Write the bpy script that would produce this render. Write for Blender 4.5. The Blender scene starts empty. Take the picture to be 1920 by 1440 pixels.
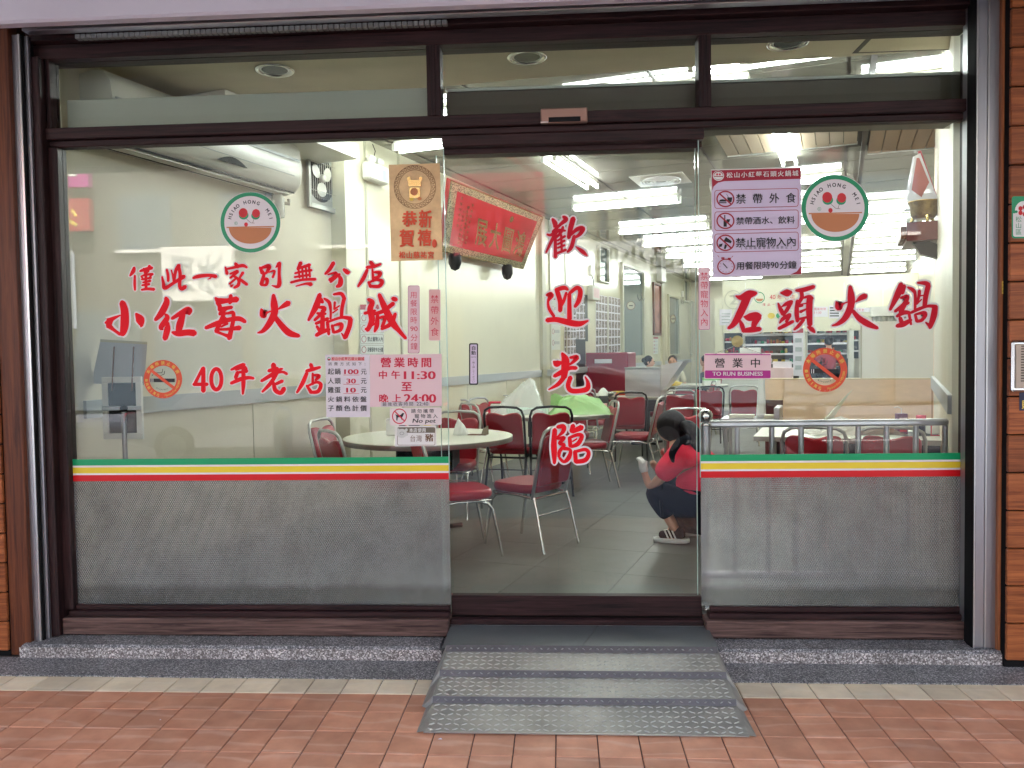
import bpy, bmesh, math, random
from mathutils import Vector, Matrix
random.seed(7)
R = math.radians
S = bpy.context.scene
COL = S.collection

# ------------------------------------------------------------------ camera
FPX, CAM_H, CAM_D = 1540.0, 1.55, 4.27
dv = Vector((92, -60, FPX)).normalized()
xv = Vector((.998, -.0125, -.0635)); xv = (xv - xv.dot(dv) * dv).normalized()
uv = -dv.cross(xv)
if uv.y > 0: uv = -uv
# rows are the world axes written in camera axes (right, down, forward)
def c2w(v): return Vector((xv.dot(v), dv.dot(v), uv.dot(v)))
CAMP = Vector((0, -CAM_D, CAM_H))
cam = bpy.data.cameras.new('camera'); camo = bpy.data.objects.new('camera', cam); COL.objects.link(camo)
right, down, fwd = c2w(Vector((1, 0, 0))), c2w(Vector((0, 1, 0))), c2w(Vector((0, 0, 1)))
m = Matrix((( right.x, -down.x, -fwd.x), (right.y, -down.y, -fwd.y), (right.z, -down.z, -fwd.z))).to_4x4()
m.translation = CAMP
camo.matrix_world = m
cam.sensor_width = 36; cam.lens = 36 * FPX / 1920
cam.clip_start = .02; cam.clip_end = 400
S.camera = camo

# ------------------------------------------------------------------ world, sun, exposure
SUN_EL, SUN_AZ = 56, 20           # the sun stands behind the shop's building
w = bpy.data.worlds.new('World'); S.world = w; w.use_nodes = True
nt = w.node_tree
sky = nt.nodes.new('ShaderNodeTexSky'); sky.sky_type = 'NISHITA'; sky.sun_disc = False
sky.sun_elevation = R(SUN_EL); sky.sun_rotation = R(SUN_AZ)
sky.air_density = 1.0; sky.dust_density = 8.0; sky.ozone_density = 1.2
bg = nt.nodes['Background']; bg.inputs['Strength'].default_value = .15
nt.links.new(sky.outputs[0], bg.inputs['Color'])
sl = bpy.data.lights.new('sun', 'SUN'); sl.energy = 3.0; sl.angle = R(.5); sl.color = (1, .95, .88)
so = bpy.data.objects.new('sun', sl); COL.objects.link(so)
sd = Vector((math.sin(R(SUN_AZ)) * math.cos(R(SUN_EL)), math.cos(R(SUN_AZ)) * math.cos(R(SUN_EL)), math.sin(R(SUN_EL))))
so.rotation_euler = sd.to_track_quat('Z', 'Y').to_euler(); so.location = (0, 0, 30)
S.view_settings.view_transform = 'Standard'; S.view_settings.look = 'None'
S.view_settings.exposure = EXPOSURE = 3.6; S.view_settings.gamma = 1
TUBE = 3.8
S.render.engine = 'CYCLES'
cy = S.cycles
cy.max_bounces = 10; cy.diffuse_bounces = 4; cy.glossy_bounces = 5; cy.transmission_bounces = 8; cy.transparent_max_bounces = 24
cy.caustics_reflective = False; cy.caustics_refractive = True
cy.sample_clamp_indirect = 6.0; cy.use_denoising = True
cy.blur_glossy = .5

# ------------------------------------------------------------------ frames and measuring
A = R(18.3)
U = Vector((math.cos(A), -math.sin(A), 0)); V = Vector((math.sin(A), math.cos(A), 0)); ZUP = Vector((0, 0, 1))
FL = .15                          # shop floor height
def W(u, v, z): return U * u + V * v + ZUP * z
def ray(px, py): return c2w(Vector((px - 960, py - 720, FPX)))
def atY(px, py, Y): q = ray(px, py); return CAMP + q * ((Y - CAMP.y) / q.y)
def atZ(px, py, Z): q = ray(px, py); return CAMP + q * ((Z - CAMP.z) / q.z)
def atu(px, py, u): q = ray(px, py); return CAMP + q * ((u - CAMP.dot(U)) / q.dot(U))
def atv(px, py, v): q = ray(px, py); return CAMP + q * ((v - CAMP.dot(V)) / q.dot(V))

# ------------------------------------------------------------------ materials
def mat(name, col, rough=.5, metal=0., bump=0., bscale=40., var=0., vscale=6., spec=.5, coat=0., stretch=(1, 1, 1), rnd=0., trans=0., ior=1.45):
    m = bpy.data.materials.new(name); m.use_nodes = True
    nt = m.node_tree; N = nt.nodes; L = nt.links
    b = N['Principled BSDF']
    b.inputs['Roughness'].default_value = rough; b.inputs['Metallic'].default_value = metal
    b.inputs['Specular IOR Level'].default_value = spec; b.inputs['Coat Weight'].default_value = coat
    b.inputs['Transmission Weight'].default_value = trans; b.inputs['IOR'].default_value = ior
    c = (*col, 1)
    b.inputs['Base Color'].default_value = c
    if var or bump or rnd:
        tc = N.new('ShaderNodeTexCoord'); mp = N.new('ShaderNodeMapping'); mp.inputs['Scale'].default_value = stretch
        L.new(tc.outputs['Object'], mp.inputs[0])
    if var or rnd:
        no = N.new('ShaderNodeTexNoise'); no.inputs['Scale'].default_value = vscale; no.inputs['Detail'].default_value = 6; no.inputs['Roughness'].default_value = .65
        L.new(mp.outputs[0], no.inputs['Vector'])
        cr = N.new('ShaderNodeValToRGB')
        cr.color_ramp.elements[0].position = .3; cr.color_ramp.elements[1].position = .7
        k0, k1 = 1 - var, 1 + var
        cr.color_ramp.elements[0].color = (col[0] * k0, col[1] * k0, col[2] * k0, 1)
        cr.color_ramp.elements[1].color = (min(1, col[0] * k1), min(1, col[1] * k1), min(1, col[2] * k1), 1)
        L.new(no.outputs[0], cr.inputs[0]); out = cr.outputs[0]
        if rnd:
            oi = N.new('ShaderNodeObjectInfo'); hs = N.new('ShaderNodeHueSaturation')
            mr = N.new('ShaderNodeMapRange'); mr.inputs[3].default_value = 1 - rnd; mr.inputs[4].default_value = 1 + rnd
            L.new(oi.outputs['Random'], mr.inputs[0]); L.new(mr.outputs[0], hs.inputs['Value']); L.new(out, hs.inputs['Color']); out = hs.outputs[0]
            ad = N.new('ShaderNodeVectorMath'); ad.operation = 'ADD'
            sc = N.new('ShaderNodeMath'); sc.operation = 'MULTIPLY'; sc.inputs[1].default_value = 37.
            L.new(oi.outputs['Random'], sc.inputs[0]); L.new(mp.outputs[0], ad.inputs[0]); L.new(sc.outputs[0], ad.inputs[1]); L.new(ad.outputs[0], no.inputs['Vector'])
        L.new(out, b.inputs['Base Color'])
    if bump:
        nb = N.new('ShaderNodeTexNoise'); nb.inputs['Scale'].default_value = bscale; nb.inputs['Detail'].default_value = 4
        L.new(mp.outputs[0], nb.inputs['Vector'])
        bp = N.new('ShaderNodeBump'); bp.inputs['Strength'].default_value = bump; bp.inputs['Distance'].default_value = .01
        L.new(nb.outputs[0], bp.inputs['Height']); L.new(bp.outputs[0], b.inputs['Normal'])
    return m
def emat(name, col, s):
    m = bpy.data.materials.new(name); m.use_nodes = True; nt = m.node_tree
    b = nt.nodes['Principled BSDF']; b.inputs['Base Color'].default_value = (.8, .8, .8, 1)
    b.inputs['Emission Color'].default_value = (*col, 1); b.inputs['Emission Strength'].default_value = s
    return m
def wood(name, c0, c1, axis, rough=.35, scale=1., bump=.15, rnd=0.):
    m = bpy.data.materials.new(name); m.use_nodes = True; nt = m.node_tree; N = nt.nodes; L = nt.links
    b = N['Principled BSDF']; b.inputs['Roughness'].default_value = rough + .08; b.inputs['Specular IOR Level'].default_value = .28
    tc = N.new('ShaderNodeTexCoord'); mp = N.new('ShaderNodeMapping')
    s = [26 * scale] * 3; s[axis] = 1.1 * scale; mp.inputs['Scale'].default_value = s
    L.new(tc.outputs['Object'], mp.inputs[0])
    oi = N.new('ShaderNodeObjectInfo'); sc = N.new('ShaderNodeMath'); sc.operation = 'MULTIPLY'; sc.inputs[1].default_value = 61.
    ad = N.new('ShaderNodeVectorMath'); L.new(oi.outputs['Random'], sc.inputs[0]); L.new(mp.outputs[0], ad.inputs[0]); L.new(sc.outputs[0], ad.inputs[1])
    n = N.new('ShaderNodeTexNoise'); n.inputs['Scale'].default_value = 2.2; n.inputs['Detail'].default_value = 8; n.inputs['Roughness'].default_value = .7; n.inputs['Distortion'].default_value = .6
    L.new(ad.outputs[0], n.inputs['Vector'])
    cr = N.new('ShaderNodeValToRGB'); cr.color_ramp.elements[0].position = .36; cr.color_ramp.elements[1].position = .66
    cr.color_ramp.elements[0].color = (*c0, 1); cr.color_ramp.elements[1].color = (*c1, 1)
    L.new(n.outputs[0], cr.inputs[0]); out = cr.outputs[0]
    if rnd:
        hs = N.new('ShaderNodeHueSaturation'); mr = N.new('ShaderNodeMapRange'); mr.inputs[3].default_value = 1 - rnd; mr.inputs[4].default_value = 1 + rnd
        L.new(oi.outputs['Random'], mr.inputs[0]); L.new(mr.outputs[0], hs.inputs['Value']); L.new(out, hs.inputs['Color']); out = hs.outputs[0]
    L.new(out, b.inputs['Base Color'])
    bp = N.new('ShaderNodeBump'); bp.inputs['Strength'].default_value = bump; bp.inputs['Distance'].default_value = .004
    L.new(n.outputs[0], bp.inputs['Height']); L.new(bp.outputs[0], b.inputs['Normal'])
    return m
def glassmat(name, tint, ior=1.38, gl=1.0):
    m = bpy.data.materials.new(name); m.use_nodes = True; nt = m.node_tree; N = nt.nodes; L = nt.links
    N.remove(N['Principled BSDF']); o = N['Material Output']
    t = N.new('ShaderNodeBsdfTransparent'); t.inputs[0].default_value = (*tint, 1)
    g = N.new('ShaderNodeBsdfGlossy'); g.inputs['Roughness'].default_value = 0; g.inputs['Color'].default_value = (gl, gl, gl, 1)
    f = N.new('ShaderNodeFresnel'); f.inputs[0].default_value = ior
    mx = N.new('ShaderNodeMixShader'); L.new(f.outputs[0], mx.inputs[0]); L.new(t.outputs[0], mx.inputs[1]); L.new(g.outputs[0], mx.inputs[2]); L.new(mx.outputs[0], o.inputs[0])
    return m

def film(name, col, alpha, rough=.25):
    m = mat(name, col, rough); m.node_tree.nodes['Principled BSDF'].inputs['Alpha'].default_value = alpha
    return m

M = {}
M['frame_h'] = wood('brown_frame_h', (.006, .0025, .0025), (.050, .019, .018), 0, .38)
M['frame_v'] = wood('brown_frame_v', (.006, .0025, .0025), (.046, .018, .017), 2, .38)
M['sill'] = wood('sill_brown', (.035, .016, .013), (.20, .115, .09), 0, .45)
M['black'] = mat('black', (.004, .004, .0045), .5, spec=.2)
M['rubber'] = mat('dark_rubber', (.006, .0055, .0055), .8, spec=.2)
M['steel'] = mat('brushed_steel', (.37, .365, .385), .36, .9, var=.10, vscale=8, stretch=(1, 1, .06), bump=.05, bscale=60)
M['steel2'] = mat('brushed_steel_h', (.56, .55, .58), .32, .9, var=.12, vscale=10, stretch=(.06, 1, 1))
M['chrome'] = mat('chrome_tube', (.68, .68, .66), .16, 1.)
M['greyframe'] = mat('grey_tube', (.42, .42, .40), .30, .9)
M['darkframe'] = mat('dark_tube', (.022, .022, .024), .3, .6)
M['alu'] = mat('alu_edge', (.6, .6, .58), .3, .9)
M['shutterbox'] = mat('shutter_cover_paint', (.68, .63, .68), .45, var=.05, vscale=1.5)
M['board'] = wood('orange_board', (.16, .040, .012), (.42, .13, .040), 0, .34, .8, rnd=.22)
M['boardv'] = wood('orange_post', (.20, .060, .020), (.42, .15, .055), 2, .36, .8)
M['boardl'] = wood('dark_board', (.06, .018, .009), (.19, .058, .022), 2, .34, .7)
M['glass'] = glassmat('window_glass', (.965, .985, .97))
M['glassedge'] = mat('glass_edge', (.45, .62, .56), .12, coat=.5)
M['white'] = mat('white_vinyl', (.80, .76, .76), .42)
M['whitepaint'] = mat('white_paint', (.78, .78, .75), .5)
M['red'] = mat('red_vinyl', (.84, .002, .014), .5, spec=.25)
M['crimson'] = mat('crimson_vinyl', (.62, .002, .022), .5, spec=.25)
M['green'] = mat('green_vinyl', (.004, .36, .13), .35)
M['greenlogo'] = mat('green_logo', (.003, .30, .12), .35)
M['yellow'] = mat('yellow_vinyl', (.86, .66, .035), .35)
M['stripered'] = mat('red_stripe', (.68, .004, .008), .35)
M['pinkpaper'] = mat('pink_paper', (.80, .60, .63), .6)
M['pinkpaper2'] = mat('salmon_paper', (.78, .47, .45), .6)
M['lilac'] = mat('lilac_paper', (.68, .60, .76), .55)
M['whitepaper'] = mat('white_paper', (.74, .70, .76), .55)
M['greypaper'] = mat('grey_paper', (.62, .64, .60), .6)
M['ink'] = mat('black_ink', (.012, .012, .014), .55)
M['darkred'] = mat('maroon_print', (.36, .008, .03), .5)
M['redprint'] = mat('red_print', (.62, .015, .055), .5)
M['magenta'] = mat('magenta_print', (.42, .012, .24), .45)
M['orange'] = mat('orange_red_print', (.72, .075, .020), .4)
M['gold'] = mat('gold_foil', (.52, .38, .20), .36, .6, var=.2, vscale=9)
M['goldtext'] = mat('gold_lettering', (.66, .50, .20), .22, .9)
M['bronzeprint'] = mat('bronze_print', (.16, .08, .03), .5)
M['bowl'] = mat('bowl_orange', (.55, .20, .07), .4)
M['berry'] = mat('berry_red', (.62, .008, .02), .4)
M['yellowprint'] = mat('yellow_print', (.80, .60, .10), .5)
M['wall'] = mat('cream_panel', (.72, .69, .53), .22, var=.03, vscale=2.)
M['wallsatin'] = mat('cream_wall', (.70, .65, .53), .45, var=.04, vscale=2.)
M['walltrim'] = mat('cream_trim', (.50, .48, .36), .4)
M['rail'] = mat('grey_rail', (.42, .44, .45), .4)
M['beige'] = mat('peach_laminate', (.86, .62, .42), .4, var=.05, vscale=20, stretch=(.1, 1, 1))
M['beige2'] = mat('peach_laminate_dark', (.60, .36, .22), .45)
M['soffit'] = mat('soffit_paint', (.62, .56, .43), .6, var=.06, vscale=3)
M['ceil'] = mat('ceiling_panel', (.27, .26, .22), .06, rnd=.08, spec=.4)
M['ceilgap'] = mat('ceiling_gap', (.10, .09, .08), .6)
M['ceilwood'] = mat('ceiling_wood_slat', (.42, .26, .15), .4, rnd=.08)
M['ceilwoodpale'] = mat('ceiling_wood_slat_pale', (.44, .34, .24), .4, rnd=.08)
M['floor'] = mat('grey_floor_tile', (.115, .120, .112), .34, var=.18, vscale=3, bump=.06, bscale=60, rnd=.10)
M['floorgap'] = mat('floor_gap', (.03, .03, .03), .8)
M['redleather'] = mat('maroon_vinyl', (.30, .008, .018), .34, bump=.1, bscale=90)
M['redleather2'] = mat('red_vinyl_seat', (.46, .018, .028), .34, bump=.1, bscale=90)
M['tabletop'] = mat('table_laminate', (.70, .69, .60), .3, var=.02, vscale=60)
M['tableband'] = mat('table_edge', (.34, .34, .30), .35, .3)
M['skin'] = mat('skin', (.62, .34, .24), .5)
M['hair'] = mat('hair', (.008, .006, .008), .55, bump=.6, bscale=60, spec=.2, stretch=(1, 1, .25))
M['shirt'] = mat('red_shirt', (.86, .030, .085), .75, bump=1., bscale=9, stretch=(1, 1, 2.2))
M['navy'] = mat('navy_cloth', (.007, .008, .014), .9, bump=.5, bscale=14, spec=.15)
M['sole'] = mat('white_sole', (.78, .78, .78), .6)
M['asphalt'] = mat('asphalt', (.055, .055, .06), .8, var=.2, vscale=30)
M['paver'] = mat('grey_paver', (.13, .14, .17), .8, var=.1, vscale=8, rnd=.08)
M['tube'] = emat('tube_glow', (.93, 1.0, .97), TUBE)
M['acwhite'] = mat('ac_white', (.70, .69, .64), .3)
M['concrete'] = mat('pale_render', (.50, .47, .42), .8, var=.08, vscale=1)

# frosted, embossed lower glass
def frosted():
    m = bpy.data.materials.new('embossed_frosted_glass'); m.use_nodes = True; nt = m.node_tree; N = nt.nodes; L = nt.links
    b = N['Principled BSDF']; b.inputs['Transmission Weight'].default_value = .86; b.inputs['Roughness'].default_value = .14; b.inputs['IOR'].default_value = 1.28
    b.inputs['Base Color'].default_value = (.93, .94, .91, 1)
    tc = N.new('ShaderNodeTexCoord'); mp = N.new('ShaderNodeMapping'); mp.inputs['Scale'].default_value = (1, 0, 1)
    L.new(tc.outputs['Object'], mp.inputs[0])
    sx = N.new('ShaderNodeSeparateXYZ'); L.new(mp.outputs[0], sx.inputs[0])
    def mth(op, a, bb=None):
        n = N.new('ShaderNodeMath'); n.operation = op
        for i, q in enumerate((a, bb)):
            if q is None: continue
            if hasattr(q, 'links'): L.new(q, n.inputs[i])
            else: n.inputs[i].default_value = q
        return n.outputs[0]
    k = math.pi / .0120
    a1 = mth('SINE', mth('MULTIPLY', mth('ADD', sx.outputs['X'], mth('MULTIPLY', sx.outputs['Z'], .58)), k))
    a2 = mth('SINE', mth('MULTIPLY', mth('SUBTRACT', sx.outputs['X'], mth('MULTIPLY', sx.outputs['Z'], .58)), k))
    h = mth('MULTIPLY', mth('ABSOLUTE', a1), mth('ABSOLUTE', a2))
    bp = N.new('ShaderNodeBump'); bp.inputs['Strength'].default_value = .9; bp.inputs['Distance'].default_value = .0043
    L.new(h, bp.inputs['Height']); L.new(bp.outputs[0], b.inputs['Normal'])
    # water marks and grime: rougher, greyer patches, more of it along the bottom edge
    nz = N.new('ShaderNodeTexNoise'); nz.inputs['Scale'].default_value = 5; nz.inputs['Detail'].default_value = 7; nz.inputs['Roughness'].default_value = .7; L.new(tc.outputs['Object'], nz.inputs['Vector'])
    mr = N.new('ShaderNodeMapRange'); mr.inputs[1].default_value = .34; mr.inputs[2].default_value = .30; mr.inputs[3].default_value = 0; mr.inputs[4].default_value = .5; L.new(sx.outputs['Z'], mr.inputs[0])
    g = mth('ADD', nz.outputs[0], mr.outputs[0])
    cr = N.new('ShaderNodeValToRGB'); cr.color_ramp.elements[0].position = .45; cr.color_ramp.elements[0].color = (.95, .96, .93, 1); cr.color_ramp.elements[1].position = 1.1; cr.color_ramp.elements[1].color = (.58, .58, .54, 1); L.new(g, cr.inputs[0]); L.new(cr.outputs[0], b.inputs['Base Color'])
    r2 = N.new('ShaderNodeMapRange'); r2.inputs[1].default_value = .35; r2.inputs[2].default_value = .75; r2.inputs[3].default_value = .04; r2.inputs[4].default_value = .13; L.new(nz.outputs[0], r2.inputs[0]); L.new(r2.outputs[0], b.inputs['Roughness'])
    return m
M['frosted'] = frosted()

def granite(name, lo, hi, sc=260):
    m = bpy.data.materials.new(name); m.use_nodes = True; nt = m.node_tree; N = nt.nodes; L = nt.links
    b = N['Principled BSDF']; b.inputs['Roughness'].default_value = .55
    tc = N.new('ShaderNodeTexCoord'); v = N.new('ShaderNodeTexVoronoi'); v.inputs['Scale'].default_value = sc
    L.new(tc.outputs['Object'], v.inputs['Vector'])
    sp = N.new('ShaderNodeSeparateColor'); L.new(v.outputs['Color'], sp.inputs[0])
    cr = N.new('ShaderNodeValToRGB'); e = cr.color_ramp.elements
    e[0].position = 0; e[0].color = (*lo, 1); e[1].position = 1; e[1].color = (*hi, 1)
    x = e.new(.55); x.color = tuple(.55 * l + .25 * h for l, h in zip(lo, hi)) + (1,)
    x = e.new(.8); x.color = tuple(.3 * l + .6 * h for l, h in zip(lo, hi)) + (1,)
    n2 = N.new('ShaderNodeTexNoise'); n2.inputs['Scale'].default_value = 3; L.new(tc.outputs['Object'], n2.inputs['Vector'])
    hs = N.new('ShaderNodeHueSaturation'); mr = N.new('ShaderNodeMapRange'); mr.inputs[1].default_value = .3; mr.inputs[2].default_value = .7; mr.inputs[3].default_value = .8; mr.inputs[4].default_value = 1.2
    L.new(n2.outputs[0], mr.inputs[0]); L.new(mr.outputs[0], hs.inputs['Value'])
    L.new(sp.outputs[0], cr.inputs[0]); L.new(cr.outputs[0], hs.inputs['Color']); L.new(hs.outputs[0], b.inputs['Base Color'])
    bp = N.new('ShaderNodeBump'); bp.inputs['Strength'].default_value = .5; bp.inputs['Distance'].default_value = .002
    L.new(sp.outputs[0], bp.inputs['Height']); L.new(bp.outputs[0], b.inputs['Normal'])
    return m
M['granite'] = granite('dark_terrazzo', (.05, .046, .044), (.56, .52, .48), 190)
M['granite2'] = granite('pale_terrazzo', (.10, .075, .065), (.82, .75, .68), 160)

def tilemat(name, c0, c1, line):
    m = bpy.data.materials.new(name); m.use_nodes = True; nt = m.node_tree; N = nt.nodes; L = nt.links
    b = N['Principled BSDF']; b.inputs['Roughness'].default_value = .52
    tc = N.new('ShaderNodeTexCoord'); oi = N.new('ShaderNodeObjectInfo')
    sc = N.new('ShaderNodeMath'); sc.operation = 'MULTIPLY'; sc.inputs[1].default_value = 90.
    ad = N.new('ShaderNodeVectorMath'); L.new(oi.outputs['Random'], sc.inputs[0]); L.new(tc.outputs['Object'], ad.inputs[0]); L.new(sc.outputs[0], ad.inputs[1])
    mp = N.new('ShaderNodeMapping'); mp.inputs['Scale'].default_value = (.35, 1, 1); mp.inputs['Rotation'].default_value = (0, 0, .12); L.new(ad.outputs[0], mp.inputs[0])
    wv = N.new('ShaderNodeTexWave'); wv.bands_direction = 'Y'; wv.inputs['Scale'].default_value = 2.3; wv.inputs['Distortion'].default_value = 7; wv.inputs['Detail'].default_value = 3; wv.inputs['Detail Scale'].default_value = 1.6
    L.new(mp.outputs[0], wv.inputs['Vector'])
    r1 = N.new('ShaderNodeValToRGB'); r1.color_ramp.elements[0].position = .90; r1.color_ramp.elements[0].color = (0, 0, 0, 1); r1.color_ramp.elements[1].position = 1.
    L.new(wv.outputs[1], r1.inputs[0])
    n = N.new('ShaderNodeTexNoise'); n.inputs['Scale'].default_value = 9; n.inputs['Detail'].default_value = 6; L.new(ad.outputs[0], n.inputs['Vector'])
    cr = N.new('ShaderNodeValToRGB'); cr.color_ramp.elements[0].position = .3; cr.color_ramp.elements[1].position = .7
    cr.color_ramp.elements[0].color = (*c0, 1); cr.color_ramp.elements[1].color = (*c1, 1); L.new(n.outputs[0], cr.inputs[0])
    hs = N.new('ShaderNodeHueSaturation'); mr = N.new('ShaderNodeMapRange'); mr.inputs[3].default_value = .84; mr.inputs[4].default_value = 1.14
    L.new(oi.outputs['Random'], mr.inputs[0]); L.new(mr.outputs[0], hs.inputs['Value']); L.new(cr.outputs[0], hs.inputs['Color'])
    mx = N.new('ShaderNodeMix'); mx.data_type = 'RGBA'; mul = N.new('ShaderNodeMath'); mul.operation = 'MULTIPLY'; mul.inputs[1].default_value = .26
    L.new(r1.outputs[0], mul.inputs[0]); L.new(mul.outputs[0], mx.inputs[0]); L.new(hs.outputs[0], mx.inputs[6]); mx.inputs[7].default_value = (*line, 1)
    ge = N.new('ShaderNodeNewGeometry'); gn = N.new('ShaderNodeTexNoise'); gn.inputs['Scale'].default_value = 2.2; gn.inputs['Detail'].default_value = 8; gn.inputs['Roughness'].default_value = .7; L.new(ge.outputs['Position'], gn.inputs['Vector'])
    gr = N.new('ShaderNodeMapRange'); gr.inputs[1].default_value = .3; gr.inputs[2].default_value = .65; gr.inputs[3].default_value = .74; gr.inputs[4].default_value = 1.04; L.new(gn.outputs[0], gr.inputs[0])
    h2 = N.new('ShaderNodeHueSaturation'); L.new(gr.outputs[0], h2.inputs['Value']); L.new(mx.outputs[2], h2.inputs['Color']); L.new(h2.outputs[0], b.inputs['Base Color'])
    bp = N.new('ShaderNodeBump'); bp.inputs['Strength'].default_value = .16; bp.inputs['Distance'].default_value = .006
    L.new(wv.outputs[1], bp.inputs['Height']); L.new(bp.outputs[0], b.inputs['Normal'])
    return m
M['redtile'] = tilemat('terracotta_tile', (.54, .215, .108), (.70, .315, .17), (.84, .56, .40))
M['creamtile'] = tilemat('cream_tile', (.78, .61, .38), (.88, .71, .47), (.92, .80, .60))
M['grout'] = mat('grout', (.10, .07, .06), .9)
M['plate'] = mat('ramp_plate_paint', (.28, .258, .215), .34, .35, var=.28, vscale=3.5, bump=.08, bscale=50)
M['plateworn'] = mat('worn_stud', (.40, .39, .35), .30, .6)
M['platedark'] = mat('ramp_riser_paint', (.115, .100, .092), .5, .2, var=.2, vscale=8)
# ------------------------------------------------------------------ mesh helpers
class MB:
    def __init__(s): s.v = []; s.f = []; s.sm = []
    def add(s, vs, fs, smooth=False):
        o = len(s.v); s.v += [tuple(v) for v in vs]; s.f += [[i + o for i in f] for f in fs]; s.sm += [smooth] * len(fs); return s
    def box(s, x0, y0, z0, x1, y1, z1, mtx=None):
        vs = [Vector(p) for p in ((x0, y0, z0), (x1, y0, z0), (x1, y1, z0), (x0, y1, z0), (x0, y0, z1), (x1, y0, z1), (x1, y1, z1), (x0, y1, z1))]
        if mtx: vs = [mtx @ v for v in vs]
        return s.add(vs, [(0, 3, 2, 1), (4, 5, 6, 7), (0, 1, 5, 4), (1, 2, 6, 5), (2, 3, 7, 6), (3, 0, 4, 7)])
    def bbox(s, x0, y0, z0, x1, y1, z1, b=.004):   # box with chamfered edges
        if x0 > x1: x0, x1 = x1, x0
        if y0 > y1: y0, y1 = y1, y0
        if z0 > z1: z0, z1 = z1, z0
        b = min(b, (x1 - x0) * .45, (y1 - y0) * .45, (z1 - z0) * .45)
        bm = bmesh.new(); bmesh.ops.create_cube(bm, size=1)
        for v in bm.verts: v.co = Vector(((x0 + x1) / 2 + v.co.x * (x1 - x0), (y0 + y1) / 2 + v.co.y * (y1 - y0), (z0 + z1) / 2 + v.co.z * (z1 - z0)))
        bmesh.ops.bevel(bm, geom=bm.edges[:], offset=b, segments=1, affect='EDGES')
        bm.verts.index_update(); s.add([v.co.copy() for v in bm.verts], [[v.index for v in f.verts] for f in bm.faces]); bm.free(); return s
    def prism(s, pts, d, both=True):               # pts: 3D polygon, d: extrusion vector
        n = len(pts); pts = [Vector(p) for p in pts]; d = Vector(d)
        nrm = Vector((0, 0, 0))
        for i in range(n): nrm += pts[i].cross(pts[(i + 1) % n])
        if nrm.dot(d) > 0: pts = pts[::-1]
        vs = pts + [p + d for p in pts]
        fs = [list(range(n)), list(range(2 * n - 1, n - 1, -1))] + [(i, n + i, n + (i + 1) % n, (i + 1) % n)[::1] for i in range(n)]
        return s.add(vs, [fs[0], fs[1]] + [list(f) for f in fs[2:]])
    def tube(s, path, r, seg=8, caps=True, closed=False):
        P = [Vector(p) for p in path]; n = len(P); rs = r if isinstance(r, (list, tuple)) else [r] * n
        rings = []; up = None
        for i, p in enumerate(P):
            a = P[(i - 1) % n] if (closed or i > 0) else p; b = P[(i + 1) % n] if (closed or i < n - 1) else p
            t = (b - a).normalized()
            if up is None: up = Vector((0, 0, 1)) if abs(t.z) < .9 else Vector((1, 0, 0))
            x = t.cross(up).normalized(); up = x.cross(t).normalized()
            rings.append([p + (x * math.cos(2 * math.pi * k / seg) + up * math.sin(2 * math.pi * k / seg)) * rs[i] for k in range(seg)])
        vs = [v for rg in rings for v in rg]; fs = []
        for i in range(n if closed else n - 1):
            j = (i + 1) % n
            for k in range(seg): fs.append((i * seg + k, i * seg + (k + 1) % seg, j * seg + (k + 1) % seg, j * seg + k))
        s.add(vs, fs, True)
        if caps and not closed: s.add(rings[0], [list(range(seg))[::-1]]); s.add(rings[-1], [list(range(seg))])
        return s
    def lathe(s, prof, c=(0, 0, 0), seg=24, axis=2, caps=True, smooth=True):   # prof: (r, h)
        c = Vector(c); rings = []
        for r, h in prof:
            rg = []
            for k in range(seg):
                a = 2 * math.pi * k / seg; p = [0, 0, 0]
                p[axis] = h; p[(axis + 1) % 3] = r * math.cos(a); p[(axis + 2) % 3] = r * math.sin(a); rg.append(c + Vector(p))
            rings.append(rg)
        fs = []
        for i in range(len(prof) - 1):
            for k in range(seg): fs.append((i * seg + k, i * seg + (k + 1) % seg, (i + 1) * seg + (k + 1) % seg, (i + 1) * seg + k))
        s.add([v for r_ in rings for v in r_], fs, smooth)
        if caps: s.add(rings[0], [list(range(seg))[::-1]]); s.add(rings[-1], [list(range(seg))])
        return s
    def ball(s, c, r, seg=12, sq=(1, 1, 1)):
        c = Vector(c); rings = []
        n = seg // 2
        vs = []; fs = []
        for i in range(n + 1):
            t = math.pi * i / n
            for k in range(seg):
                a = 2 * math.pi * k / seg; vs.append(c + Vector((r * sq[0] * math.sin(t) * math.cos(a), r * sq[1] * math.sin(t) * math.sin(a), r * sq[2] * math.cos(t))))
        for i in range(n):
            for k in range(seg): fs.append((i * seg + k, (i + 1) * seg + k, (i + 1) * seg + (k + 1) % seg, i * seg + (k + 1) % seg))
        return s.add(vs, fs, True)
    def cushion(s, pts2, place, t, inset=.012):    # rounded slab: 2D outline, place(x, y, h)->3D
        n = len(pts2); cx = sum(p[0] for p in pts2) / n; cyy = sum(p[1] for p in pts2) / n
        def ins(d):
            out = []
            for i in range(n):
                a, p, b = pts2[i - 1], pts2[i], pts2[(i + 1) % n]
                tx, ty = b[0] - a[0], b[1] - a[1]; l = math.hypot(tx, ty) or 1
                out.append((p[0] - ty / l * d, p[1] + tx / l * d))
            return out
        lay = [(inset, 0), (inset * .3, t * .15), (0, t * .4), (0, t * .6), (inset * .3, t * .85), (inset, t)]
        vs = []; fs = []
        for d, h in lay: vs += [place(x, y, h) for x, y in ins(d)]
        for i in range(len(lay) - 1):
            for k in range(n): fs.append((i * n + k, i * n + (k + 1) % n, (i + 1) * n + (k + 1) % n, (i + 1) * n + k))
        s.add(vs, fs, True)
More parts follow.
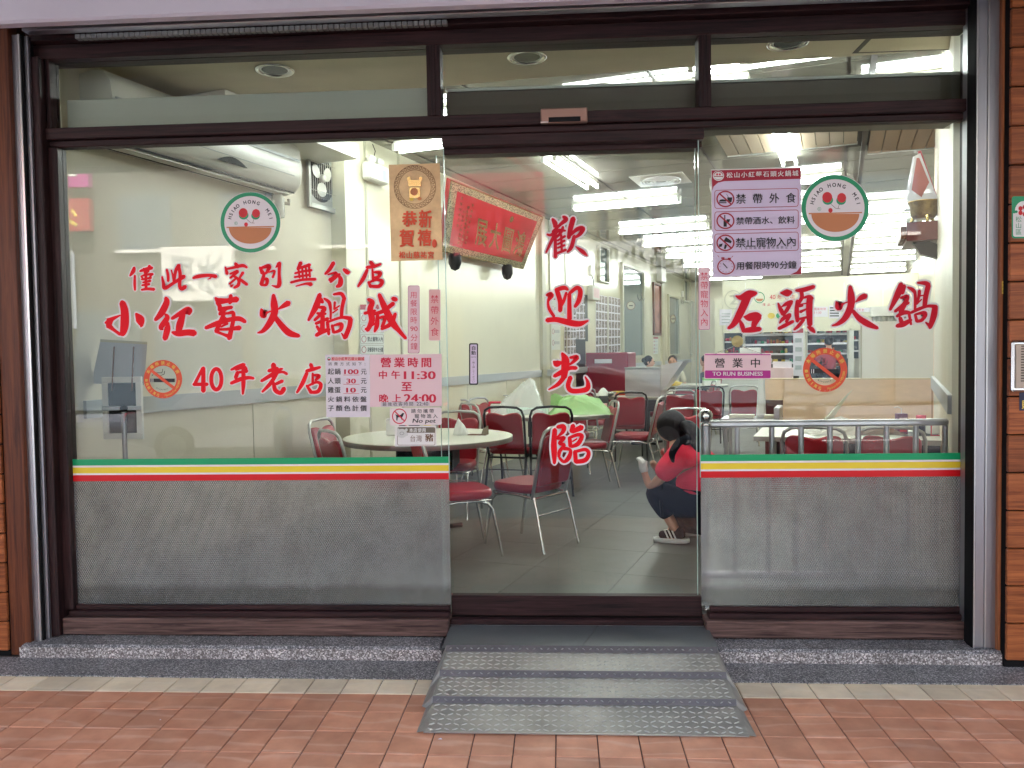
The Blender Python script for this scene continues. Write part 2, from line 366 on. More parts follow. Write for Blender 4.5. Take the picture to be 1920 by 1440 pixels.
        for base, sg in ((0, -1), ((len(lay) - 1) * n, 1)):
            o = [vs[base + k] for k in range(n)]
            c = sum(o, Vector()) / n
            s.add(o + [c], [((k, (k + 1) % n, n) if sg > 0 else ((k + 1) % n, k, n)) for k in range(n)], True)
        return s
    def build(s, name, m, parent=None, loc=None):
        me = bpy.data.meshes.new(name); me.from_pydata(s.v, [], s.f); me.polygons.foreach_set('use_smooth', s.sm); me.update()
        if m: me.materials.append(M[m] if isinstance(m, str) else m)
        o = bpy.data.objects.new(name, me); COL.objects.link(o)
        if parent: o.parent = parent
        if loc is not None: o.location = loc
        return o
def tag(o, label=None, cat=None, group=None, kind=None):
    if label: o['label'] = label
    if cat: o['category'] = cat
    if group: o['group'] = group
    if kind: o['kind'] = kind
    return o
def thing(name, label, cat, loc=(0, 0, 0), rz=0, group=None):
    o = bpy.data.objects.new(name, None); COL.objects.link(o); o.location = loc; o.rotation_euler = (0, 0, rz); o.empty_display_size = .1
    return tag(o, label, cat, group)
def copy_tree(o, parent=None):
    c = o.copy(); COL.objects.link(c); c.parent = parent
    for ch in list(o.children): copy_tree(ch, c)
    return c
def struct(name, mb, m, parent=None): return tag(mb.build(name, m, parent), kind='structure') if parent is None else mb.build(name, m, parent)
def local(root): # world -> local matrix of an untransformed-parent thing
    return (Matrix.Translation(root.location) @ root.rotation_euler.to_matrix().to_4x4()).inverted()

# ------------------------------------------------------------------ lettering and flat print
_tc = bpy.data.curves.new('lettering_source', 'FONT'); _to = bpy.data.objects.new('lettering_source', _tc); COL.objects.link(_to)
_tcache = {}
def glyphs(body, bold=0.):
    k = (body, round(bold, 4))
    if k in _tcache: return _tcache[k]
    _tc.body = body; _tc.offset = bold; _tc.resolution_u = 3
    bpy.context.view_layer.update()
    me = bpy.data.meshes.new_from_object(_to.evaluated_get(bpy.context.evaluated_depsgraph_get()))
    vs = [(v.co.x, v.co.y) for v in me.vertices]; fs = [list(p.vertices) for p in me.polygons]
    bpy.data.meshes.remove(me)
    _tcache[k] = (vs, fs); return _tcache[k]

class Print:
    """Flat print laid on a surface. f(px, py, lift) -> 3D; px, py in photograph-sized units, lift in metres off the surface."""
    def __init__(s, f, root): s.f = f; s.root = root; s.L = {}; s.lay = 0
    def mb(s, m, name):
        if name in ('berry', 'leaf', 'emblem', 'badge', 'small_notice', 'tiny_logo', 'dog_leg', 'row_frame', 'flower'): name = name + '#%d' % s.lay
        if (name, m) not in s.L: s.L[(name, m)] = MB()
        return s.L[(name, m)]
    def poly(s, pts, m, name='print', lift=None):
        s.lay += 1
        h = lift if lift is not None else s.lay * .00012
        n = len(pts); vs = [s.f(x, y, h) for x, y in pts]
        ar = sum(pts[i][0] * pts[(i + 1) % n][1] - pts[(i + 1) % n][0] * pts[i][1] for i in range(n))
        idx = list(range(n)) if ar < 0 else list(range(n))[::-1]
        s.mb(m, name).add(vs, [idx])
    def rect(s, x0, y0, x1, y1, m, name='print', r=0, sk=0):
        if r: pts = rrect(x0, y0, x1, y1, r)
        else: pts = [(x0, y0), (x1, y0), (x1, y1), (x0, y1)]
        if sk: pts = [(x, y + sk * (x - x0)) for x, y in pts]
        s.poly(pts, m, name)
    def frame(s, x0, y0, x1, y1, t, m, name='print', r=0, sk=0):
        s.lay += 1; h = s.lay * .00012
        o = rrect(x0, y0, x1, y1, r) if r else [(x0, y0), (x1, y0), (x1, y1), (x0, y1)]
        i = rrect(x0 + t, y0 + t, x1 - t, y1 - t, max(r - t, .2)) if r else [(x0 + t, y0 + t), (x1 - t, y0 + t), (x1 - t, y1 - t), (x0 + t, y1 - t)]
        if sk: o = [(x, y + sk * (x - x0)) for x, y in o]; i = [(x, y + sk * (x - x0)) for x, y in i]
        n = len(o); s.mb(m, name).add([s.f(x, y, h) for x, y in o + i], [(k, n + k, n + (k + 1) % n, (k + 1) % n) for k in range(n)])
    def disc(s, cx, cy, rx, ry, m, name='print', a0=0, a1=360, seg=40):
        pts = [(cx + rx * math.cos(R(a0 + (a1 - a0) * k / seg)), cy + ry * math.sin(R(a0 + (a1 - a0) * k / seg))) for k in range(seg + (0 if a1 - a0 == 360 else 1))]
        s.poly(pts, m, name)
    def ring(s, cx, cy, rx, ry, t, m, name='print', seg=48):
        s.lay += 1; h = s.lay * .00012
        o = [(cx + rx * math.cos(2 * math.pi * k / seg), cy + ry * math.sin(2 * math.pi * k / seg)) for k in range(seg)]
        i = [(cx + (rx - t) * math.cos(2 * math.pi * k / seg), cy + (ry - t) * math.sin(2 * math.pi * k / seg)) for k in range(seg)]
        s.mb(m, name).add([s.f(x, y, h) for x, y in o + i], [(k, seg + k, seg + (k + 1) % seg, (k + 1) % seg) for k in range(seg)])
    def bar(s, x0, y0, x1, y1, t, m, name='print'):
        dx, dy = x1 - x0, y1 - y0; l = math.hypot(dx, dy); nx, ny = -dy / l * t / 2, dx / l * t / 2
        s.poly([(x0 + nx, y0 + ny), (x1 + nx, y1 + ny), (x1 - nx, y1 - ny), (x0 - nx, y0 - ny)], m, name)
    def glyph(s, ch, cx, cy, w, h, m, name='lettering', bold=0., ang=0, shear=0, sk=0):
        vs, fs = glyphs(ch)
        if not vs: return
        wide = ord(ch[0]) > 0x2000
        if wide: x0, x1, y0, y1 = 0, 1., -.11, .87
        else: x0, x1, y0, y1 = 0, 0, 0, .72
        if not wide: xs = [v[0] for v in vs]; x0, x1 = min(xs), max(xs)
        ca, sa = math.cos(ang), math.sin(ang)
        out = []
        sx = w / (x1 - x0) if wide else w
        for k, (ex, ey) in enumerate(((0, 0),) if not bold else ((-bold, -bold * .6), (bold, -bold * .6), (-bold, bold * .6), (bold, bold * .6))):
            out = []
            for x, y in vs:
                a = (x + ex - (x0 + x1) / 2) * sx; b = -(y + ey - (y0 + y1) / 2) * h / (y1 - y0)
                a -= b * shear; b += sk * a
                out.append(s.f(cx + a * ca - b * sa, cy + a * sa + b * ca, s.lay * .00012 + .0003 + k * .00002))
            s.mb(m, name).add(out, fs)
    def cells(s, text, x0, y0, x1, y1, m, vertical=False, bold=0., name='lettering', fill=.92, shear=0, sk=0):
        """each character in its own cell of the rectangle"""
        n = len(text); s.lay += 1
        for i, ch in enumerate(text):
            if ch == ' ': continue
            if vertical: cw, chh = x1 - x0, (y1 - y0) / n; cx, cyy = (x0 + x1) / 2, y0 + chh * (i + .5)
            else: cw, chh = (x1 - x0) / n, y1 - y0; cx, cyy = x0 + cw * (i + .5), (y0 + y1) / 2 + sk * cw * (i + .5)
            wide = ord(ch) > 0x2000
            q = min(cw, chh) if vertical else chh
            if wide: s.glyph(ch, cx, cyy, min(cw * 1.02, q * 1.1) * fill, q * fill, m, name, bold, 0, shear, sk)
            else: s.glyph(ch, cx, cyy, min(q * 1.25, cw * 1.5) * fill, q * .80 * fill, m, name, bold, 0, shear, sk)
    def line(s, text, x0, y0, x1, y1, m, bold=0., name='lettering', shear=0, sk=0):
        """a line of latin text fitted into the rectangle"""
        vs, fs = glyphs(text); s.lay += 1
        xs = [v[0] for v in vs]; ys = [v[1] for v in vs]; a0, a1, b0, b1 = min(xs), max(xs), min(ys), max(ys)
        for k, ex in enumerate((0,) if not bold else (-bold, 0, bold)):
            out = []
            for x, y in vs:
                X = x0 + (x + ex - a0) / (a1 - a0) * (x1 - x0); Y = y1 - (y - b0) / (b1 - b0) * (y1 - y0)
                X += (y - b0) / (b1 - b0) * (y1 - y0) * shear; Y += sk * (X - x0)
                out.append(s.f(X, Y, s.lay * .00012 + .0003 + k * .00002))
            s.mb(m, name).add(out, fs)
    def arc(s, text, cx, cy, r, a0, a1, h, m, bold=0., name='lettering', squash=1.):
        s.lay += 1; n = len(text)
        for i, ch in enumerate(text):
            if ch == ' ': continue
            a = a0 + (a1 - a0) * (i + .5) / n if n > 1 else a0
            wide = ord(ch) > 0x2000
            top = -1 if a1 > a0 else 1
            s.glyph(ch, cx + r * math.cos(R(a)) * squash, cy + r * math.sin(R(a)), h if wide else h * 1.25, h, m, name, bold, R(a) + (math.pi / 2 if a1 > a0 else -math.pi / 2))
    def done(s):
        k = {}
        out = []
        for (name, m), mb in s.L.items(): out.append(mb.build(name.split('#')[0], m, s.root))
        return out
def rrect(x0, y0, x1, y1, r, seg=4):
    p = []
    for cx, cyy, a in ((x1 - r, y0 + r, -90), (x1 - r, y1 - r, 0), (x0 + r, y1 - r, 90), (x0 + r, y0 + r, 180)):
        for k in range(seg + 1): p.append((cx + r * math.cos(R(a + 90 * k / seg)), cyy + r * math.sin(R(a + 90 * k / seg))))
    return p
GY = -.0035        # outer face of the side panes (pane centre y = .002)
DY = .055          # outer face of the sliding door pane
def onY(Y):
    return lambda px, py, h: atY(px, py, Y) + Vector((0, -h, 0))
def onu(u):        # on a wall of constant u, facing +u
    return lambda px, py, h: atu(px, py, u) + U * h
def onv(v):        # on a surface facing the street (-v)
    return lambda px, py, h: atv(px, py, v) - V * h
def quadmap(TL, TR, BR, BL, w, h):
    n = (TR - TL).cross(BL - TL).normalized()
    if n.dot(CAMP - TL) < 0: n = -n
    def f(x, y, l):
        a, b = x / w, y / h
        return TL.lerp(TR, a).lerp(BL.lerp(BR, a), b) + n * l
    return f
def sticker(name, label, cat, f, cx, cy, group=None):
    root = thing(name, label, cat, (0, 0, 0), 0, group)
    return Print(f, root)

# brush-written characters -------------------------------------------------
def catmull(pts, k=6):
    if len(pts) < 3:
        (a, b) = pts[0], pts[-1]; return [tuple(a[i] + (b[i] - a[i]) * t / k for i in range(3)) for t in range(k + 1)]
    P = [pts[0]] + list(pts) + [pts[-1]]; out = []
    for i in range(1, len(P) - 2):
        p0, p1, p2, p3 = P[i - 1:i + 3]
        for t in range(k):
            t = t / k
            out.append(tuple(.5 * (2 * p1[j] + (p2[j] - p0[j]) * t + (2 * p0[j] - 5 * p1[j] + 4 * p2[j] - p3[j]) * t * t + (3 * p1[j] - p0[j] - 3 * p2[j] + p3[j]) * t ** 3) for j in range(3)))
    out.append(tuple(pts[-1])); return out
def ribbon(pr, pts, extra, m, name, lift):
    c = catmull(pts); n = len(c); Ls = []; Rs = []
    for i, (x, y, w_) in enumerate(c):
        a = c[max(i - 1, 0)]; b = c[min(i + 1, n - 1)]
        tx, ty = b[0] - a[0], b[1] - a[1]; l = math.hypot(tx, ty) or 1
        hw = max(w_, 1.) / 2 + extra
        Ls.append((x - ty / l * hw, y + tx / l * hw)); Rs.append((x + ty / l * hw, y - tx / l * hw))
    def cap(p, q, o, sg):
        hw = max(p[2], 1.) / 2 + extra; tx, ty = (p[0] - q[0]), (p[1] - q[1]); l = math.hypot(tx, ty) or 1
        a0 = math.atan2(ty / l, tx / l); return [(p[0] + hw * .8 * math.cos(a0 + t) * (1 if True else 0), p[1] + hw * .8 * math.sin(a0 + t)) for t in (-1.25, -.6, 0, .6, 1.25)]
    c1 = cap(c[-1], c[-2], 0, 1); c0 = cap(c[0], c[1], 0, 1)
    mb = pr.mb(m, name)
    vs = [pr.f(x, y, lift) for x, y in Ls + Rs]
    mb.add(vs, [(i, i + 1, n + i + 1, n + i) for i in range(n - 1)])
    mb.add([pr.f(x, y, lift + .00003) for x, y in [Ls[-1], Rs[-1]][::-1] + c1], [(0, 1) + tuple(range(6, 1, -1))] if False else [(0, 2, 3, 4, 5, 6, 1)])
    mb.add([pr.f(x, y, lift + .00003) for x, y in [Ls[0], Rs[0]] + c0], [(0, 2, 3, 4, 5, 6, 1)])
def brush(ch, strokes, Y, m, label, group, ox, oy, sc, out=.9, grow=0.):
    root = thing('vinyl_character', label, 'lettering', (0, 0, 0), 0, group)
    pr = Print(onY(Y), root)
    for i, st in enumerate(strokes):
        p = [(ox + x / sc, oy + y / sc, w_ / sc * 1.10 + .5) for x, y, w_ in st]
        ribbon(pr, p, out * 1.9, 'white', 'outline', .00015 + i * .00006)
        ribbon(pr, p, 0, m, 'brush_stroke', .0019 + i * .00006)
    pr.done(); return root
# ================================================================== GROUND AND FACADE
# pavement: terracotta tiles with one cream row, each tile its own piece
pave = struct('pavement', MB().box(-9, -3.3, -.12, 9, -.16, -.006), 'grout')
TW, TD = .1655, .186
def tile_mesh(m, dx, dy):
    mb = MB(); g = .0022
    mb.bbox(-dx / 2 + g, -dy / 2 + g, -.008, dx / 2 - g, dy / 2 - g, 0, .0022)
    return mb, m
Y0 = -.445
tm = {}
for k, (mm, dy) in {'red': ('redtile', TD), 'cream': ('creamtile', .17)}.items():
    mb, _ = tile_mesh(mm, TW, dy); me_o = mb.build('tile', mm, pave); tm[k] = me_o
first = {'red': True, 'cream': True}
def put(kind, x, y):
    if first[kind]: o = tm[kind]; first[kind] = False
    else: o = tm[kind].copy(); COL.objects.link(o); o.parent = pave
    o.name = 'tile'; o.location = (x, y, random.uniform(-.0006, .0006)); o.rotation_euler = (random.uniform(-.003, .003), random.uniform(-.003, .003), 0)
X0 = -.04
for i in range(-18, 15): put('cream', X0 + i * TW + TW / 2, Y0 - .085)
rest = MB()
for j in range(15):
    y = Y0 - .17 - TD * (j + .5)
    for i in range(-22, 20):
        x = X0 + i * TW + TW / 2
        if j < 6 and -2.95 < x < 2.3: put('red', x, y)
        elif y > -3.25: rest.bbox(x - TW / 2 + .002, y - TD / 2 + .002, -.008, x + TW / 2 - .002, y + TD / 2 - .002, 0, .002) if False else rest.box(x - TW / 2 + .002, y - TD / 2 + .002, -.008, x + TW / 2 - .002, y + TD / 2 - .002, 0)
ro = rest.build('tile_field', 'redtile', pave); ro['kind'] = 'stuff'

# terrazzo curb: raised step and flat strip
curb = struct('kerb', MB().bbox(-2.83, -.215, -.05, -.62, .04, .07, .012), 'granite')
MB().bbox(.75, -.215, -.05, 2.30, .04, .07, .012).build('step_right', 'granite', curb)
MB().box(-2.83, -.2185, .002, -.62, -.2155, .058).build('step_face', 'granite2', curb)
MB().box(.75, -.2185, .002, 2.30, -.2155, .058).build('step_face', 'granite2', curb)
MB().box(-9, Y0, -.05, -.62, -.21, .004).build('flat_strip', 'granite', curb)
MB().box(.75, Y0, -.05, 9, -.21, .004).build('flat_strip', 'granite', curb)
MB().box(-.62, Y0, -.05, .75, -.21, .003).build('flat_strip', 'granite', curb)

# doorway slab, one step with two floor tiles
dslab = struct('doorstep', MB().box(-.60, -.33, -.05, .74, -.02, .112), 'floorgap')
MB().prism([(-.598, -.328, .112), (.078, -.328, .112), (.172, -.02, .112), (-.598, -.02, .112)], (0, 0, .008)).build('tile', 'floor', dslab)
MB().prism([(.082, -.328, .112), (.738, -.328, .112), (.738, -.02, .112), (.176, -.02, .112)], (0, 0, .008)).build('tile', 'floor', dslab)

for px, py, m_, lb, r_ in ((825, 1386, 'whitepaper', 'tiny torn scrap of white paper on the red tiles left below the ramp', .010), (778, 1283, 'bronzeprint', 'small dark leaf bit on a cream tile left of the ramp', .006), (1345, 1288, 'greypaper', 'grey crumb of litter on the red tiles right of the ramp', .005), (300, 1350, 'whitepaper', 'pale crumb on the red tiles under the left pane', .005)):
    q = atZ(px, py, .002); t = MB().add([(q.x - r_, q.y, .0015), (q.x - r_ * .2, q.y - r_ * .5, .004), (q.x + r_, q.y - r_ * .1, .002), (q.x + r_ * .3, q.y + r_ * .6, .005), (q.x - r_ * .6, q.y + r_ * .5, .0015)], [(0, 1, 4), (1, 3, 4), (1, 2, 3)]).build('litter', m_); tag(t, lb, 'litter')
# ---- chequer-plate ramp
ramp = thing('access_ramp', 'grey chequer-plate metal ramp of three low steps below the sliding door', 'ramp', (.065, -.325, 0))
xs0, xs1 = -.645, .665
prof = [(0, .122), (-.012, .104), (-.215, .080), (-.222, .058), (-.415, .040), (-.422, .022), (-.665, .006)]
prof = [(0.0, .124), (-.02, .100), (-.215, .086), (-.232, .062), (-.425, .050), (-.442, .028), (-.672, .008)]
studs_at = []
for i in range(len(prof) - 1):
    (y0, z0), (y1, z1) = prof[i], prof[i + 1]
    riser = abs(y1 - y0) < .05
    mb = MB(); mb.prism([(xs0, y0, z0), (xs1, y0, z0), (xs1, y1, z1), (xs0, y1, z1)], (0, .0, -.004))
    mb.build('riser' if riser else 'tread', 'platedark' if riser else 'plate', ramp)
    d = Vector((0, y1 - y0, z1 - z0)); n = Vector((0, -d.z, d.y)); n = -n.normalized() if n.z < 0 else n.normalized()
    if n.z < 0: n = -n
    L = d.length; d.normalize(); q = .034
    nx = int((xs1 - xs0) / q); ny = max(1, int(L / q)); sm = MB()
    for a in range(nx):
        for b_ in range(ny):
            c = Vector((xs0 + q * (a + .7), y0, z0)) + d * (L / ny * (b_ + .5))
            ang = (1 if (a + b_) % 2 else -1) * .52
            t = Vector((math.cos(ang), 0, 0)) + d * math.sin(ang); s_ = n.cross(t).normalized()
            hl, hw, hh = .0150, .0036, .0036
            if riser: hl *= .55
            vs = [c - t * hl, c + s_ * hw, c + t * hl, c - s_ * hw, c + n * hh - t * hl * .55, c + n * hh + t * hl * .55]
            sm.add(vs, [(0, 3, 4), (3, 2, 5), (3, 5, 4), (2, 1, 5), (1, 0, 4), (1, 4, 5)])
    so_ = sm.build('raised_studs', 'plateworn', ramp); so_['kind'] = 'stuff'
for sx, x, xo in ((1, xs1, .05), (-1, xs0, -.05)):
    pts = [(x, y, z) for y, z in prof]; out = [(x + xo * (1 if z > .03 else .6), y, 0.004) for y, z in prof]
    mb = MB(); n = len(pts)
    mb.add(pts + out, [(i, i + 1, n + i + 1, n + i) for i in range(n - 1)] + [(i, n + i, n + i + 1, i + 1) for i in range(n - 1)][:0])
    mb.build('side_flap', 'plate', ramp)
MB().box(xs0, -.678, .0045, xs1, -.672, .010).build('front_lip', 'plateworn', ramp)
tag(MB().bbox(.79, -.095, .071, .90, -.062, .094, .01).build('door_stop', 'acwhite'), 'small white plastic door wedge lying on the right kerb', 'door stop').location = (1.12, .03, 0)

# ---- brown frame of the shopfront
XL, XR = -2.70, 2.042
shop = thing('shopfront_frame', 'dark brown wood-grain frame of the glass shopfront with transom bar and mullions', 'shopfront')
def part(name, m, box, parent=shop, b=.004): return MB().bbox(*box, b).build(name, m, parent)
ZT0, ZT1 = 2.665, 2.755           # transom bar
part('head_rail', 'frame_h', (XL - .05, -.05, 3.125, XR, .10, 3.20))
part('head_rail', 'frame_h', (XL - .05, -.11, 3.20, XR, .08, 3.262))
part('transom_bar', 'frame_h', (XL, -.062, 2.705, XR, .04, 2.765))
part('transom_lip', 'frame_h', (XL, -.03, 2.672, XR, .04, 2.7045))
part('mullion', 'frame_v', (-.668, -.052, 2.7655, -.598, .06, 3.1245)); part('mullion_groove', 'frame_v', (-.645, -.058, 2.7657, -.622, -.0522, 3.124))
part('mullion', 'frame_v', (.705, -.052, 2.7655, .768, .06, 3.1245)); part('mullion_groove', 'frame_v', (.725, -.058, 2.7657, .748, -.0522, 3.124))
part('jamb', 'frame_v', (XL - .055, -.10, .075, XL + .012, .05, 3.1245)); part('jamb', 'frame_v', (XL - .0, -.045, .20, XL + .06, .04, 2.671)); part('jamb', 'frame_v', (XL + .0125, -.05, 2.7655, XL + .035, .04, 3.1245))
part('jamb', 'frame_v', (XR - .006, -.075, .075, XR + .006, .05, 3.1245)); part('jamb', 'frame_v', (XR - .004, .0505, .075, XR + .02, .085, 3.1245))
part('door_head', 'frame_h', (-.60, .0405, 2.59, .735, .14, 2.7045)); part('door_head', 'frame_h', (-.60, -.028, 2.615, .735, .0395, 2.6715))
for x0, x1 in ((XL + .0125, -.602), (.722, XR - .0065)):
    part('bottom_rail', 'sill', (x0, -.075, .076, x1, .05, .165), b=.006)
    part('glazing_bead', 'frame_h', (x0 + .02, -.045, .1655, x1, .03, .195))
    part('glazing_bead', 'frame_h', (x0 + .03, -.02, .1955, x1, .02, .222))
part('door_bottom_rail', 'frame_h', (-.60, .03, .155, .72, .085, .262)); part('door_track', 'frame_h', (-.60, -.019, .1215, .72, .0295, .150))
part('track_lip', 'alu', (-.60, -.0195, .120, .72, .029, .1212), b=.0005)
# panes
def pane(name, x0, x1, z0, z1, y, label, edges=''):
    t = thing(name, label, 'glass pane')
    MB().box(x0, y - .0035, z0, x1, y + .0035, z1).build('glass', 'glass', t)
    if 'L' in edges: MB().box(x0 - .0045, y - .0035, z0, x0 - .0005, y + .0035, z1).build('ground_edge', 'glassedge', t)
    if 'R' in edges: MB().box(x1 + .0005, y - .0035, z0, x1 + .0045, y + .0035, z1).build('ground_edge', 'glassedge', t)
    return t
PZ0, PZ1, BZ = .222, 2.672, .893
pl = pane('shop_window', -2.64, -.597, BZ, PZ1, .002, 'large left glass pane carrying the three lines of red brush lettering', 'R')
pr_ = pane('shop_window', .712, 2.041, BZ, PZ1, .002, 'large right glass pane with the four red characters and house rules poster', 'L')
pd = pane('sliding_door', -.640, .700, .262, 2.592, .062, 'frameless sliding glass door with four red welcome characters in a column', 'LR')
tag(pd, cat='door')
for k, (x0, x1, lb) in enumerate(((-2.665, -.668, 'left transom light above the large lettered pane'), (-.598, .705, 'middle transom light above the sliding door'), (.768, 2.04, 'right transom light above the house rules poster'))):
    pane('transom_pane', x0, x1, 2.765, 3.125, .012, lb)
for x0, x1, p in ((-2.64, -.597, pl), (.712, 2.041, pr_)):
    fo = MB().box(x0, -.0015, PZ0, x1, .0055, BZ).build('embossed_lower_glass', 'frosted', p)
# striped band on both lower panes
for x0, x1, side in ((-2.64, -.597, 'left'), (.712, 2.041, 'right')):
    t = thing('striped_band', 'green, yellow and red striped vinyl band across the %s pane' % side, 'stripe')
    z = 1.010
    for nm, m_, h in (('green_stripe', 'green', .034), ('white_line', 'white', .010), ('yellow_stripe', 'yellow', .032), ('white_line', 'white', .010), ('red_stripe', 'stripered', .033)):
        MB().box(x0, -.0045, z - h, x1, -.002, z).build(nm, m_, t); z -= h
# operator housing behind the transom and its sensor
hs_ = thing('door_operator_housing', 'long dull brown door operator housing behind the transom panes', 'housing')
MB().bbox(-.59, .10, 2.71, 2.06, .30, 2.935, .01).build('cover', mat('housing_paint', (.10, .09, .065), .35), hs_)
MB().bbox(-.59, .102, 2.9352, 2.06, .298, 2.950, .003).build('top_trim', mat('pale_trim', (.62, .66, .56), .3), hs_)
hl_ = thing('lit_housing_panel', 'pale grey-green panel painted as the lit part of the housing behind the lower part of the left transom', 'panel')
MB().bbox(-2.66, .09, 2.71, -.67, .10, 2.955, .003).build('panel', mat('lit_housing_tone', (.48, .50, .40), .45), hl_)  # left stretch of the housing that is lit, its brightness put into the colour
sn = thing('door_sensor', 'bronze metal motion sensor with black window on the transom bar', 'sensor', (.03, -.075, 2.735))
MB().bbox(-.118, -.03, -.036, .118, .012, .036, .006).build('case', mat('bronze_case', (.40, .26, .20), .3, .6), sn)
MB().box(-.078, -.0315, -.034, .082, -.029, -.010).build('window', 'black', sn)
MB().box(-.118, -.0315, -.037, -.080, -.029, -.030).build('lip', 'alu', sn)

# shutter guide rails (steel) both sides
def ax(px, Y): return atY(px, 600, Y).x
t = thing('shutter_guide', 'brushed steel roller shutter guide rail left of the shopfront', 'guide rail')
MB().bbox(ax(35, -.15), -.15, .003, ax(52, -.15), .05, 3.22, .003).build('channel_face', 'steel', t)
MB().box(ax(52, -.15) + .0005, -.152, .003, ax(56, -.15), -.145, 3.22).build('channel_edge', 'alu', t)
MB().box(ax(52, -.15) + .0005, -.1445, .003, ax(60, -.144), .05, 3.22).build('seal', 'rubber', t)
MB().bbox(ax(62, -.125), -.125, .071, ax(71, -.125), -.103, 3.22, .002).build('inner_strip', 'steel', t)
t = thing('shutter_guide', 'wide brushed steel roller shutter guide rail right of the shopfront', 'guide rail')
MB().bbox(ax(1817.5, -.115), -.115, .071, ax(1823, -.115), -.110, 3.22, .001).build('inner_strip', 'alu', t)
MB().box(ax(1818, -.11), -.1095, .071, ax(1829, -.17), -.0755, 3.22).box(ax(1826.5, -.17), -.1715, .071, ax(1829.5, -.17), -.1097, 3.22).build('seal', 'rubber', t)
MB().box(ax(1827.5, -.17), -.176, .071, ax(1830, -.17), -.172, 3.22).build('channel_edge', 'alu', t)
MB().bbox(ax(1830, -.17) + .0003, -.174, .071, ax(1848, -.17), -.02, 3.22, .003).build('channel_face', 'steel', t)
MB().bbox(ax(1848, -.17) + .0003, -.179, .071, ax(1851, -.17), -.10, 3.22, .001).build('channel_ridge', 'alu', t)
MB().bbox(ax(1851, -.17) + .0003, -.174, .071, ax(1875, -.17), -.02, 3.22, .003).build('channel_face', 'steel', t)
# roller shutter: housing above and folded slats
sb = thing('roller_shutter', 'pale lilac roller shutter housing over the shopfront with folded slat edge below', 'shutter')
MB().bbox(-2.775, -.42, 3.167, 6, -.345, 3.95, .012).build('housing', 'shutterbox', sb)
for k, (z, y, h, m_) in enumerate(((3.235, -.24, .010, 'steel2'), (3.222, -.20, .012, 'rubber'), (3.206, -.225, .015, 'steel2'), (3.245, -.30, .020, 'rubber'))):
    MB().bbox(-2.69, y, z, 2.06, y + .06, z + h, .002).build('guide_strip', m_, sb)
mb = MB()
for i in range(72):
    x = -2.45 + i * .0285
    if x > -.55: break
    mb.bbox(x, -.165, 3.180, x + .0255, -.13, 3.204, .003)
o = mb.build('slat_edge', mat('galvanised', (.32, .33, .30), .35, .7), sb); o['kind'] = 'stuff'
MB().box(-2.69, -.16, 3.2625, 2.06, -.1, 3.2645).build('dark_gap', 'rubber', sb)

# timber clad piers at the two sides
def pier(x0, x1, y, label, mats, z0, edge, pitch=.181, off=0.):
    t = thing('timber_pier', label, 'pier')
    MB().box(x0, y + .02, .0, x1, .25, 4.0).build('core', 'rubber', t)
    z = z0 + off; k = 0
    while z < 3.9:
        MB().bbox(x0, y, z + .003, x1, y + .022, min(z + pitch, 3.95) - .003, .004).build('board', mats, t); z += pitch; k += 1
    return t
pR = pier(ax(1893, -.26), 3.6, -.26, 'varnished orange timber board cladding right of the shopfront', 'board', .04, 0)
MB().bbox(ax(1875.5, -.20), -.20, .02, ax(1888, -.20), -.02, 3.95, .004).build('corner_post', 'boardv', pR)
MB().box(ax(1888, -.20) + .0005, -.215, .02, ax(1893, -.24) - .001, -.02, 3.95).build('caulk_strip', mat('caulk', (.13, .07, .06), .7, var=.5, vscale=30), pR)
pL = pier(-4.2, ax(-9, -.20), -.20, 'dark varnished timber cladding at the far left pier', 'board', .03, 0, .155)
MB().bbox(ax(-9, -.20) + .001, -.18, .003, ax(34.5, -.18), -.02, 3.95, .004).build('corner_post', 'boardl', pL)

# things on the right pier
YP = -.262
f = lambda px, py, h: atY(px, py, YP) + Vector((0, -h, 0))
it = thing('intercom', 'old square intercom speaker with chrome rim on the right timber pier', 'intercom')
a, b = atY(1893, 735, YP), atY(1945, 638, YP)
MB().bbox(a.x, YP - .022, a.z, b.x, YP - .0005, b.z, .012).build('chrome_rim', 'chrome', it)
MB().bbox(a.x + .012, YP - .029, a.z + .018, b.x - .01, YP - .0225, b.z - .016, .004).build('faceplate', mat('aged_plastic', (.50, .42, .34), .45), it)
mb = MB()
for i in range(14): mb.box(a.x + .035, YP - .0315, a.z + .05 + i * .0125, b.x - .02, YP - .0292, a.z + .0555 + i * .0125)
mb.build('grille', mat('grille_brown', (.10, .07, .055), .5), it)
pr = sticker('district_plaque', 'small green-edged district house plaque on the right timber pier', 'plaque', f, 0, 0)
pr.rect(1897, 368, 1950, 447, 'greenlogo', r=5); pr.rect(1899.5, 371, 1950, 444, 'whitepaint', 'face', r=4); pr.rect(1899.5, 371, 1950, 400, 'greenlogo', 'face')
pr.disc(1920, 395, 17, 18, 'whitepaint', 'emblem')
for k in range(5): pr.disc(1919 + 7 * math.cos(1.256 * k), 395 + 7 * math.sin(1.256 * k), 4, 4.4, 'berry', 'flower')
pr.disc(1905, 397, 3, 2.5, 'greenlogo', 'leaf'); pr.cells('松山區', 1903, 405, 1916, 441, 'greenlogo', vertical=True); pr.done()
pr = sticker('plaque', 'dark blue plaque with a yellow character below the intercom', 'plaque', f, 0, 0)
pr.rect(1911, 736, 1960, 770, mat('navy_print', (.012, .012, .045), .4)); pr.cells('財', 1913, 749, 1937, 768, 'yellowprint', bold=.02); pr.done()
pr = sticker('door_tag', 'tiny yellow printed tag on the orange corner post', 'tag', lambda px, py, h: atY(px, py, -.202) + Vector((0, -h, 0)), 0, 0)
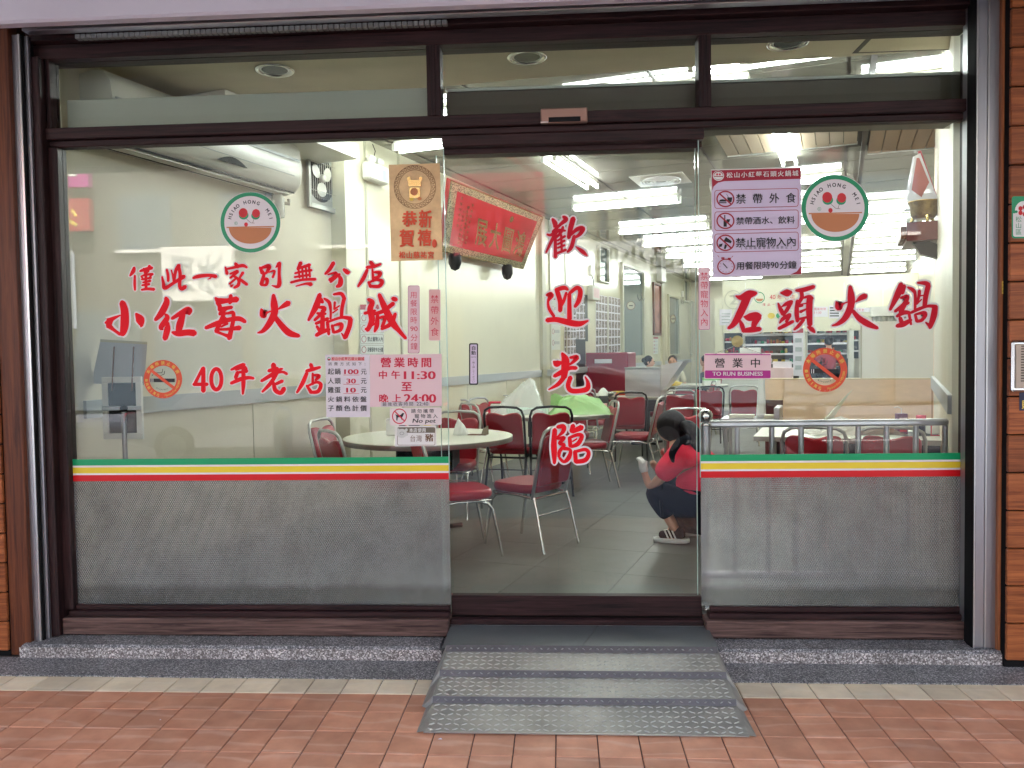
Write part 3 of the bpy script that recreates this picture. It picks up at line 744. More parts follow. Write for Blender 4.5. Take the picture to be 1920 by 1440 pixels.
pr.rect(1878.5, 527, 1886, 551, 'yellowprint'); pr.cells('內政部', 1879, 528, 1882.5, 549, 'ink', True); pr.cells('合格', 1882.5, 530, 1886, 549, 'ink', True); pr.done()

# ================================================================== BRUSH LETTERING
zA = (180, 480, 6.4); zB = (460, 480, 6.); zC = (1340, 500, 8.727); zD = (1540, 500, 8.); zE = (1000, 390, 5.76); zF = (1000, 640, 5.76); zG = (340, 660, 6.857)
G1, G2, G3, G4, G5 = 'small top line of red brush characters', 'large middle line of red brush characters', 'lower line about forty years', 'welcome characters on the sliding door', 'stone hotpot characters on the right pane'
LET = [
 ('僅', zA, 'red', G1, 'small red brush character 僅, first in the top line on the left pane', [[(460,140,30),(448,185,44),(410,238,20)],[(468,235,22),(466,330,28),(470,408,22)],[(532,182,24),(600,160,36),(672,142,36)],[(572,150,18),(590,215,18)],[(645,120,34),(622,190,30)],[(560,238,20),(600,225,24),(682,218,28)],[(545,240,20),(570,285,20)],[(670,225,20),(640,270,22)],[(608,160,28),(600,270,30),(604,395,32)],[(550,282,18),(662,262,26)],[(565,318,18),(655,298,28)],[(555,352,20),(642,338,28)],[(550,406,22),(620,395,30),(698,400,34)]]),
 ('此', zA, 'red', G1, 'small red brush character 此 between 僅 and 一 in the top line', [[(795,250,18),(810,320,32),(828,385,40),(930,325,32),(1058,245,46)],[(852,165,24),(866,230,28),(868,300,28)],[(905,170,14),(925,240,22),(935,310,24)],[(998,115,44),(960,175,34),(938,300,30)],[(990,115,34),(1012,220,36),(1005,350,36),(1030,395,38),(1072,368,44)]]),
 ('一', zA, 'red', G1, 'single horizontal red stroke 一 in the top line of brush characters', [[(1168,265,24),(1230,245,40),(1345,232,34),(1440,245,40)],[(1380,262,14),(1345,280,6)]]),
 ('家', zA, 'red', G1, 'small red brush character 家 above the large 莓', [[(1675,92,34),(1700,128,50)],[(1555,135,18),(1575,212,36)],[(1562,158,20),(1650,140,28),(1760,115,36),(1812,138,22)],[(1610,215,20),(1700,182,34)],[(1705,190,28),(1615,262,26)],[(1640,232,22),(1712,285,32),(1708,350,36),(1660,380,26)],[(1690,262,22),(1605,335,22)],[(1650,345,10),(1625,360,34)],[(1765,200,34),(1725,262,22)],[(1728,275,24),(1770,310,34),(1812,342,32)]]),
 ('別', zB, 'red', G1, 'small red brush character 別, fifth in the top line', [[(165,130,24),(195,190,44)],[(180,135,24),(268,115,44),(240,185,26),(198,205,20)],[(215,195,28),(182,318,42)],[(195,262,18),(245,262,34),(236,322,30),(180,325,22)],[(262,185,10),(330,168,20),(310,240,24)],[(345,130,10),(380,88,42)],[(385,80,38),(382,200,30),(384,310,44),(360,345,34),(300,332,8)]]),
 ('無', zB, 'red', G1, 'small red brush character 無 above the left edge of 鍋', [[(625,78,40),(592,150,30)],[(600,140,24),(725,100,34)],[(560,195,20),(640,175,24),(745,160,26)],[(600,150,20),(612,245,20)],[(642,140,20),(648,245,20)],[(682,135,20),(690,240,20)],[(718,120,22),(728,235,20)],[(555,238,20),(640,225,22),(725,212,22)],[(515,298,24),(640,268,26),(788,262,30)],[(572,340,12),(680,312,22),(740,318,44)]]),
 ('分', zB, 'red', G1, 'small red brush character 分 second from the end of the top line', [[(992,78,40),(950,150,38),(900,202,22)],[(1108,152,30),(1150,182,48),(1172,182,22)],[(930,210,14),(1020,188,26),(1000,235,34),(948,268,30)],[(1040,200,14),(1072,258,44),(1066,320,50),(1030,345,28)],[(1062,205,26),(960,290,28)]]),
 ('店', zB, 'red', G1, 'small red brush character 店 at the end of the top line', [[(1410,70,36),(1452,120,40)],[(1368,128,30),(1440,120,34),(1522,92,24)],[(1372,155,28),(1330,250,40),(1270,342,22)],[(1430,150,18),(1442,280,30)],[(1445,182,18),(1515,190,40),(1500,232,32),(1452,242,18)],[(1385,292,22),(1412,345,34)],[(1390,300,20),(1470,268,26),(1540,285,36),(1505,340,36),(1412,340,28)]]),
 ('小', zA, 'red', G2, 'large red brush character 小 with a darker left stroke, first of the middle line', [[(118,800,30),(150,795,92),(200,755,44),(292,712,14)],[(150,830,66),(215,885,34),(290,940,34)],[(318,560,66),(345,660,84),(345,820,92),(325,925,64),(302,950,20)],[(485,695,30),(530,760,92),(545,825,50),(540,850,14)]]),
 ('紅', zA, 'red', G2, 'large red brush character 红, second of the middle line', [[(842,505,40),(848,560,66),(790,680,70),(715,765,36)],[(835,700,24),(855,745,56),(785,850,56),(800,880,26)],[(868,800,24),(858,880,66),(830,990,56)],[(915,750,34),(1030,680,56),(1110,655,84),(1120,690,44)],[(1045,700,56),(1010,820,78),(990,910,60)],[(918,915,26),(985,930,62),(1100,918,66),(1180,925,72)]]),
 ('莓', zA, 'red', G2, 'large red brush character 莓, third of the middle line', [[(1435,505,26),(1480,540,66),(1580,535,50),(1690,520,66)],[(1620,475,40),(1608,560,46)],[(1450,560,30),(1485,600,46),(1480,650,34)],[(1500,640,50),(1630,615,36)],[(1490,695,46),(1555,640,38)],[(1500,690,30),(1580,688,26),(1645,680,40),(1650,760,42),(1628,870,46),(1600,985,56)],[(1320,862,38),(1450,812,56),(1600,765,48),(1720,752,52),(1790,788,40)],[(1540,690,40),(1480,820,46),(1440,905,38)],[(1445,905,34),(1530,940,30),(1600,965,46)],[(1440,880,30),(1560,880,30),(1725,862,54)],[(1535,730,22),(1575,765,26)],[(1500,850,20),(1580,810,26)]]),
 ('火', zB, 'red', G2, 'large red brush character 火 between 莓 and 鍋 on the left pane', [[(318,440,34),(325,540,70),(328,640,70),(270,760,62),(200,842,40),(140,865,12)],[(182,600,26),(205,660,74),(240,640,26),(298,618,12)],[(365,602,10),(430,562,44),(485,530,60)],[(338,690,46),(420,795,62),(500,868,66),(602,898,38)]]),
 ('鍋', zB, 'red', G2, 'large red brush character 鍋 on the left pane before 城', [[(838,435,44),(800,560,64),(712,722,26)],[(845,490,50),(870,520,34)],[(830,575,28),(892,590,42),(850,655,36),(780,722,28)],[(810,645,26),(905,650,24)],[(872,610,40),(868,820,50)],[(795,760,30),(930,705,34)],[(805,790,26),(835,835,36)],[(925,745,34),(940,880,30)],[(800,892,36),(870,850,46),(945,828,34)],[(888,478,20),(945,525,36),(962,620,24),(960,705,22)],[(995,432,22),(1080,425,36),(1115,480,36)],[(1115,470,38),(1090,580,36),(1082,690,34)],[(1008,520,24),(1002,600,20)],[(1000,600,18),(1060,560,14)],[(985,640,14),(1040,600,14)],[(930,742,24),(1080,692,28),(1185,705,46)],[(1185,710,48),(1170,800,48),(1125,915,48)],[(1085,870,12),(1120,925,30)],[(978,782,30),(995,860,30)],[(985,785,18),(1080,765,36),(1072,830,36),(995,862,24)]]),
 ('城', zB, 'red', G2, 'large red brush character 城 at the end of the middle line', [[(1385,490,34),(1430,520,46),(1405,600,60),(1425,720,60),(1375,835,40)],[(1345,645,32),(1460,615,26)],[(1355,825,26),(1450,760,26)],[(1508,435,36),(1560,560,62),(1650,740,72),(1725,835,46),(1805,925,30)],[(1430,655,28),(1540,625,40),(1665,535,42)],[(1660,480,42),(1695,490,46)],[(1490,650,30),(1480,780,48),(1455,850,22)],[(1480,705,22),(1570,690,34),(1540,800,34)],[(1688,650,32),(1640,760,46),(1535,820,30)]]),
 ('4', zG, 'red', G3, 'red figure 4 at the start of the lower line', [[(280,205,36),(225,310,36),(178,405,40)],[(162,415,40),(335,415,40)],[(285,205,44),(285,500,54)]]),
 ('0', zG, 'red', G3, 'red figure 0 after the 4 in the lower line', [[(452 + 66 * math.cos(t * .5236), 350 + 132 * math.sin(t * .5236), 44) for t in range(13)]]),
 ('年', zG, 'red', G3, 'red brush character 年 directly after the figures 40', [[(805,165,50),(720,195,44),(642,228,24)],[(700,235,14),(800,195,44),(835,230,40)],[(725,265,26),(845,245,40)],[(725,262,44),(700,330,44)],[(642,402,34),(760,350,48),(860,330,40),(930,338,30)],[(800,200,44),(800,400,48),(792,540,22)]]),
 ('老', zG, 'red', G3, 'red brush character 老 third from the end of the forty years line', [[(1185,160,56),(1195,250,60),(1185,330,48)],[(1125,242,40),(1235,212,46)],[(1032,372,34),(1150,300,46),(1265,228,36),(1305,215,16)],[(1210,275,24),(1300,255,30),(1358,282,32)],[(1235,265,36),(1150,400,46),(1042,512,24)],[(1300,372,40),(1220,410,34)],[(1190,400,40),(1210,490,50),(1280,525,48),(1322,470,54)]]),
 ('店', zG, 'red', G3, 'red brush character 店 touching the white price notice', [[(1665,160,42),(1690,225,42)],[(1610,245,36),(1700,220,42),(1785,195,28)],[(1615,270,40),(1560,400,48),(1488,520,26)],[(1690,275,24),(1692,410,34)],[(1705,295,20),(1770,310,46),(1725,362,26)],[(1615,432,28),(1672,520,44)],[(1630,435,24),(1740,388,30),(1795,420,42),(1760,505,44),(1672,518,34)]]),
 ('石', zC, 'crimson', G5, 'large dark red brush character 石, first on the right pane', [[(345,480,20),(430,505,78),(560,455,118),(672,435,56)],[(525,490,130),(480,620,116),(380,830,104),(300,950,76),(225,1005,44)],[(405,870,24),(445,960,66),(475,1060,50)],[(475,820,16),(560,830,110),(680,800,104),(745,805,50)],[(705,815,116),(650,930,86),(630,1010,62)],[(460,1050,54),(600,1032,84),(740,1020,62)]]),
 ('頭', zC, 'crimson', G5, 'large dark red brush character 頭 beside 石 on the right pane', [[(1078,430,20),(1180,430,104),(1245,420,56)],[(1038,600,24),(1078,700,60),(1125,780,64)],[(1095,655,16),(1180,605,56),(1262,570,46)],[(1250,580,56),(1185,700,56),(1130,775,46)],[(1060,925,20),(1120,850,56),(1230,785,52)],[(1235,800,40),(1170,900,44)],[(1048,1012,46),(1160,955,56),(1280,895,44)],[(1330,390,34),(1450,380,66),(1618,328,56)],[(1415,400,56),(1425,500,56),(1370,600,50)],[(1352,560,50),(1340,750,66),(1352,890,56)],[(1440,515,24),(1540,488,46),(1600,520,40)],[(1555,500,88),(1545,700,94),(1555,950,76)],[(1385,640,50),(1435,635,36)],[(1390,620,20),(1500,600,16)],[(1400,740,44),(1505,690,20)],[(1365,860,34),(1500,830,34)],[(1455,865,44),(1370,970,50),(1298,1032,26)],[(1512,985,14),(1580,1020,66),(1632,1072,34)]]),
 ('火', zD, 'crimson', G5, 'large dark red brush character 火, third on the right pane', [[(430,300,46),(445,450,96),(438,600,92),(360,760,80),(260,850,52),(162,885,18)],[(225,530,26),(262,600,104),(320,560,28),(398,528,14)],[(510,532,12),(590,470,66),(658,440,74)],[(470,660,46),(560,770,74),(700,860,82),(838,920,42)]]),
 ('鍋', zD, 'crimson', G5, 'large dark red brush character 鍋, last on the right pane', [[(1195,262,60),(1150,400,88),(1030,645,36)],[(1240,290,56),(1215,400,44)],[(1185,470,26),(1285,450,56),(1240,560,56),(1105,670,40)],[(1200,590,46),(1305,540,40)],[(1250,560,60),(1185,690,60)],[(1130,745,36),(1230,690,60),(1320,690,46)],[(1180,770,50),(1200,830,60)],[(1312,700,40),(1342,865,30)],[(1132,890,50),(1230,862,72),(1340,800,46)],[(1295,310,26),(1370,350,50),(1405,420,40),(1402,640,34)],[(1442,242,26),(1560,250,60),(1605,280,66)],[(1602,280,66),(1562,450,68),(1545,600,58)],[(1468,362,42),(1462,430,42),(1432,560,26)],[(1475,440,20),(1530,430,14)],[(1432,562,16),(1500,490,16)],[(1340,692,34),(1450,640,44),(1590,592,38),(1720,602,54)],[(1702,610,76),(1682,740,84),(1630,900,56),(1620,930,16)],[(1560,835,18),(1625,890,54)],[(1402,720,34),(1432,820,46)],[(1402,718,26),(1530,690,46),(1555,725,56),(1505,800,44),(1432,820,40)]]),
 ('歡', zE, 'crimson', G4, 'crimson brush character 歡 at the top of the sliding door', [[(208,120,26),(235,170,50),(225,205,20)],[(325,95,30),(352,125,44),(290,180,30),(210,258,26)],[(150,285,18),(190,292,28),(270,245,36),(345,245,18)],[(245,262,36),(190,370,30),(138,480,16)],[(238,335,28),(238,530,34)],[(235,330,22),(300,262,28),(320,205,24)],[(262,352,18),(342,305,24)],[(262,392,18),(338,352,22)],[(262,432,18),(338,402,22)],[(250,492,24),(350,452,26)],[(300,290,22),(308,475,22)],[(430,115,50),(402,220,48),(382,322,36)],[(395,300,22),(470,232,38),(535,222,44),(505,280,36),(448,322,20)],[(442,305,34),(412,420,38),(368,476,20)],[(458,418,12),(530,470,38),(580,515,16)]]),
 ('迎', zE, 'red', G4, 'red brush character 迎, second down the sliding door', [[(148,940,30),(190,942,58),(160,1010,22),(172,1090,30),(222,1170,28)],[(245,885,36),(330,862,42),(372,882,26)],[(255,890,44),(290,1010,46),(290,1110,40)],[(355,915,24),(330,1000,30),(300,1065,20)],[(388,930,36),(390,1200,46)],[(392,920,30),(470,862,38),(508,900,44),(490,1000,44),(450,1065,30)],[(150,1212,44),(250,1205,50),(400,1240,60),(500,1250,52),(590,1218,16)]]),
 ('光', zF, 'red', G4, 'red brush character 光, third down the sliding door', [[(312,130,26),(345,200,76),(340,300,72),(330,390,56)],[(222,220,26),(255,240,66),(312,222,14)],[(398,175,24),(470,172,44),(430,222,30),(372,262,16)],[(228,375,34),(310,330,48),(390,290,38),(462,288,36)],[(335,380,46),(270,460,38),(165,522,12)],[(400,390,44),(375,480,44),(410,532,46),(500,535,44),(580,512,50),(590,450,36),(560,382,12)]]),
 ('臨', zF, 'red', G4, 'red brush character 臨 at the bottom of the sliding door', [[(232,955,44),(222,1100,54),(225,1200,54),(228,1315,30)],[(262,925,34),(325,920,46),(320,975,38),(258,1032,12)],[(262,1050,28),(335,1040,30),(285,1100,36),(335,1120,28),(285,1185,36),(275,1245,28)],[(330,1155,38),(400,1175,30),(382,1255,44),(330,1300,30),(282,1258,26)],[(430,910,44),(408,970,36)],[(420,975,40),(520,930,56)],[(392,1040,36),(400,1130,40)],[(402,1035,28),(480,1008,34),(525,1025,38),(482,1105,44),(410,1138,28)],[(425,1080,14),(470,1052,14)],[(450,1190,40),(458,1300,40)],[(462,1188,28),(560,1168,34),(598,1210,38),(562,1280,44),(462,1300,40)]]),
]
for ch, z, m_, g, lb, st in LET:
    brush(ch, st, (GY if g != G4 else DY), m_, lb, g, *z, out=(1.25 if g in (G1, G3) else 1.75))

# ================================================================== STICKERS AND NOTICES ON THE GLASS
def logo(root_label, cx, cy, rx, ry):
    pr = sticker('logo_sticker', root_label, 'sticker', onY(GY), 0, 0)
    pr.disc(cx, cy, rx, ry, 'white', 'rim'); pr.ring(cx, cy, rx * .985, ry * .985, rx * .125, 'greenlogo', 'green_ring')
    pr.arc('HSIAO', cx, cy + .02 * ry, rx * .70, 190, 238, ry * .115, 'ink', .03); pr.arc('HONG', cx, cy + .02 * ry, rx * .70, 249, 298, ry * .115, 'ink', .03); pr.arc('MEI', cx, cy + .02 * ry, rx * .70, 318, 353, ry * .115, 'ink', .03)
    s = rx / 64.
    for x, y, rr in ((-14, -18, 10), (11, -17, 9)):
        pr.disc(cx + x * s, cy + (y + 3) * s, rr * s, rr * .9 * s, 'greenlogo', 'leaf', 0, 360); pr.disc(cx + (x - 1 + (2 if x > 0 else 0)) * s, cy + (y - 2) * s, rr * .93 * s, rr * 1.0 * s, 'berry', 'berry')
    pr.disc(cx - 9 * s, cy + 4.5 * s, 4 * s, 4.4 * s, 'berry', 'berry')
    pr.bar(cx - 8 * s, cy - 7 * s, cx + 1 * s, cy + 1 * s, .8 * s, 'bronzeprint', 'stem'); pr.bar(cx + s, cy + s, cx + 9 * s, cy + 1.6 * s, .8 * s, 'bronzeprint', 'stem'); pr.bar(cx + 8 * s, cy - 8 * s, cx + 5 * s, cy + s, .8 * s, 'bronzeprint', 'stem')
    pr.ring(cx - 30 * s, cy + 2 * s, 3.4 * s, 3.4 * s, .6 * s, 'greenlogo', 'registered_mark'); pr.line('R', cx - 31.2 * s, cy + .2 * s, cx - 28.8 * s, cy + 3.8 * s, 'greenlogo')
    pr.disc(cx, cy + 11 * s, 45 * s, 34 * s, 'bowl', 'bowl', 0, 180, 24); pr.rect(cx - 50 * s, cy + 9.5 * s, cx + 50 * s, cy + 11.8 * s, 'bowl', 'bowl_rim', sk=-.02)
    pr.done()
logo('round green-ringed strawberry bowl logo sticker on the left pane', 469.5, 417, 57, 57.5)
logo('round green-ringed strawberry bowl logo sticker on the right pane', 1566, 390, 64, 63)

def nosmoke(label, cx, cy, r):
    pr = sticker('no_smoking_sticker', label, 'sticker', onY(GY), 0, 0); s = r / 42.
    pr.mb('orange', 'red_ring')
    pr.ring(cx, cy, r, r, 12.5 * s, 'orange', 'red_ring'); 
    pr.rect(cx - 28 * s, cy - 1.5 * s, cx + 26 * s, cy + 6.5 * s, 'ink', 'cigarette'); pr.rect(cx - 26.2 * s, cy - 1.5 * s, cx - 25 * s, cy + 6.5 * s, 'whitepaint', 'cigarette_band'); pr.rect(cx - 22.5 * s, cy - 1.5 * s, cx - 21 * s, cy + 6.5 * s, 'whitepaint', 'cigarette_band')
    for a in ((-14, -14, -2, -14), (-2, -14, 0, -22), (-5, -8, 3, -11), (3, -11, 4, -18), (-24, -7, -19, -14)): pr.bar(cx + a[0] * s, cy + a[1] * s, cx + a[2] * s, cy + a[3] * s, 1.3 * s, 'ink', 'smoke')
    pr.bar(cx - 24 * s, cy - 18 * s, cx + 24 * s, cy + 19 * s, 6.5 * s, 'orange', 'slash')
    pr.arc('本場所禁止吸菸', cx, cy, r * .85, 197, 343, 8.2 * s, 'yellowprint', .02)
    pr.arc('最高罰1萬元', cx, cy, r * .85, 183, 100, 6.5 * s, 'yellowprint', .02)
    pr.arc('Maximum Fine', cx, cy, r * .85, 82, 38, 4.5 * s, 'yellowprint'); pr.arc('NT$10000', cx, cy, r * .85, 34, 4, 4.5 * s, 'yellowprint')
    pr.arc('臺北市政府衛生局', cx, cy, r * .55, 128, 60, 2.8 * s, 'ink'); pr.arc('關心您', cx, cy, r * .95, 112, 70, 2.4 * s, 'pinkpaper')
    pr.done()
nosmoke('round red no smoking sticker on the left pane beside the figure 4', 305.5, 711, 36)
nosmoke('round red no smoking sticker low on the right pane near the open sign', 1547, 693.5, 41.5)

f = onY(GY)
# price notice
pr = sticker('price_notice', 'white paper price notice taped left of the pink opening hours sheet', 'notice', f, 0, 0)
pr.poly([(610, 665), (693, 664.5), (694, 782), (612, 782.5)], 'whitepaper', 'paper')
pr.rect(621, 669, 683.5, 676.5, 'pinkpaper2', 'header'); pr.ring(616.8, 673, 3.2, 3.4, 1, 'greenlogo', 'tiny_logo'); pr.disc(616.8, 674, 2, 1.6, 'redprint', 'tiny_logo')
pr.cells('松山小紅莓石頭火鍋城', 621.5, 669.3, 683, 676.3, 'redprint', bold=.02)
pr.cells('消費方式如下：', 613, 678.5, 692, 686, 'ink')
for y, a, b, c in ((697, '起鍋', '100', '元'), (714.5, '人頭', '30', '元'), (731.5, '雞蛋', '10', '元')):
    pr.cells(a, 614, y - 7, 639.5, y + 6, 'ink', bold=.012); x0 = {3: 646, 2: 650, 1: 650}[len(b)]
    pr.line(b, x0, y - 4.5, 672 if len(b) > 2 else 667, y + 4.5, 'redprint', .03); pr.cells(c, 676, y - 7, 688, y + 6, 'ink', bold=.012); pr.rect(644, y + 5.8, 674, y + 6.5, 'redprint', 'underline')
pr.cells('火鍋料依盤', 613, 742, 689.5, 755, 'ink', bold=.012, fill=.86); pr.cells('子顏色計價', 613, 758.5, 689.5, 772, 'ink', bold=.012, fill=.86)
pr.done()
# opening hours
pr = sticker('opening_hours_notice', 'pink opening hours sheet reading 11:30 to 24:00 in thick red characters', 'notice', f, 0, 0)
pr.poly([(693.5, 665), (828, 663.5), (828.5, 761.5), (694, 763)], 'pinkpaper', 'paper')
pr.cells('營業時間', 711, 669, 812, 690, 'redprint', bold=.03, fill=.9); pr.cells('中午', 706, 694, 754, 711.5, 'redprint', bold=.03); pr.line('11:30', 758, 696, 816, 711, 'redprint', .035)
pr.cells('至', 751, 715, 774, 734, 'redprint', bold=.03, fill=1); pr.cells('晚上', 707, 738, 756, 756, 'redprint', bold=.03); pr.line('24:00', 758, 739, 817, 755, 'redprint', .035); pr.done()
pr = sticker('paper_strip', 'narrow translucent strip with the last seating time under the opening hours', 'notice', lambda px, py, h: atY(px, py, GY - .0018) + Vector((0, -h, 0)), 0, 0)
pr.poly([(714, 754), (806, 752), (806, 761), (714, 763)], mat('strip_paper', (.62, .56, .60), .5), 'paper'); pr.cells('最後收客時間', 716, 753.5, 776, 762, 'ink', sk=-.01); pr.line('22:40', 781, 754, 803, 760.5, 'ink', sk=-.01); pr.done()
# no pet
pr = sticker('no_pet_notice', 'white no pet notice with a crossed-out dog below the opening hours', 'notice', f, 0, 0)
pr.rect(731, 765, 828, 797.5, mat('pale_pink_card', (.80, .70, .70), .5), 'card', r=3, sk=-.01)
pr.poly([(741, 776), (744, 778), (751, 778), (755, 774), (758, 775), (756, 779), (754, 783), (755, 787), (753, 787), (751, 782.5), (746, 782.5), (745, 789), (743, 788), (743, 781)], 'ink', 'dog')
pr.ring(749, 780.5, 14, 14.5, 2, 'redprint', 'ring'); pr.bar(739.5, 770.5, 759, 790, 2.2, 'redprint', 'slash')
pr.cells('請勿攜帶', 769.5, 766, 815, 775, 'ink', bold=.01); pr.cells('寵物進入', 776, 775.5, 822, 784.5, 'ink', bold=.01); pr.line('No pet', 773, 785, 816, 795, 'ink', .02, shear=.2); pr.done()
# pork notice
pr = sticker('pork_notice', 'white card with a pink pig drawing saying the shop uses local pork', 'notice', f, 0, 0)
pr.poly([(740, 799), (818, 798), (818.5, 836), (741, 837)], 'whitepaint', 'card'); pr.frame(745, 801, 816, 835, .8, 'bronzeprint', 'border', r=3); pr.rect(745.5, 801.5, 815.5, 811.5, mat('olive_print', (.16, .14, .10), .5), 'header')
pr.cells('本店使用', 767, 802, 799, 811, 'whitepaint', bold=.02); pr.disc(753.5, 812.5, 9.5, 8.5, 'greypaper', 'pig'); pr.disc(746.5, 806, 2.5, 2.8, 'greypaper', 'pig'); pr.disc(762, 806, 2.5, 2.8, 'greypaper', 'pig'); pr.disc(762.5, 814.5, 3, 2.8, 'greypaper', 'pig'); pr.ring(753.5, 812.5, 4, 2.8, .5, 'ink', 'pig_snout')
pr.cells('台灣', 768, 815, 792, 829, 'bronzeprint'); pr.cells('豬', 797, 813, 813, 828, 'bronzeprint', bold=.02, fill=1); pr.done()
# vertical strips
def vstrip(label, x0, y0, x1, y1, txt, m, edge, Y=GY, bold=0., tilt=0):
    pr = sticker('strip_notice', label, 'notice', onY(Y), 0, 0)
    pr.rect(x0, y0, x1, y1, edge, 'card_edge', r=2.5, sk=tilt); pr.rect(x0 + .9, y0 + .9, x1 - .9, y1 - .9, m, 'card', r=2, sk=tilt)
    pr.cells(txt, x0 + 2.6, y0 + 8, x1 - 2.6, y1 - 6, 'redprint', True, bold, fill=.95); pr.done()
pr = sticker('strip_notice', 'pink upright strip about the 90 minute dining limit on the left pane', 'notice', f, 0, 0)
pr.rect(765, 535.5, 786.5, 662.5, 'magenta', 'card_edge', r=3); pr.rect(765.8, 536.3, 785.7, 661.7, 'pinkpaper', 'card', r=2.6)
pr.cells('用餐限時', 768.5, 545, 783, 608, 'redprint', True); pr.line('90', 769.5, 612, 783, 621, 'redprint', .01); pr.cells('分鐘', 769, 625, 784, 657, 'redprint', True); pr.done()
vstrip('salmon upright strip forbidding outside food on the left pane', 804, 542.5, 826, 638.5, '禁帶外食', 'pinkpaper2', 'pinkpaper')
vstrip('pink upright strip forbidding pets on the right pane edge', 1310, 501, 1331, 618, '禁帶寵物入內', 'pinkpaper', 'magenta')
pr = sticker('push_plate', 'black-edged upright strip marking the automatic door', 'notice', onY(DY), 0, 0)
pr.rect(879.5, 643.5, 896.5, 721.5, 'ink', 'edge', r=3); pr.rect(881.8, 646, 894.2, 719, 'lilac', 'face', r=1.5); pr.cells('自動', 883, 648, 893, 666, 'ink', True, bold=.02); pr.line('AUTO', 883.5, 668.5, 892.5, 670.5, 'ink', .02); pr.cells('・輕く押してください', 885, 673, 891, 718, 'ink', True); pr.done()
# gold new year sheet
pr = sticker('new_year_sheet', 'gold foil new year greeting sheet with a round emblem taped to the left pane', 'notice', f, 0, 0)
pr.poly([(729, 309), (824.5, 306), (830, 487), (733.5, 490)], 'gold', 'sheet')
pr.ring(778, 350.5, 39.5, 41, 1, 'bronzeprint', 'ring'); pr.ring(778, 350.5, 31, 32.5, 1, 'bronzeprint', 'ring')
for k in range(30):
    a = k * math.tau / 30; x, y = 778 + 35 * math.cos(a), 350.5 + 36.5 * math.sin(a); pr.ring(x, y, 3.2, 3.2, .9, 'bronzeprint', 'scrollwork', seg=8); pr.bar(x - 3 * math.sin(a), y + 3 * math.cos(a), x + 2.6 * math.cos(a), y + 2.6 * math.sin(a), .8, 'bronzeprint', 'scrollwork')
for x0, y0, x1, y1 in ((766, 338, 790, 350), (768, 352, 788, 372), (764, 332, 770, 340), (786, 332, 792, 340)): pr.rect(x0, y0, x1, y1, 'goldtext', 'emblem', r=2)
pr.disc(777, 360, 7, 7, 'bowl', 'emblem'); pr.disc(772, 374, 4, 3, 'yellowprint', 'emblem'); pr.disc(787, 373, 4, 3, 'bowl', 'emblem')
for x, y, w_, h_, c in ((755, 396, 27, 30, '恭'), (750, 430, 27, 34, '賀'), (786, 394, 24, 34, '新'), (784, 430, 25, 32, '禧')):
    pr.lay += 1; pr.glyph(c, x + w_ / 2, y + h_ / 2, w_ * 1.05, h_, 'orange', 'lettering', .035)
pr.disc(815, 457, 4.5, 8, 'orange', 'seal'); pr.line('2024', 760, 465, 780, 469, 'whitepaint') if False else None
pr.cells('松山慈祐宮', 748, 471, 815, 486, 'orange', bold=.03); pr.done()
# house rules poster on the right pane
pr = sticker('house_rules_poster', 'lilac house rules poster with maroon header and four pictogram rows', 'poster', f, 0, 0)
sk = -.028
T = lambda pts: [(x, y + sk * (x - 1334)) for x, y in pts]
pr.poly(T([(1333, 318), (1502, 318), (1503.5, 520), (1336, 521)]), 'whitepaint', 'edge'); pr.poly(T([(1334, 319.5), (1501, 319.5), (1502, 519), (1337, 519.5)]), 'lilac', 'paper')
pr.poly(T([(1334, 319.5), (1501, 319.5), (1501.5, 340), (1358, 340.5), (1346, 343), (1338, 350), (1335.5, 358)]), 'darkred', 'header')
pr.poly(T([(1502, 519), (1482, 519), (1494, 513.5), (1502, 503)]), 'darkred', 'corner')
pr.disc(1347, 329.5, 10.5, 9.5, 'whitepaint', 'small_logo'); pr.disc(1347, 329, 9, 8.3, 'darkred', 'small_logo'); pr.disc(1347, 330, 8.4, 7.5, 'whitepaint', 'small_logo', 180, 360); pr.disc(1347, 331.5, 8, 5, 'whitepaint', 'small_logo', 0, 180); pr.disc(1344.5, 327, 2, 2, 'redprint', 'small_logo'); pr.disc(1349.5, 327, 2, 2, 'redprint', 'small_logo')
pr.cells('松山小紅莓石頭火鍋城', 1361, 322.5, 1498, 334.5, 'whitepaint', bold=.012, sk=sk)
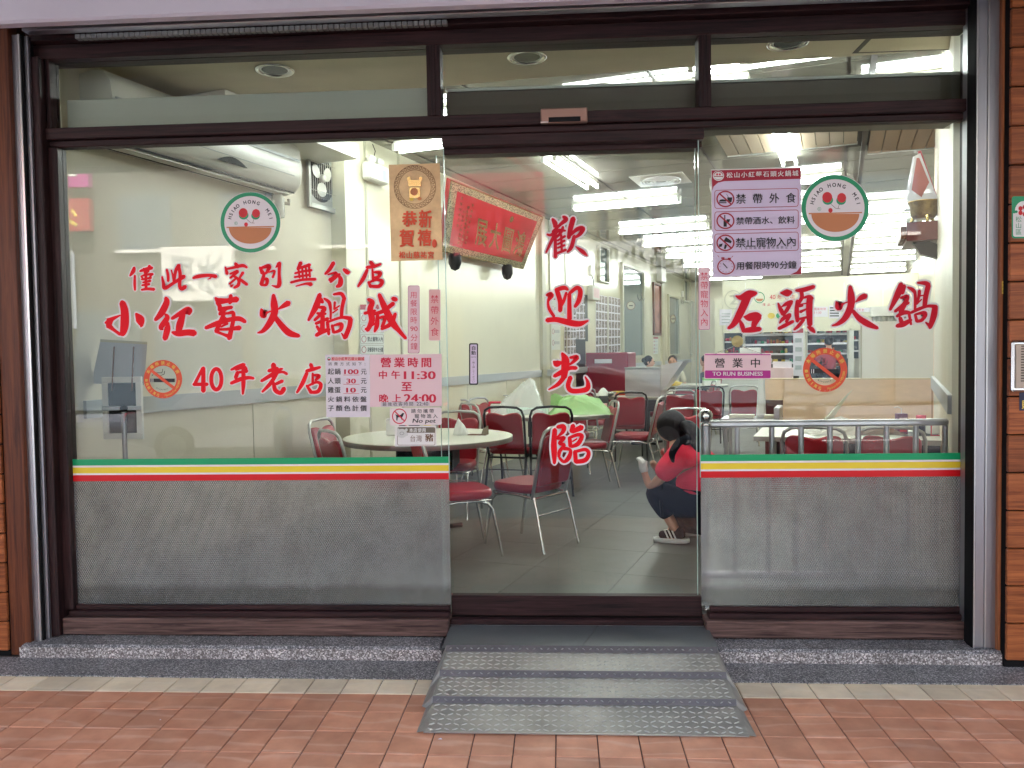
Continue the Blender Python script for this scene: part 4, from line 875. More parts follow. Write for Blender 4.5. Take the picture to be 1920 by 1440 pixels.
for i, (y0, y1) in enumerate(((356.5, 391.5), (397, 433), (438.5, 474))):
    pr.frame(1339.5, y0, 1497, y1, 1.1, 'darkred', 'row_frame', r=5, sk=sk * .9)
    cx, cyy = 1360, (y0 + y1) / 2 - .8
    if i == 0:
        pr.disc(cx - 5, cyy + 5, 7, 4.5, 'ink', 'burger', 180, 360); pr.rect(cx - 12, cyy + 6, cx + 2, cyy + 8, 'ink', 'burger'); pr.poly([(cx + 3, cyy - 3), (cx + 13, cyy - 3), (cx + 11.5, cyy + 6), (cx + 5, cyy + 6)], 'ink', 'cup'); pr.bar(cx + 6, cyy - 3, cx + 2, cyy - 9, .8, 'ink', 'straw')
    elif i == 1:
        pr.rect(cx - 3.5, cyy - 1, cx + 2.5, cyy + 11, 'ink', 'bottle'); pr.rect(cx - 2.2, cyy - 11, cx - .2, cyy, 'ink', 'bottle'); pr.poly([(cx + 2, cyy - 3), (cx + 9, cyy - 3), (cx + 7, cyy + 3), (cx + 3, cyy + 3)], 'ink', 'glass')
    else:
        pr.poly([(cx + 1, cyy - 11), (cx + 12, cyy - 3), (cx + 10, cyy + 1), (cx + 4, cyy - 1), (cx - 4, cyy - 3)], 'ink', 'dog_head'); pr.poly([(cx - 12, cyy + 3), (cx - 5, cyy + 1), (cx - 7, cyy + 7), (cx - 12, cyy + 8)], 'ink', 'dog_leg'); pr.poly([(cx - 1, cyy + 2), (cx + 3, cyy + 5), (cx, cyy + 12), (cx - 3, cyy + 11)], 'ink', 'dog_leg')
    pr.ring(cx, cyy, 17, 15.5, 2.6, 'darkred', 'ring'); pr.bar(cx - 11, cyy - 10, cx + 11, cyy + 10, 2.8, 'darkred', 'slash')
for tx, x0, x1, y0, y1, fl in (('禁帶外食', 1371, 1500, 363, 383, .66), ('禁帶酒水、飲料', 1379.5, 1490, 407, 422, .98), ('禁止寵物入內', 1379, 1493, 446, 464.5, 1.0)):
    if fl < .7:
        pr.lay += 1
        for k, c in enumerate(tx): pr.glyph(c, 1389 + k * 31.2, 373 - .02 * k * 31.2, 19.5, 19.5, 'ink', 'lettering', .012)
    else: pr.cells(tx, x0, y0, x1, y1, 'ink', bold=.012, fill=fl, sk=-.02)
pr.cells('(任何裝載容器內皆禁止)', 1386, 463, 1487, 468.5, 'ink', sk=-.02)
pr.ring(1361, 500, 16.5, 15, 2.2, 'darkred', 'clock'); pr.bar(1355.5, 494, 1363.5, 503, 1.7, 'ink', 'clock_hand')
for k in range(12): a = k * math.tau / 12; pr.bar(1361 + 10.5 * math.cos(a), 500 + 9.5 * math.sin(a), 1361 + 12.5 * math.cos(a), 500 + 11.5 * math.sin(a), .7, 'darkred', 'clock_mark')
pr.rect(1352, 482.5, 1358, 486, 'darkred', 'clock_bell'); pr.rect(1364, 483.5, 1370, 487, 'darkred', 'clock_bell'); pr.bar(1345, 479, 1348, 482.5, .9, 'darkred', 'ring_line'); pr.bar(1374, 480, 1371, 483, .9, 'darkred', 'ring_line')
pr.cells('用餐限時', 1380, 491, 1444, 506.5, 'ink', bold=.012, fill=1, sk=-.02); pr.line('90', 1444.5, 491.5, 1459, 503, 'ink', .015); pr.cells('分鐘', 1461, 489.5, 1493, 505, 'ink', bold=.012, fill=1, sk=-.02); pr.done()
# open sign hanging from a suction cup
so2 = thing('open_sign', 'small pink and magenta hanging sign reading 營業中 on the right pane', 'sign')
pr = Print(lambda px, py, h: atY(px, py, -.012) + Vector((0, -h, 0)), so2)
pr.rect(1320.5, 662, 1446, 710.5, 'pinkpaper', 'board', r=3.5); pr.rect(1321.8, 664, 1444.8, 666, 'magenta', 'top_line'); pr.rect(1321.8, 694.5, 1444.8, 709, 'magenta', 'lower_band', r=2)
pr.cells('營業中', 1333, 671, 1433, 690, 'ink', bold=.015, fill=.98); pr.line('TO RUN BUSINESS', 1336, 697, 1430, 704.5, 'whitepaint', .02); pr.done()
a, b = atY(1320.5, 710.5, -.0118), atY(1446, 662, -.0118)
MB().bbox(a.x, -.0118, a.z, b.x, -.0085, b.z, .001).build('backing', 'pinkpaper', so2)
q = atY(1382.5, 640, -.004)
MB().lathe([(.0, -.022), (.012, -.020), (.012, -.012), (.024, -.010), (.030, -.002)], (q.x, q.y + .001, q.z), 20, axis=1).build('suction_cup', mat('cup_plastic', (.62, .56, .26), .2), so2)
h0, h1, h2 = atY(1340, 664, -.012), atY(1383, 648, -.020), atY(1430, 664, -.012)
MB().tube([h0, h1 + Vector((-.01, 0, 0))], .0016, 6).tube([h1 + Vector((.01, 0, 0)), h2], .0016, 6).build('wire', 'chrome', so2)
# ================================================================== SHOP INTERIOR
CZ, SZ, VB, UR = 3.50, 3.30, 20.0, 2.95
def clip(poly, fn):       # keep fn(p) >= 0
    out = []
    for i in range(len(poly)):
        a, b = poly[i - 1], poly[i]; fa, fb = fn(a), fn(b)
        if fb >= 0:
            if fa < 0: out.append(a.lerp(b, fa / (fa - fb)))
            out.append(b)
        elif fa >= 0: out.append(a.lerp(b, fa / (fa - fb)))
    return out
def uvrect(u0, v0, u1, v1, z): return [W(u0, v0, z), W(u1, v0, z), W(u1, v1, z), W(u0, v1, z)]
fl = struct('shop_floor', MB().prism([Vector((-9, .09, FL - .006)), Vector((9, .09, FL - .006)), Vector((12, 24, FL - .006)), Vector((-9, 24, FL - .006))], (0, 0, -.1)), 'floorgap')
ft = .60
proto_t = None
for j in range(-3, 34):
    for i in range(-9, 6):
        u0, v0 = i * ft + .09, j * ft * 1.0 + .35
        if u0 + ft < -2.9 or u0 > 3.1: continue
        po = clip(uvrect(u0 + .0015, v0 + .0015, u0 + ft - .0015, v0 + ft - .0015, FL - .006), lambda p: p.y - .09)
        if len(po) < 3: continue
        if v0 > 9: continue
        MB().prism([p for p in po], (0, 0, .006)).build('tile', 'floor', fl)
MB().prism(uvrect(-3, 9.35, 3.2, 20.3, FL - .006), (0, 0, .006)).build('far_floor', 'floor', fl)

# walls
UL0, UL1, VS = -2.80, -2.65, 2.10
def wallbox(u0, v0, u1, v1, z0, z1): return MB().prism(uvrect(u0, v0, u1, v1, z0), (0, 0, z1 - z0))
wl = tag(wallbox(UL0 - .1, -.7, UL0, VS, FL, 3.6).build('wall_left', 'wallsatin'), kind='structure')
MB().prism([W(UL0 - .1, VS, FL), W(UL1, VS, FL), W(UL1, 20, FL), W(UL0 - .1, 20, FL)], (0, 0, 3.45)).build('panelled_part', 'wall', wl)
# chair rail and panel joints
MB().prism(uvrect(UL0, -.5, UL0 + .025, VS - .001, 1.20), (0, 0, .105)).build('rail', 'rail', wl); MB().prism(uvrect(UL1, VS, UL1 + .025, 19.9, 1.20), (0, 0, .095)).build('rail', 'rail', wl)
for v in (1.0,): MB().prism(uvrect(UL0, v, UL0 + .003, v + .006, FL), (0, 0, 1.04)).build('panel_joint', 'walltrim', wl)
for v in (3.35, 4.55, 5.75, 6.95, 8.2, 9.4, 10.8): MB().prism(uvrect(UL1, v, UL1 + .003, v + .010, FL), (0, 0, 1.04)).build('panel_joint', 'walltrim', wl)
for v, wd, dp in ((2.42, .02, .006), (3.02, .02, .02), (7.05, .16, .05), (7.48, .03, .02), (8.25, .02, .01), (15.6, .3, .05)): MB().prism(uvrect(UL1, v, UL1 + dp, v + wd, FL), (0, 0, 3.35)).build('wall_trim', 'walltrim', wl)
MB().prism(uvrect(UL1, 2.45, UL1 + .006, 3.0, FL), (0, 0, 3.35)).build('pillar_cladding', 'wall', wl)
wr = tag(wallbox(UR, 3.0, UR + .1, VB, FL, 3.6).build('wall_right', 'wallsatin'), kind='structure')
wb = tag(wallbox(-3, VB, 4, VB + .1, FL, 3.6).build('wall_back', 'wallsatin'), kind='structure')
# closing walls beside the opening
wf = tag(MB().box(-9, .07, 0, -2.76, .2, 3.95).build('wall_front', 'wallsatin'), kind='structure')
MB().box(2.06, .07, 0, 9, .2, 3.95).build('side_wall', 'wallsatin', wf)
MB().box(-2.76, .085, 3.20, 2.06, .2, 3.95).build('lintel_wall', 'wallsatin', wf)
rw = tag(MB().prism([Vector((2.065, .2, FL)), Vector((2.12, .2, FL)), Vector((3.3, 3.1, FL)), Vector((3.245, 3.1, FL))], (0, 0, 3.35)).build('wall_right_front', 'wallsatin'), kind='structure')
d_ = (Vector((3.245, 3.1, 0)) - Vector((2.065, .2, 0))); n_ = Vector((-d_.y, d_.x, 0)).normalized()
a0 = Vector((2.065, .2, 1.19)); MB().prism([a0, a0 + d_, a0 + d_ + n_ * .025, a0 + n_ * .025], (0, 0, .10)).build('rail', 'rail', rw)
# ceiling
ce = tag(MB().prism(uvrect(-3.4, -1, 3.8, 20.4, CZ + .012), (0, 0, .05)).build('ceiling', 'ceilgap'), kind='structure')
sfe = [Vector((-4, 1.19, 0)), Vector((-.85, 1.17, 0)), Vector((-.20, 1.05, 0)), Vector((.77, .95, 0)), Vector((1.67, .86, 0)), Vector((4, .62, 0))]
def behind_soffit(p): return p.y - 1.0
pu, pv = 1.30, .65
for j in range(-2, 31):
    for i in range(-4, 4):
        u0, v0 = i * pu + .10, j * pv + .12
        if u0 > 3.2 or u0 + pu < -2.9: continue
        if u0 > 1.35 and 2.4 < v0 < 4.3: continue
        po = clip(uvrect(u0 + .015, v0 + .009, u0 + pu - .015, v0 + pv - .009, CZ), behind_soffit)
        if len(po) < 3: continue
        MB().prism(po, (0, 0, .010)).build('ceiling_panel', 'ceil', ce)
for (ua, ub, va, vb, st_) in ((1.60, 3.0, 2.95, 3.30, .13), (1.60, 3.0, 3.32, 4.95, .13), (.30, 1.50, 2.6, 4.45, .12)):   # wooden slat bays near the right front
    u0 = ua
    while u0 < ub - .02:
        po = clip(uvrect(u0, va, min(u0 + st_ - .008, ub), vb, CZ - .02), behind_soffit)
        if len(po) >= 3: MB().prism(po, (0, 0, .02)).build('wood_slat', 'ceilwood' if ua > 1 else 'ceilwoodpale', ce)
        u0 += st_
MB().prism(uvrect(1.535, 1.0, 1.575, 19.9, CZ - .04), (0, 0, .04)).build('divider_trim', mat('divider', (.06, .045, .04), .5), ce)
for a in ((1.60, 3.30, 3.0, 3.32), (1.60, 4.951, 3.0, 4.985), (.30, 4.451, 1.5, 4.48)): MB().prism(uvrect(a[0], a[1], a[2], a[3], CZ - .025), (0, 0, .025)).build('bright_trim', 'alu', ce)
sf = tag(MB().prism([Vector((-4, .2, SZ)), Vector((4, .2, SZ))] + [Vector((p.x, p.y, SZ)) for p in sfe[::-1]], (0, 0, .04)).build('soffit', 'soffit'), kind='structure')
for (x0, y0, x1, y1) in ((1.75, .25, 1.78, .80), (1.78, .79, 2.9, .80)): MB().box(x0, y0, SZ - .002, x1, y1, SZ - .0002).build('hatch_joint', 'ceilgap', sf)
# downlights
for k, (px, py, lb) in enumerate(((515, 131, 'unlit round downlight above the left transom'), (988, 107, 'unlit round downlight above the middle transom'), (1477, 80, 'unlit round downlight above the right transom'))):
    q = atZ(px, py, SZ)
    t = thing('downlight', lb, 'downlight', (q.x, q.y, SZ), 0, 'unlit downlights in the soffit')
    MB().lathe([(.118, 0), (.120, -.006), (.108, -.012), (.094, -.008), (.090, -.001)], seg=28, caps=False).build('ring', 'chrome', t)
    MB().lathe([(.090, -.0015), (.078, -.0018)], seg=28, caps=False).build('bright_inner_ring', 'alu', t)
    MB().lathe([(.078, -.0022), (.0, -.0020)], seg=28, caps=False).build('lens', mat('dark_lens', (.03, .035, .035), .12), t)

# ---- tube lamps: white tray, end caps, two tubes
def tubelamp(u, v, along, L, label, nt=2):
    t = thing('tube_light', label, 'ceiling light', W(u, v, CZ), -A + (math.pi / 2 if along else 0), 'tube lights on the ceiling')
    MB().bbox(-L / 2, -.055, -.035, L / 2, .055, -.001, .008).build('tray', 'acwhite', t)
    for y in ((-.062, .062) if nt == 2 else (0,)):
        MB().tube([(-L / 2 + .04, y, -.075), (L / 2 - .04, y, -.075)], .013, 8).build('tube', 'tube', t)
        for x in (-L / 2 + .02, L / 2 - .02): MB().bbox(x - .018, y - .016, -.096, x + .018, y + .016, -.030, .004).build('lamp_holder', 'acwhite', t)
    return t
tubelamp(-1.29, 4.35, True, 1.56, 'twin tube light pointing into the shop above the sliding door')
tubelamp(.87, 4.1, True, 1.55, 'twin tube light pointing into the shop above the house rules poster')
for u_, v_, lb in ((2.15, 2.55, 'added crosswise tube light, unseen above the header, near the right wall'), (-1.75, 2.65, 'added crosswise tube light, unseen above the header, near the air conditioner'), (.05, 2.05, 'added crosswise tube light, unseen above the header, over the door'), (-1.9, 1.9, 'added crosswise tube light, unseen above the header, beside the exhaust fan')): tubelamp(u_, v_, False, 1.4, lb)  # unseen lamps added behind the header to brighten the front of the room
tubelamp(1.15, 1.62, False, 1.5, 'twin tube light seen through the right transom')
ordn = ['first', 'second', 'third', 'fourth', 'fifth', 'sixth', 'seventh', 'eighth', 'ninth', 'tenth', 'eleventh', 'twelfth', 'thirteenth']
for k, v in enumerate((6.4, 8.8, 10.55, 12.6, 14.6, 16.6, 18.4)):
    tubelamp(-1.22 - .0 * k, v, False, 1.42, '%s crosswise tube light from the door in the row near the left wall' % ordn[k])
for k, v in enumerate((5.85, 7.4, 9.0, 12.2, 14.6, 17.2)):
    tubelamp(.72, v, False, 1.35, '%s crosswise tube light from the door in the middle row' % ordn[k])
for k, v in enumerate((8.0, 9.3, 11.0, 13.0, 15.4, 18.2)):
    tubelamp(2.22, v, False, 1.3, '%s crosswise tube light from the door in the dense right row' % ordn[k])
# ceiling air diffusers, sprinkler bell
for u, v, lb in ((-.55, 5.35, 'round ceiling air diffuser between the first tube lights'), (-.25, 3.0, 'round ceiling air diffuser near the sliding door'), (.6, 13.4, 'dark round air vent far back on the ceiling')):
    t = thing('air_diffuser', lb, 'air diffuser', W(u, v, CZ), -A)
    MB().bbox(-.30, -.30, -.012, .30, .30, -.0005, .004).build('plate', 'acwhite', t)
    for r_ in (.06, .10, .14, .18, .215): MB().lathe([(r_, -.013), (r_ + .004, -.030), (r_ + .016, -.030), (r_ + .012, -.0125)], seg=28, caps=False).build('ring', 'steel2', t)
t = thing('ceiling_bell', 'small cream smoke detector bulb under the ceiling above the banner row', 'detector', W(.02, 5.55, CZ)); MB().lathe([(.05, 0), (.055, -.05), (.05, -.12), (.03, -.19), (0, -.21)][::1], seg=16, caps=False).build('body', 'acwhite', t)

# ---- air conditioner on the left wall
ac = thing('air_conditioner', 'long white wall air conditioner high on the left wall', 'air conditioner', W(UL0, .75, 2.86), -A)
# local: x out of the wall, y along the wall
L0, L1 = -1.20, .62
prof = [(0, .36), (.10, .37), (.19, .355), (.24, .29), (.262, .14), (.245, .03), (.19, -.035), (.10, -.055), (0, -.04)]
mb = MB(); n = len(prof)
for sgn, y in ((1, L1),):
    pass
ys = [L0, L0 + .02, L1 - .05, L1 - .015, L1]; ins = [.0, 0, 0, .012, .035]
vs = []
for y, i_ in zip(ys, ins): vs += [(max(0, x - i_) if x > 0 else 0, y, z * (1 - i_ * 2) + i_ * .25) for x, z in prof]
fs = []
for a in range(len(ys) - 1):
    for b in range(n - 1): fs.append((a * n + b, a * n + b + 1, (a + 1) * n + b + 1, (a + 1) * n + b))
mb.add(vs, fs, True); mb.add(vs[-n:], [list(range(n))]); mb.add(vs[:n], [list(range(n))[::-1]])
mb.build('casing', 'acwhite', ac)
MB().box(.2500, L0 + .05, .075, .2545, L1 - .12, .070).build('front_groove', 'rail', ac)
MB().box(.2545, L0 + .02, .205, .2605, L1 - .06, .186).build('upper_groove', 'rail', ac)
yv = atu(436, 309, UL0 + .25).dot(V) - .75
MB().prism([(.2475, yv - .15 + .30 * k / 10, .022 + .045 * math.sin(math.pi * k / 10)) for k in range(11)], (.006, 0, 0)).build('display', 'black', ac)
mb = MB(); mb.box(.10, L0 + .06, -.0605, .185, L1 - .10, -.054); mb.build('louvre', mat('louvre_cream', (.60, .59, .53), .35), ac)
MB().box(.092, L0 + .04, -.064, .098, L1 - .18, -.058).build('louvre_gap', 'black', ac); MB().box(.19, L0 + .04, -.046, .196, L1 - .05, -.036).build('louvre_gap', 'black', ac)
MB().tube([(.03, L1 - .18, -.05), (.05, L1 - .05, -.10), (.09, L1 + .02, -.105), (.08, L1 + .03, -.07)], .014, 8).build('drain_pipe', mat('pipe_grey', (.4, .36, .30), .5), ac)
bo = thing('air_duct_box', 'pale boxed duct above the air conditioner behind the left transom', 'duct box'); MB().prism(uvrect(UL0 + .002, .3, UL0 + .42, 1.9, 3.16 + .02), (0, 0, .115)).build('box', 'acwhite', bo)
t = thing('plastic_bottle', 'clear bottle hanging from the drain pipe under the air conditioner', 'bottle', Vector(atu(522, 408, UL0 + .10)), 0)
MB().lathe([(0, 0), (.045, .0), (.05, .02), (.05, .15), (.035, .19), (.018, .215), (.018, .25)], seg=14, caps=False).build('body', film('clear_plastic', (.8, .82, .8), .45, .1), t)

# ---- exhaust fan in the left wall
fx = thing('exhaust_fan', 'white square exhaust fan with three blades beside the air conditioner', 'exhaust fan', W(UL0 + .02, 1.94, 3.06), -A)
S2 = .27
MB().bbox(0, -.22, -.27, .03, -.19, .27, .004).bbox(0, .165, -.27, .03, .22, .27, .004).bbox(0, -.19, -.27, .03, .165, -.23, .004).bbox(0, -.19, .23, .03, .165, .27, .004).build('frame', mat('fan_frame_grey', (.40, .41, .38), .35, .3), fx)
MB().lathe([(.20, .002), (.0, .003)], (0, -.012, 0), 28, axis=0, caps=False).build('shaft', 'black', fx)
MB().box(-.018, -.19, -.23, .0, .165, .23).build('back_plate', mat('fan_plate', (.34, .35, .32), .4), fx)
mb = MB()
for i in range(12): mb.box(.0035, -.185 + i * .03, -.17, .006, -.182 + i * .03, .17)
mb.build('grille', 'acwhite', fx)
for k in range(3):
    a = k * 2.094 + .5; pts = []
    for j in range(12):
        tt = j / 12 * math.tau; r_ = .095 + .062 * math.cos(tt); w_ = .058 * math.sin(tt)
        pts.append((.012 + .008 * math.sin(tt), -.012 + r_ * math.cos(a) - w_ * math.sin(a), r_ * math.sin(a) + w_ * math.cos(a)))
    MB().prism(pts, (.003, 0, 0)).build('blade', 'acwhite', fx)
MB().lathe([(.035, .01), (.035, .035), (.015, .042)], (0, -.012, 0), 14, axis=0).build('hub', 'acwhite', fx)
for z in (-.12, .12): MB().tube([(.032, -.19, z), (.036, .165, z)], .002, 5).build('guard_wire', 'chrome', fx)
# emergency light
q = atu(696, 322, UL1 + .006)
em = thing('emergency_light', 'plastic-wrapped emergency light on the pillar above the gold sheet', 'emergency light', q, -A)
MB().bbox(0, -.17, -.10, .09, .17, .06, .015).build('case', 'acwhite', em); MB().bbox(.01, -.12, .062, .08, -.02, .13, .02).build('lamp_head', 'acwhite', em); MB().bbox(.01, .02, .062, .08, .12, .13, .02).build('lamp_head', 'acwhite', em)
MB().tube([(.03, .0, .13), (.03, .03, .19), (.02, .0, .25)], .004, 6).build('cable', 'black', em); MB().box(.0905, .05, -.08, .0915, .13, .02).build('label_sticker', mat('teal_label', (.35, .62, .62), .5), em)

# ---- small house rules sheet on the pillar
def rules_small(label, f, x0, y0, x1, y1, full):
    pr = sticker('house_rules_sheet', label, 'sign', f, 0, 0); w_, h_ = x1 - x0, y1 - y0
    pr.rect(x0, y0, x1, y1, 'greypaper', 'sheet'); pr.rect(x0, y0, x1, y0 + h_ * .10, 'darkred', 'header')
    for k, tx in enumerate(('禁帶外食', '禁帶酒水飲料', '禁止寵物入內', '用餐限時90分鐘')):
        ya, yb = y0 + h_ * (.17 + .205 * k), y0 + h_ * (.345 + .205 * k)
        if w_ > 20:
            pr.frame(x0 + 1, ya, x1 - 1, yb, .5, 'bronzeprint', 'row_frame', r=1.5); pr.cells(tx, x0 + w_ * .30, ya + h_ * .035, x1 - 2, yb - h_ * .035, 'ink', bold=.02); pr.ring(x0 + w_ * .16, (ya + yb) / 2, w_ * .10, h_ * .065, 1, 'darkred', 'ring')
        else:
            pr.rect(x0 + w_ * .3, ya + h_ * .06, x1 - w_ * .12, yb - h_ * .06, 'rail', 'row'); pr.ring(x0 + w_ * .18, (ya + yb) / 2, w_ * .12, h_ * .05, .6, 'darkred', 'ring')
    pr.done()
rules_small('grey copy of the house rules sheet on the pillar behind 城', onu(UL1 + .0075), 675, 571, 720, 668, True)
rules_small('narrow copy of the house rules sheet on the wall behind 迎', onu(UL1 + .004), 1034, 552, 1051, 656, False)
rules_small('tiny far copy of the house rules sheet below the framed picture', onu(UL1 + .004), 1225, 632, 1234, 664, False)

# ---- red congratulation plaque hanging from the wall
TL, TR = atu(845, 337, -2.10), atu(1019, 407, -2.10); BR_, BL_ = atu(981, 505, -2.50), atu(828, 472, -2.50)
pq = thing('congratulation_plaque', 'big red framed plaque with golden brush characters leaning out from the left wall', 'plaque')
n = (TR - TL).cross(BL_ - TL).normalized()
if n.dot(CAMP - TL) < 0: n = -n
MB().prism([TL, TR, BR_, BL_], -n * .05).build('frame', mat('plaque_edge', (.36, .012, .012), .35), pq)
fq = quadmap(TL, TR, BR_, BL_, 200, 100)
pr = Print(fq, pq)
patt = bpy.data.materials.new('ornate_border'); patt.use_nodes = True; nt = patt.node_tree; b = nt.nodes['Principled BSDF']; b.inputs['Metallic'].default_value = .4; b.inputs['Roughness'].default_value = .4
vo = nt.nodes.new('ShaderNodeTexVoronoi'); vo.inputs['Scale'].default_value = 55; tc = nt.nodes.new('ShaderNodeTexCoord'); cr = nt.nodes.new('ShaderNodeValToRGB'); cr.color_ramp.elements[0].position = .25; cr.color_ramp.elements[0].color = (.04, .03, .02, 1); cr.color_ramp.elements[1].position = .6; cr.color_ramp.elements[1].color = (.60, .50, .30, 1)
nt.links.new(tc.outputs['Object'], vo.inputs['Vector']); nt.links.new(vo.outputs[0], cr.inputs[0]); nt.links.new(cr.outputs[0], b.inputs['Base Color']); M['ornate'] = patt
pr.rect(1, 1, 199, 99, 'ornate', 'ornate_border'); pr.rect(13, 11, 189, 88, mat('plaque_red', (.50, .012, .015), .18, coat=.5), 'red_field'); pr.frame(0, 0, 200, 100, 1.5, 'goldtext', 'gold_edge')
for k, c in enumerate('展大圖鴻'): pr.lay += 1; pr.glyph(c, 72 + k * 31, 56, 26, 44, 'goldtext', 'lettering', .02, 0, -.18)
for k, (tx, xx, ya, yb) in enumerate((('恭賀新張之喜', 20, 14, 60), ('小紅莓火鍋城開幕', 27, 32, 84), ('親友同賀敬贈生意興隆', 34, 24, 84), ('財源廣進萬事如意', 41, 18, 82), ('松山石頭火鍋', 181, 40, 82))): pr.cells(tx, xx, ya, xx + 5.5, yb, 'goldtext', True, fill=.8)
pr.disc(128, 22, 4, 5, 'goldtext', 'medallion'); pr.done()
for (px, py) in ((853, 487), (951, 507)):
    q = atu(px, py, -2.50); MB().lathe([(0, -.12), (.045, -.10), (.07, -.04), (.07, .04), (.05, .07), (0, .07)], q, 12).build('foot', 'black', pq)
MB().tube([atu(960, 325, -2.5).lerp(atu(905, 360, -2.3), .0), TL.lerp(TR, .35)], .004, 6).build('hanging_wire', 'chrome', pq)

# ---- openings, photo sheets, frames and lamps on the left wall, back to front
def photomat():
    m = bpy.data.materials.new('printed_photos'); m.use_nodes = True; nt = m.node_tree; N = nt.nodes; L = nt.links; b = N['Principled BSDF']; b.inputs['Roughness'].default_value = .5
    tc = N.new('ShaderNodeTexCoord'); v = N.new('ShaderNodeTexNoise'); v.inputs['Scale'].default_value = 26; v.inputs['Detail'].default_value = 4; L.new(tc.outputs['Object'], v.inputs['Vector'])
    cr = N.new('ShaderNodeValToRGB'); e = cr.color_ramp.elements; e[0].position = .36; e[0].color = (.015, .012, .012, 1); e[1].position = .68; e[1].color = (.70, .62, .58, 1)
    for p, c in ((.45, (.14, .09, .08)), (.52, (.42, .33, .28)), (.58, (.10, .09, .13))): x = e.new(p); x.color = (*c, 1)
    L.new(v.outputs[0], cr.inputs[0]); L.new(cr.outputs[0], b.inputs['Base Color']); return m
M['photos'] = photomat()
def photosheet(label, x0, y0, x1, y1, sk, cols, rows):
    pr = sticker('photo_sheet', label, 'photo sheet', onu(UL1 + .004), 0, 0)
    q = lambda a, b_: (x0 + (x1 - x0) * a, y0 + (y1 - y0) * b_ + sk * (a) * (1 - 2 * b_ * .8))
    pr.poly([q(0, 0), q(1, 0), q(1, 1), q(0, 1)], 'whitepaper', 'sheet')
    pr.lay += 1
    for j in range(rows):
        for i in range(cols):
            a0, a1, b0, b1 = (i + .10) / cols, (i + .92) / cols, (j + .08) / rows, (j + .92) / rows
            pr.mb('photos', 'photo').add([pr.f(*q(a, b_), .0015) for a, b_ in ((a0, b0), (a1, b0), (a1, b1), (a0, b1))], [(0, 1, 2, 3)])
    pr.done()
photosheet('sheet of customer photos left of the first inner window', 1117, 551, 1139, 664, 5, 4, 7)
photosheet('second sheet of customer photos touching the first inner window', 1141, 555, 1163, 663, 5, 4, 7)
photosheet('dark sheet of customer photos beside the inner doorway', 1058, 560, 1080, 666, 4, 4, 7)
photosheet('short sheet of customer photos above the dark doorway', 1080, 553, 1100, 637, 3, 3, 5)
dk = mat('doorway_dark', (.012, .014, .014), .35)
def wallopen(name, label, cat, x0, y0, x1, y1, inner, framed=.02, glassy=None, sk=0.):
    t = thing(name, label, cat)
    a = [atu(x0, y0, UL1), atu(x1, y0 + sk, UL1), atu(x1, y1, UL1), atu(x0, y1, UL1)]
    z1, z0 = (a[0].z + a[1].z) / 2, (a[2].z + a[3].z) / 2; v0, v1 = a[0].dot(V), a[1].dot(V)
    MB().prism(uvrect(UL1 - .02, v0, UL1 + .006, v1, z0), (0, 0, z1 - z0)).build('pane', inner, t)
    g = framed
    if g:
        for bx in ((v0 - g * 2, v0, z0 - g, z1 + g), (v1, v1 + g * 2, z0 - g, z1 + g)): MB().prism(uvrect(UL1, bx[0], UL1 + .05, bx[1], bx[2]), (0, 0, bx[3] - bx[2])).build('frame', 'walltrim', t)
        MB().prism(uvrect(UL1, v0, UL1 + .05, v1, z1), (0, 0, g)).build('frame', 'walltrim', t); MB().prism(uvrect(UL1, v0, UL1 + .05, v1, z0 - g), (0, 0, g)).build('sill', 'walltrim', t)
    return t, v0, v1, z0, z1
mirror = mat('dark_window_glass', (.16, .22, .24), .06, .3, spec=.8)
wallopen('dark_doorway', 'dark inner doorway behind 光', 'doorway', 1079, 636, 1097, 747, dk, 0)
wallopen('dark_doorway', 'dark upper gap of the inner doorway behind 迎', 'doorway', 1096, 553, 1101, 640, dk, 0)
wallopen('inner_window', 'tall inner window with round sticker right of the photo sheets', 'window', 1165, 502, 1203, 667, mirror, .05, sk=5)
wallopen('inner_window', 'narrower inner window right of the framed picture', 'window', 1252, 557, 1270, 664, mirror, .05, sk=3)
wallopen('inner_window', 'far inner window behind the seated customers', 'window', 1293, 567, 1306, 663, mirror, .05, sk=3)
wallopen('high_vent_window', 'narrow dark high window above the photo sheets', 'window', 1121, 464, 1137, 527, mirror, .03, sk=4)
wallopen('high_vent_window', 'far narrow high window above the seated customers', 'window', 1281, 526, 1288, 564, mirror, .03, sk=2)
t, v0, v1, z0, z1 = wallopen('framed_picture', 'tall framed reddish picture between the inner windows', 'picture', 1224, 535, 1236, 625, mat('picture_print', (.40, .16, .12), .25, var=.4, vscale=3), 0)
for va, vb, za, zb in ((v0 - .06, v0, z0 - .05, z1 + .05), (v1, v1 + .06, z0 - .05, z1 + .05), (v0, v1, z1, z1 + .05), (v0, v1, z0 - .05, z0)): MB().prism(uvrect(UL1, va, UL1 + .04, vb, za), (0, 0, zb - za)).build('frame', 'boardl', t)
for px, py, px2, lb in ((1183, 573, 0, 'round sticker on the tall inner window'), (1262, 598, 0, 'round sticker on the narrower inner window')):
    pr = sticker('round_sticker', lb, 'sticker', onu(UL1 + .008), 0, 0); pr.ring(px, py, 8 if px < 1200 else 5, 8, 1.2, 'bronzeprint', 'ring'); pr.disc(px, py, (8 if px < 1200 else 5) - 1.2, 6.8, 'walltrim', 'face'); pr.rect(px - 3.5, py - 1, px + 3.5, py + 1, 'ink', 'wordmark'); pr.done()
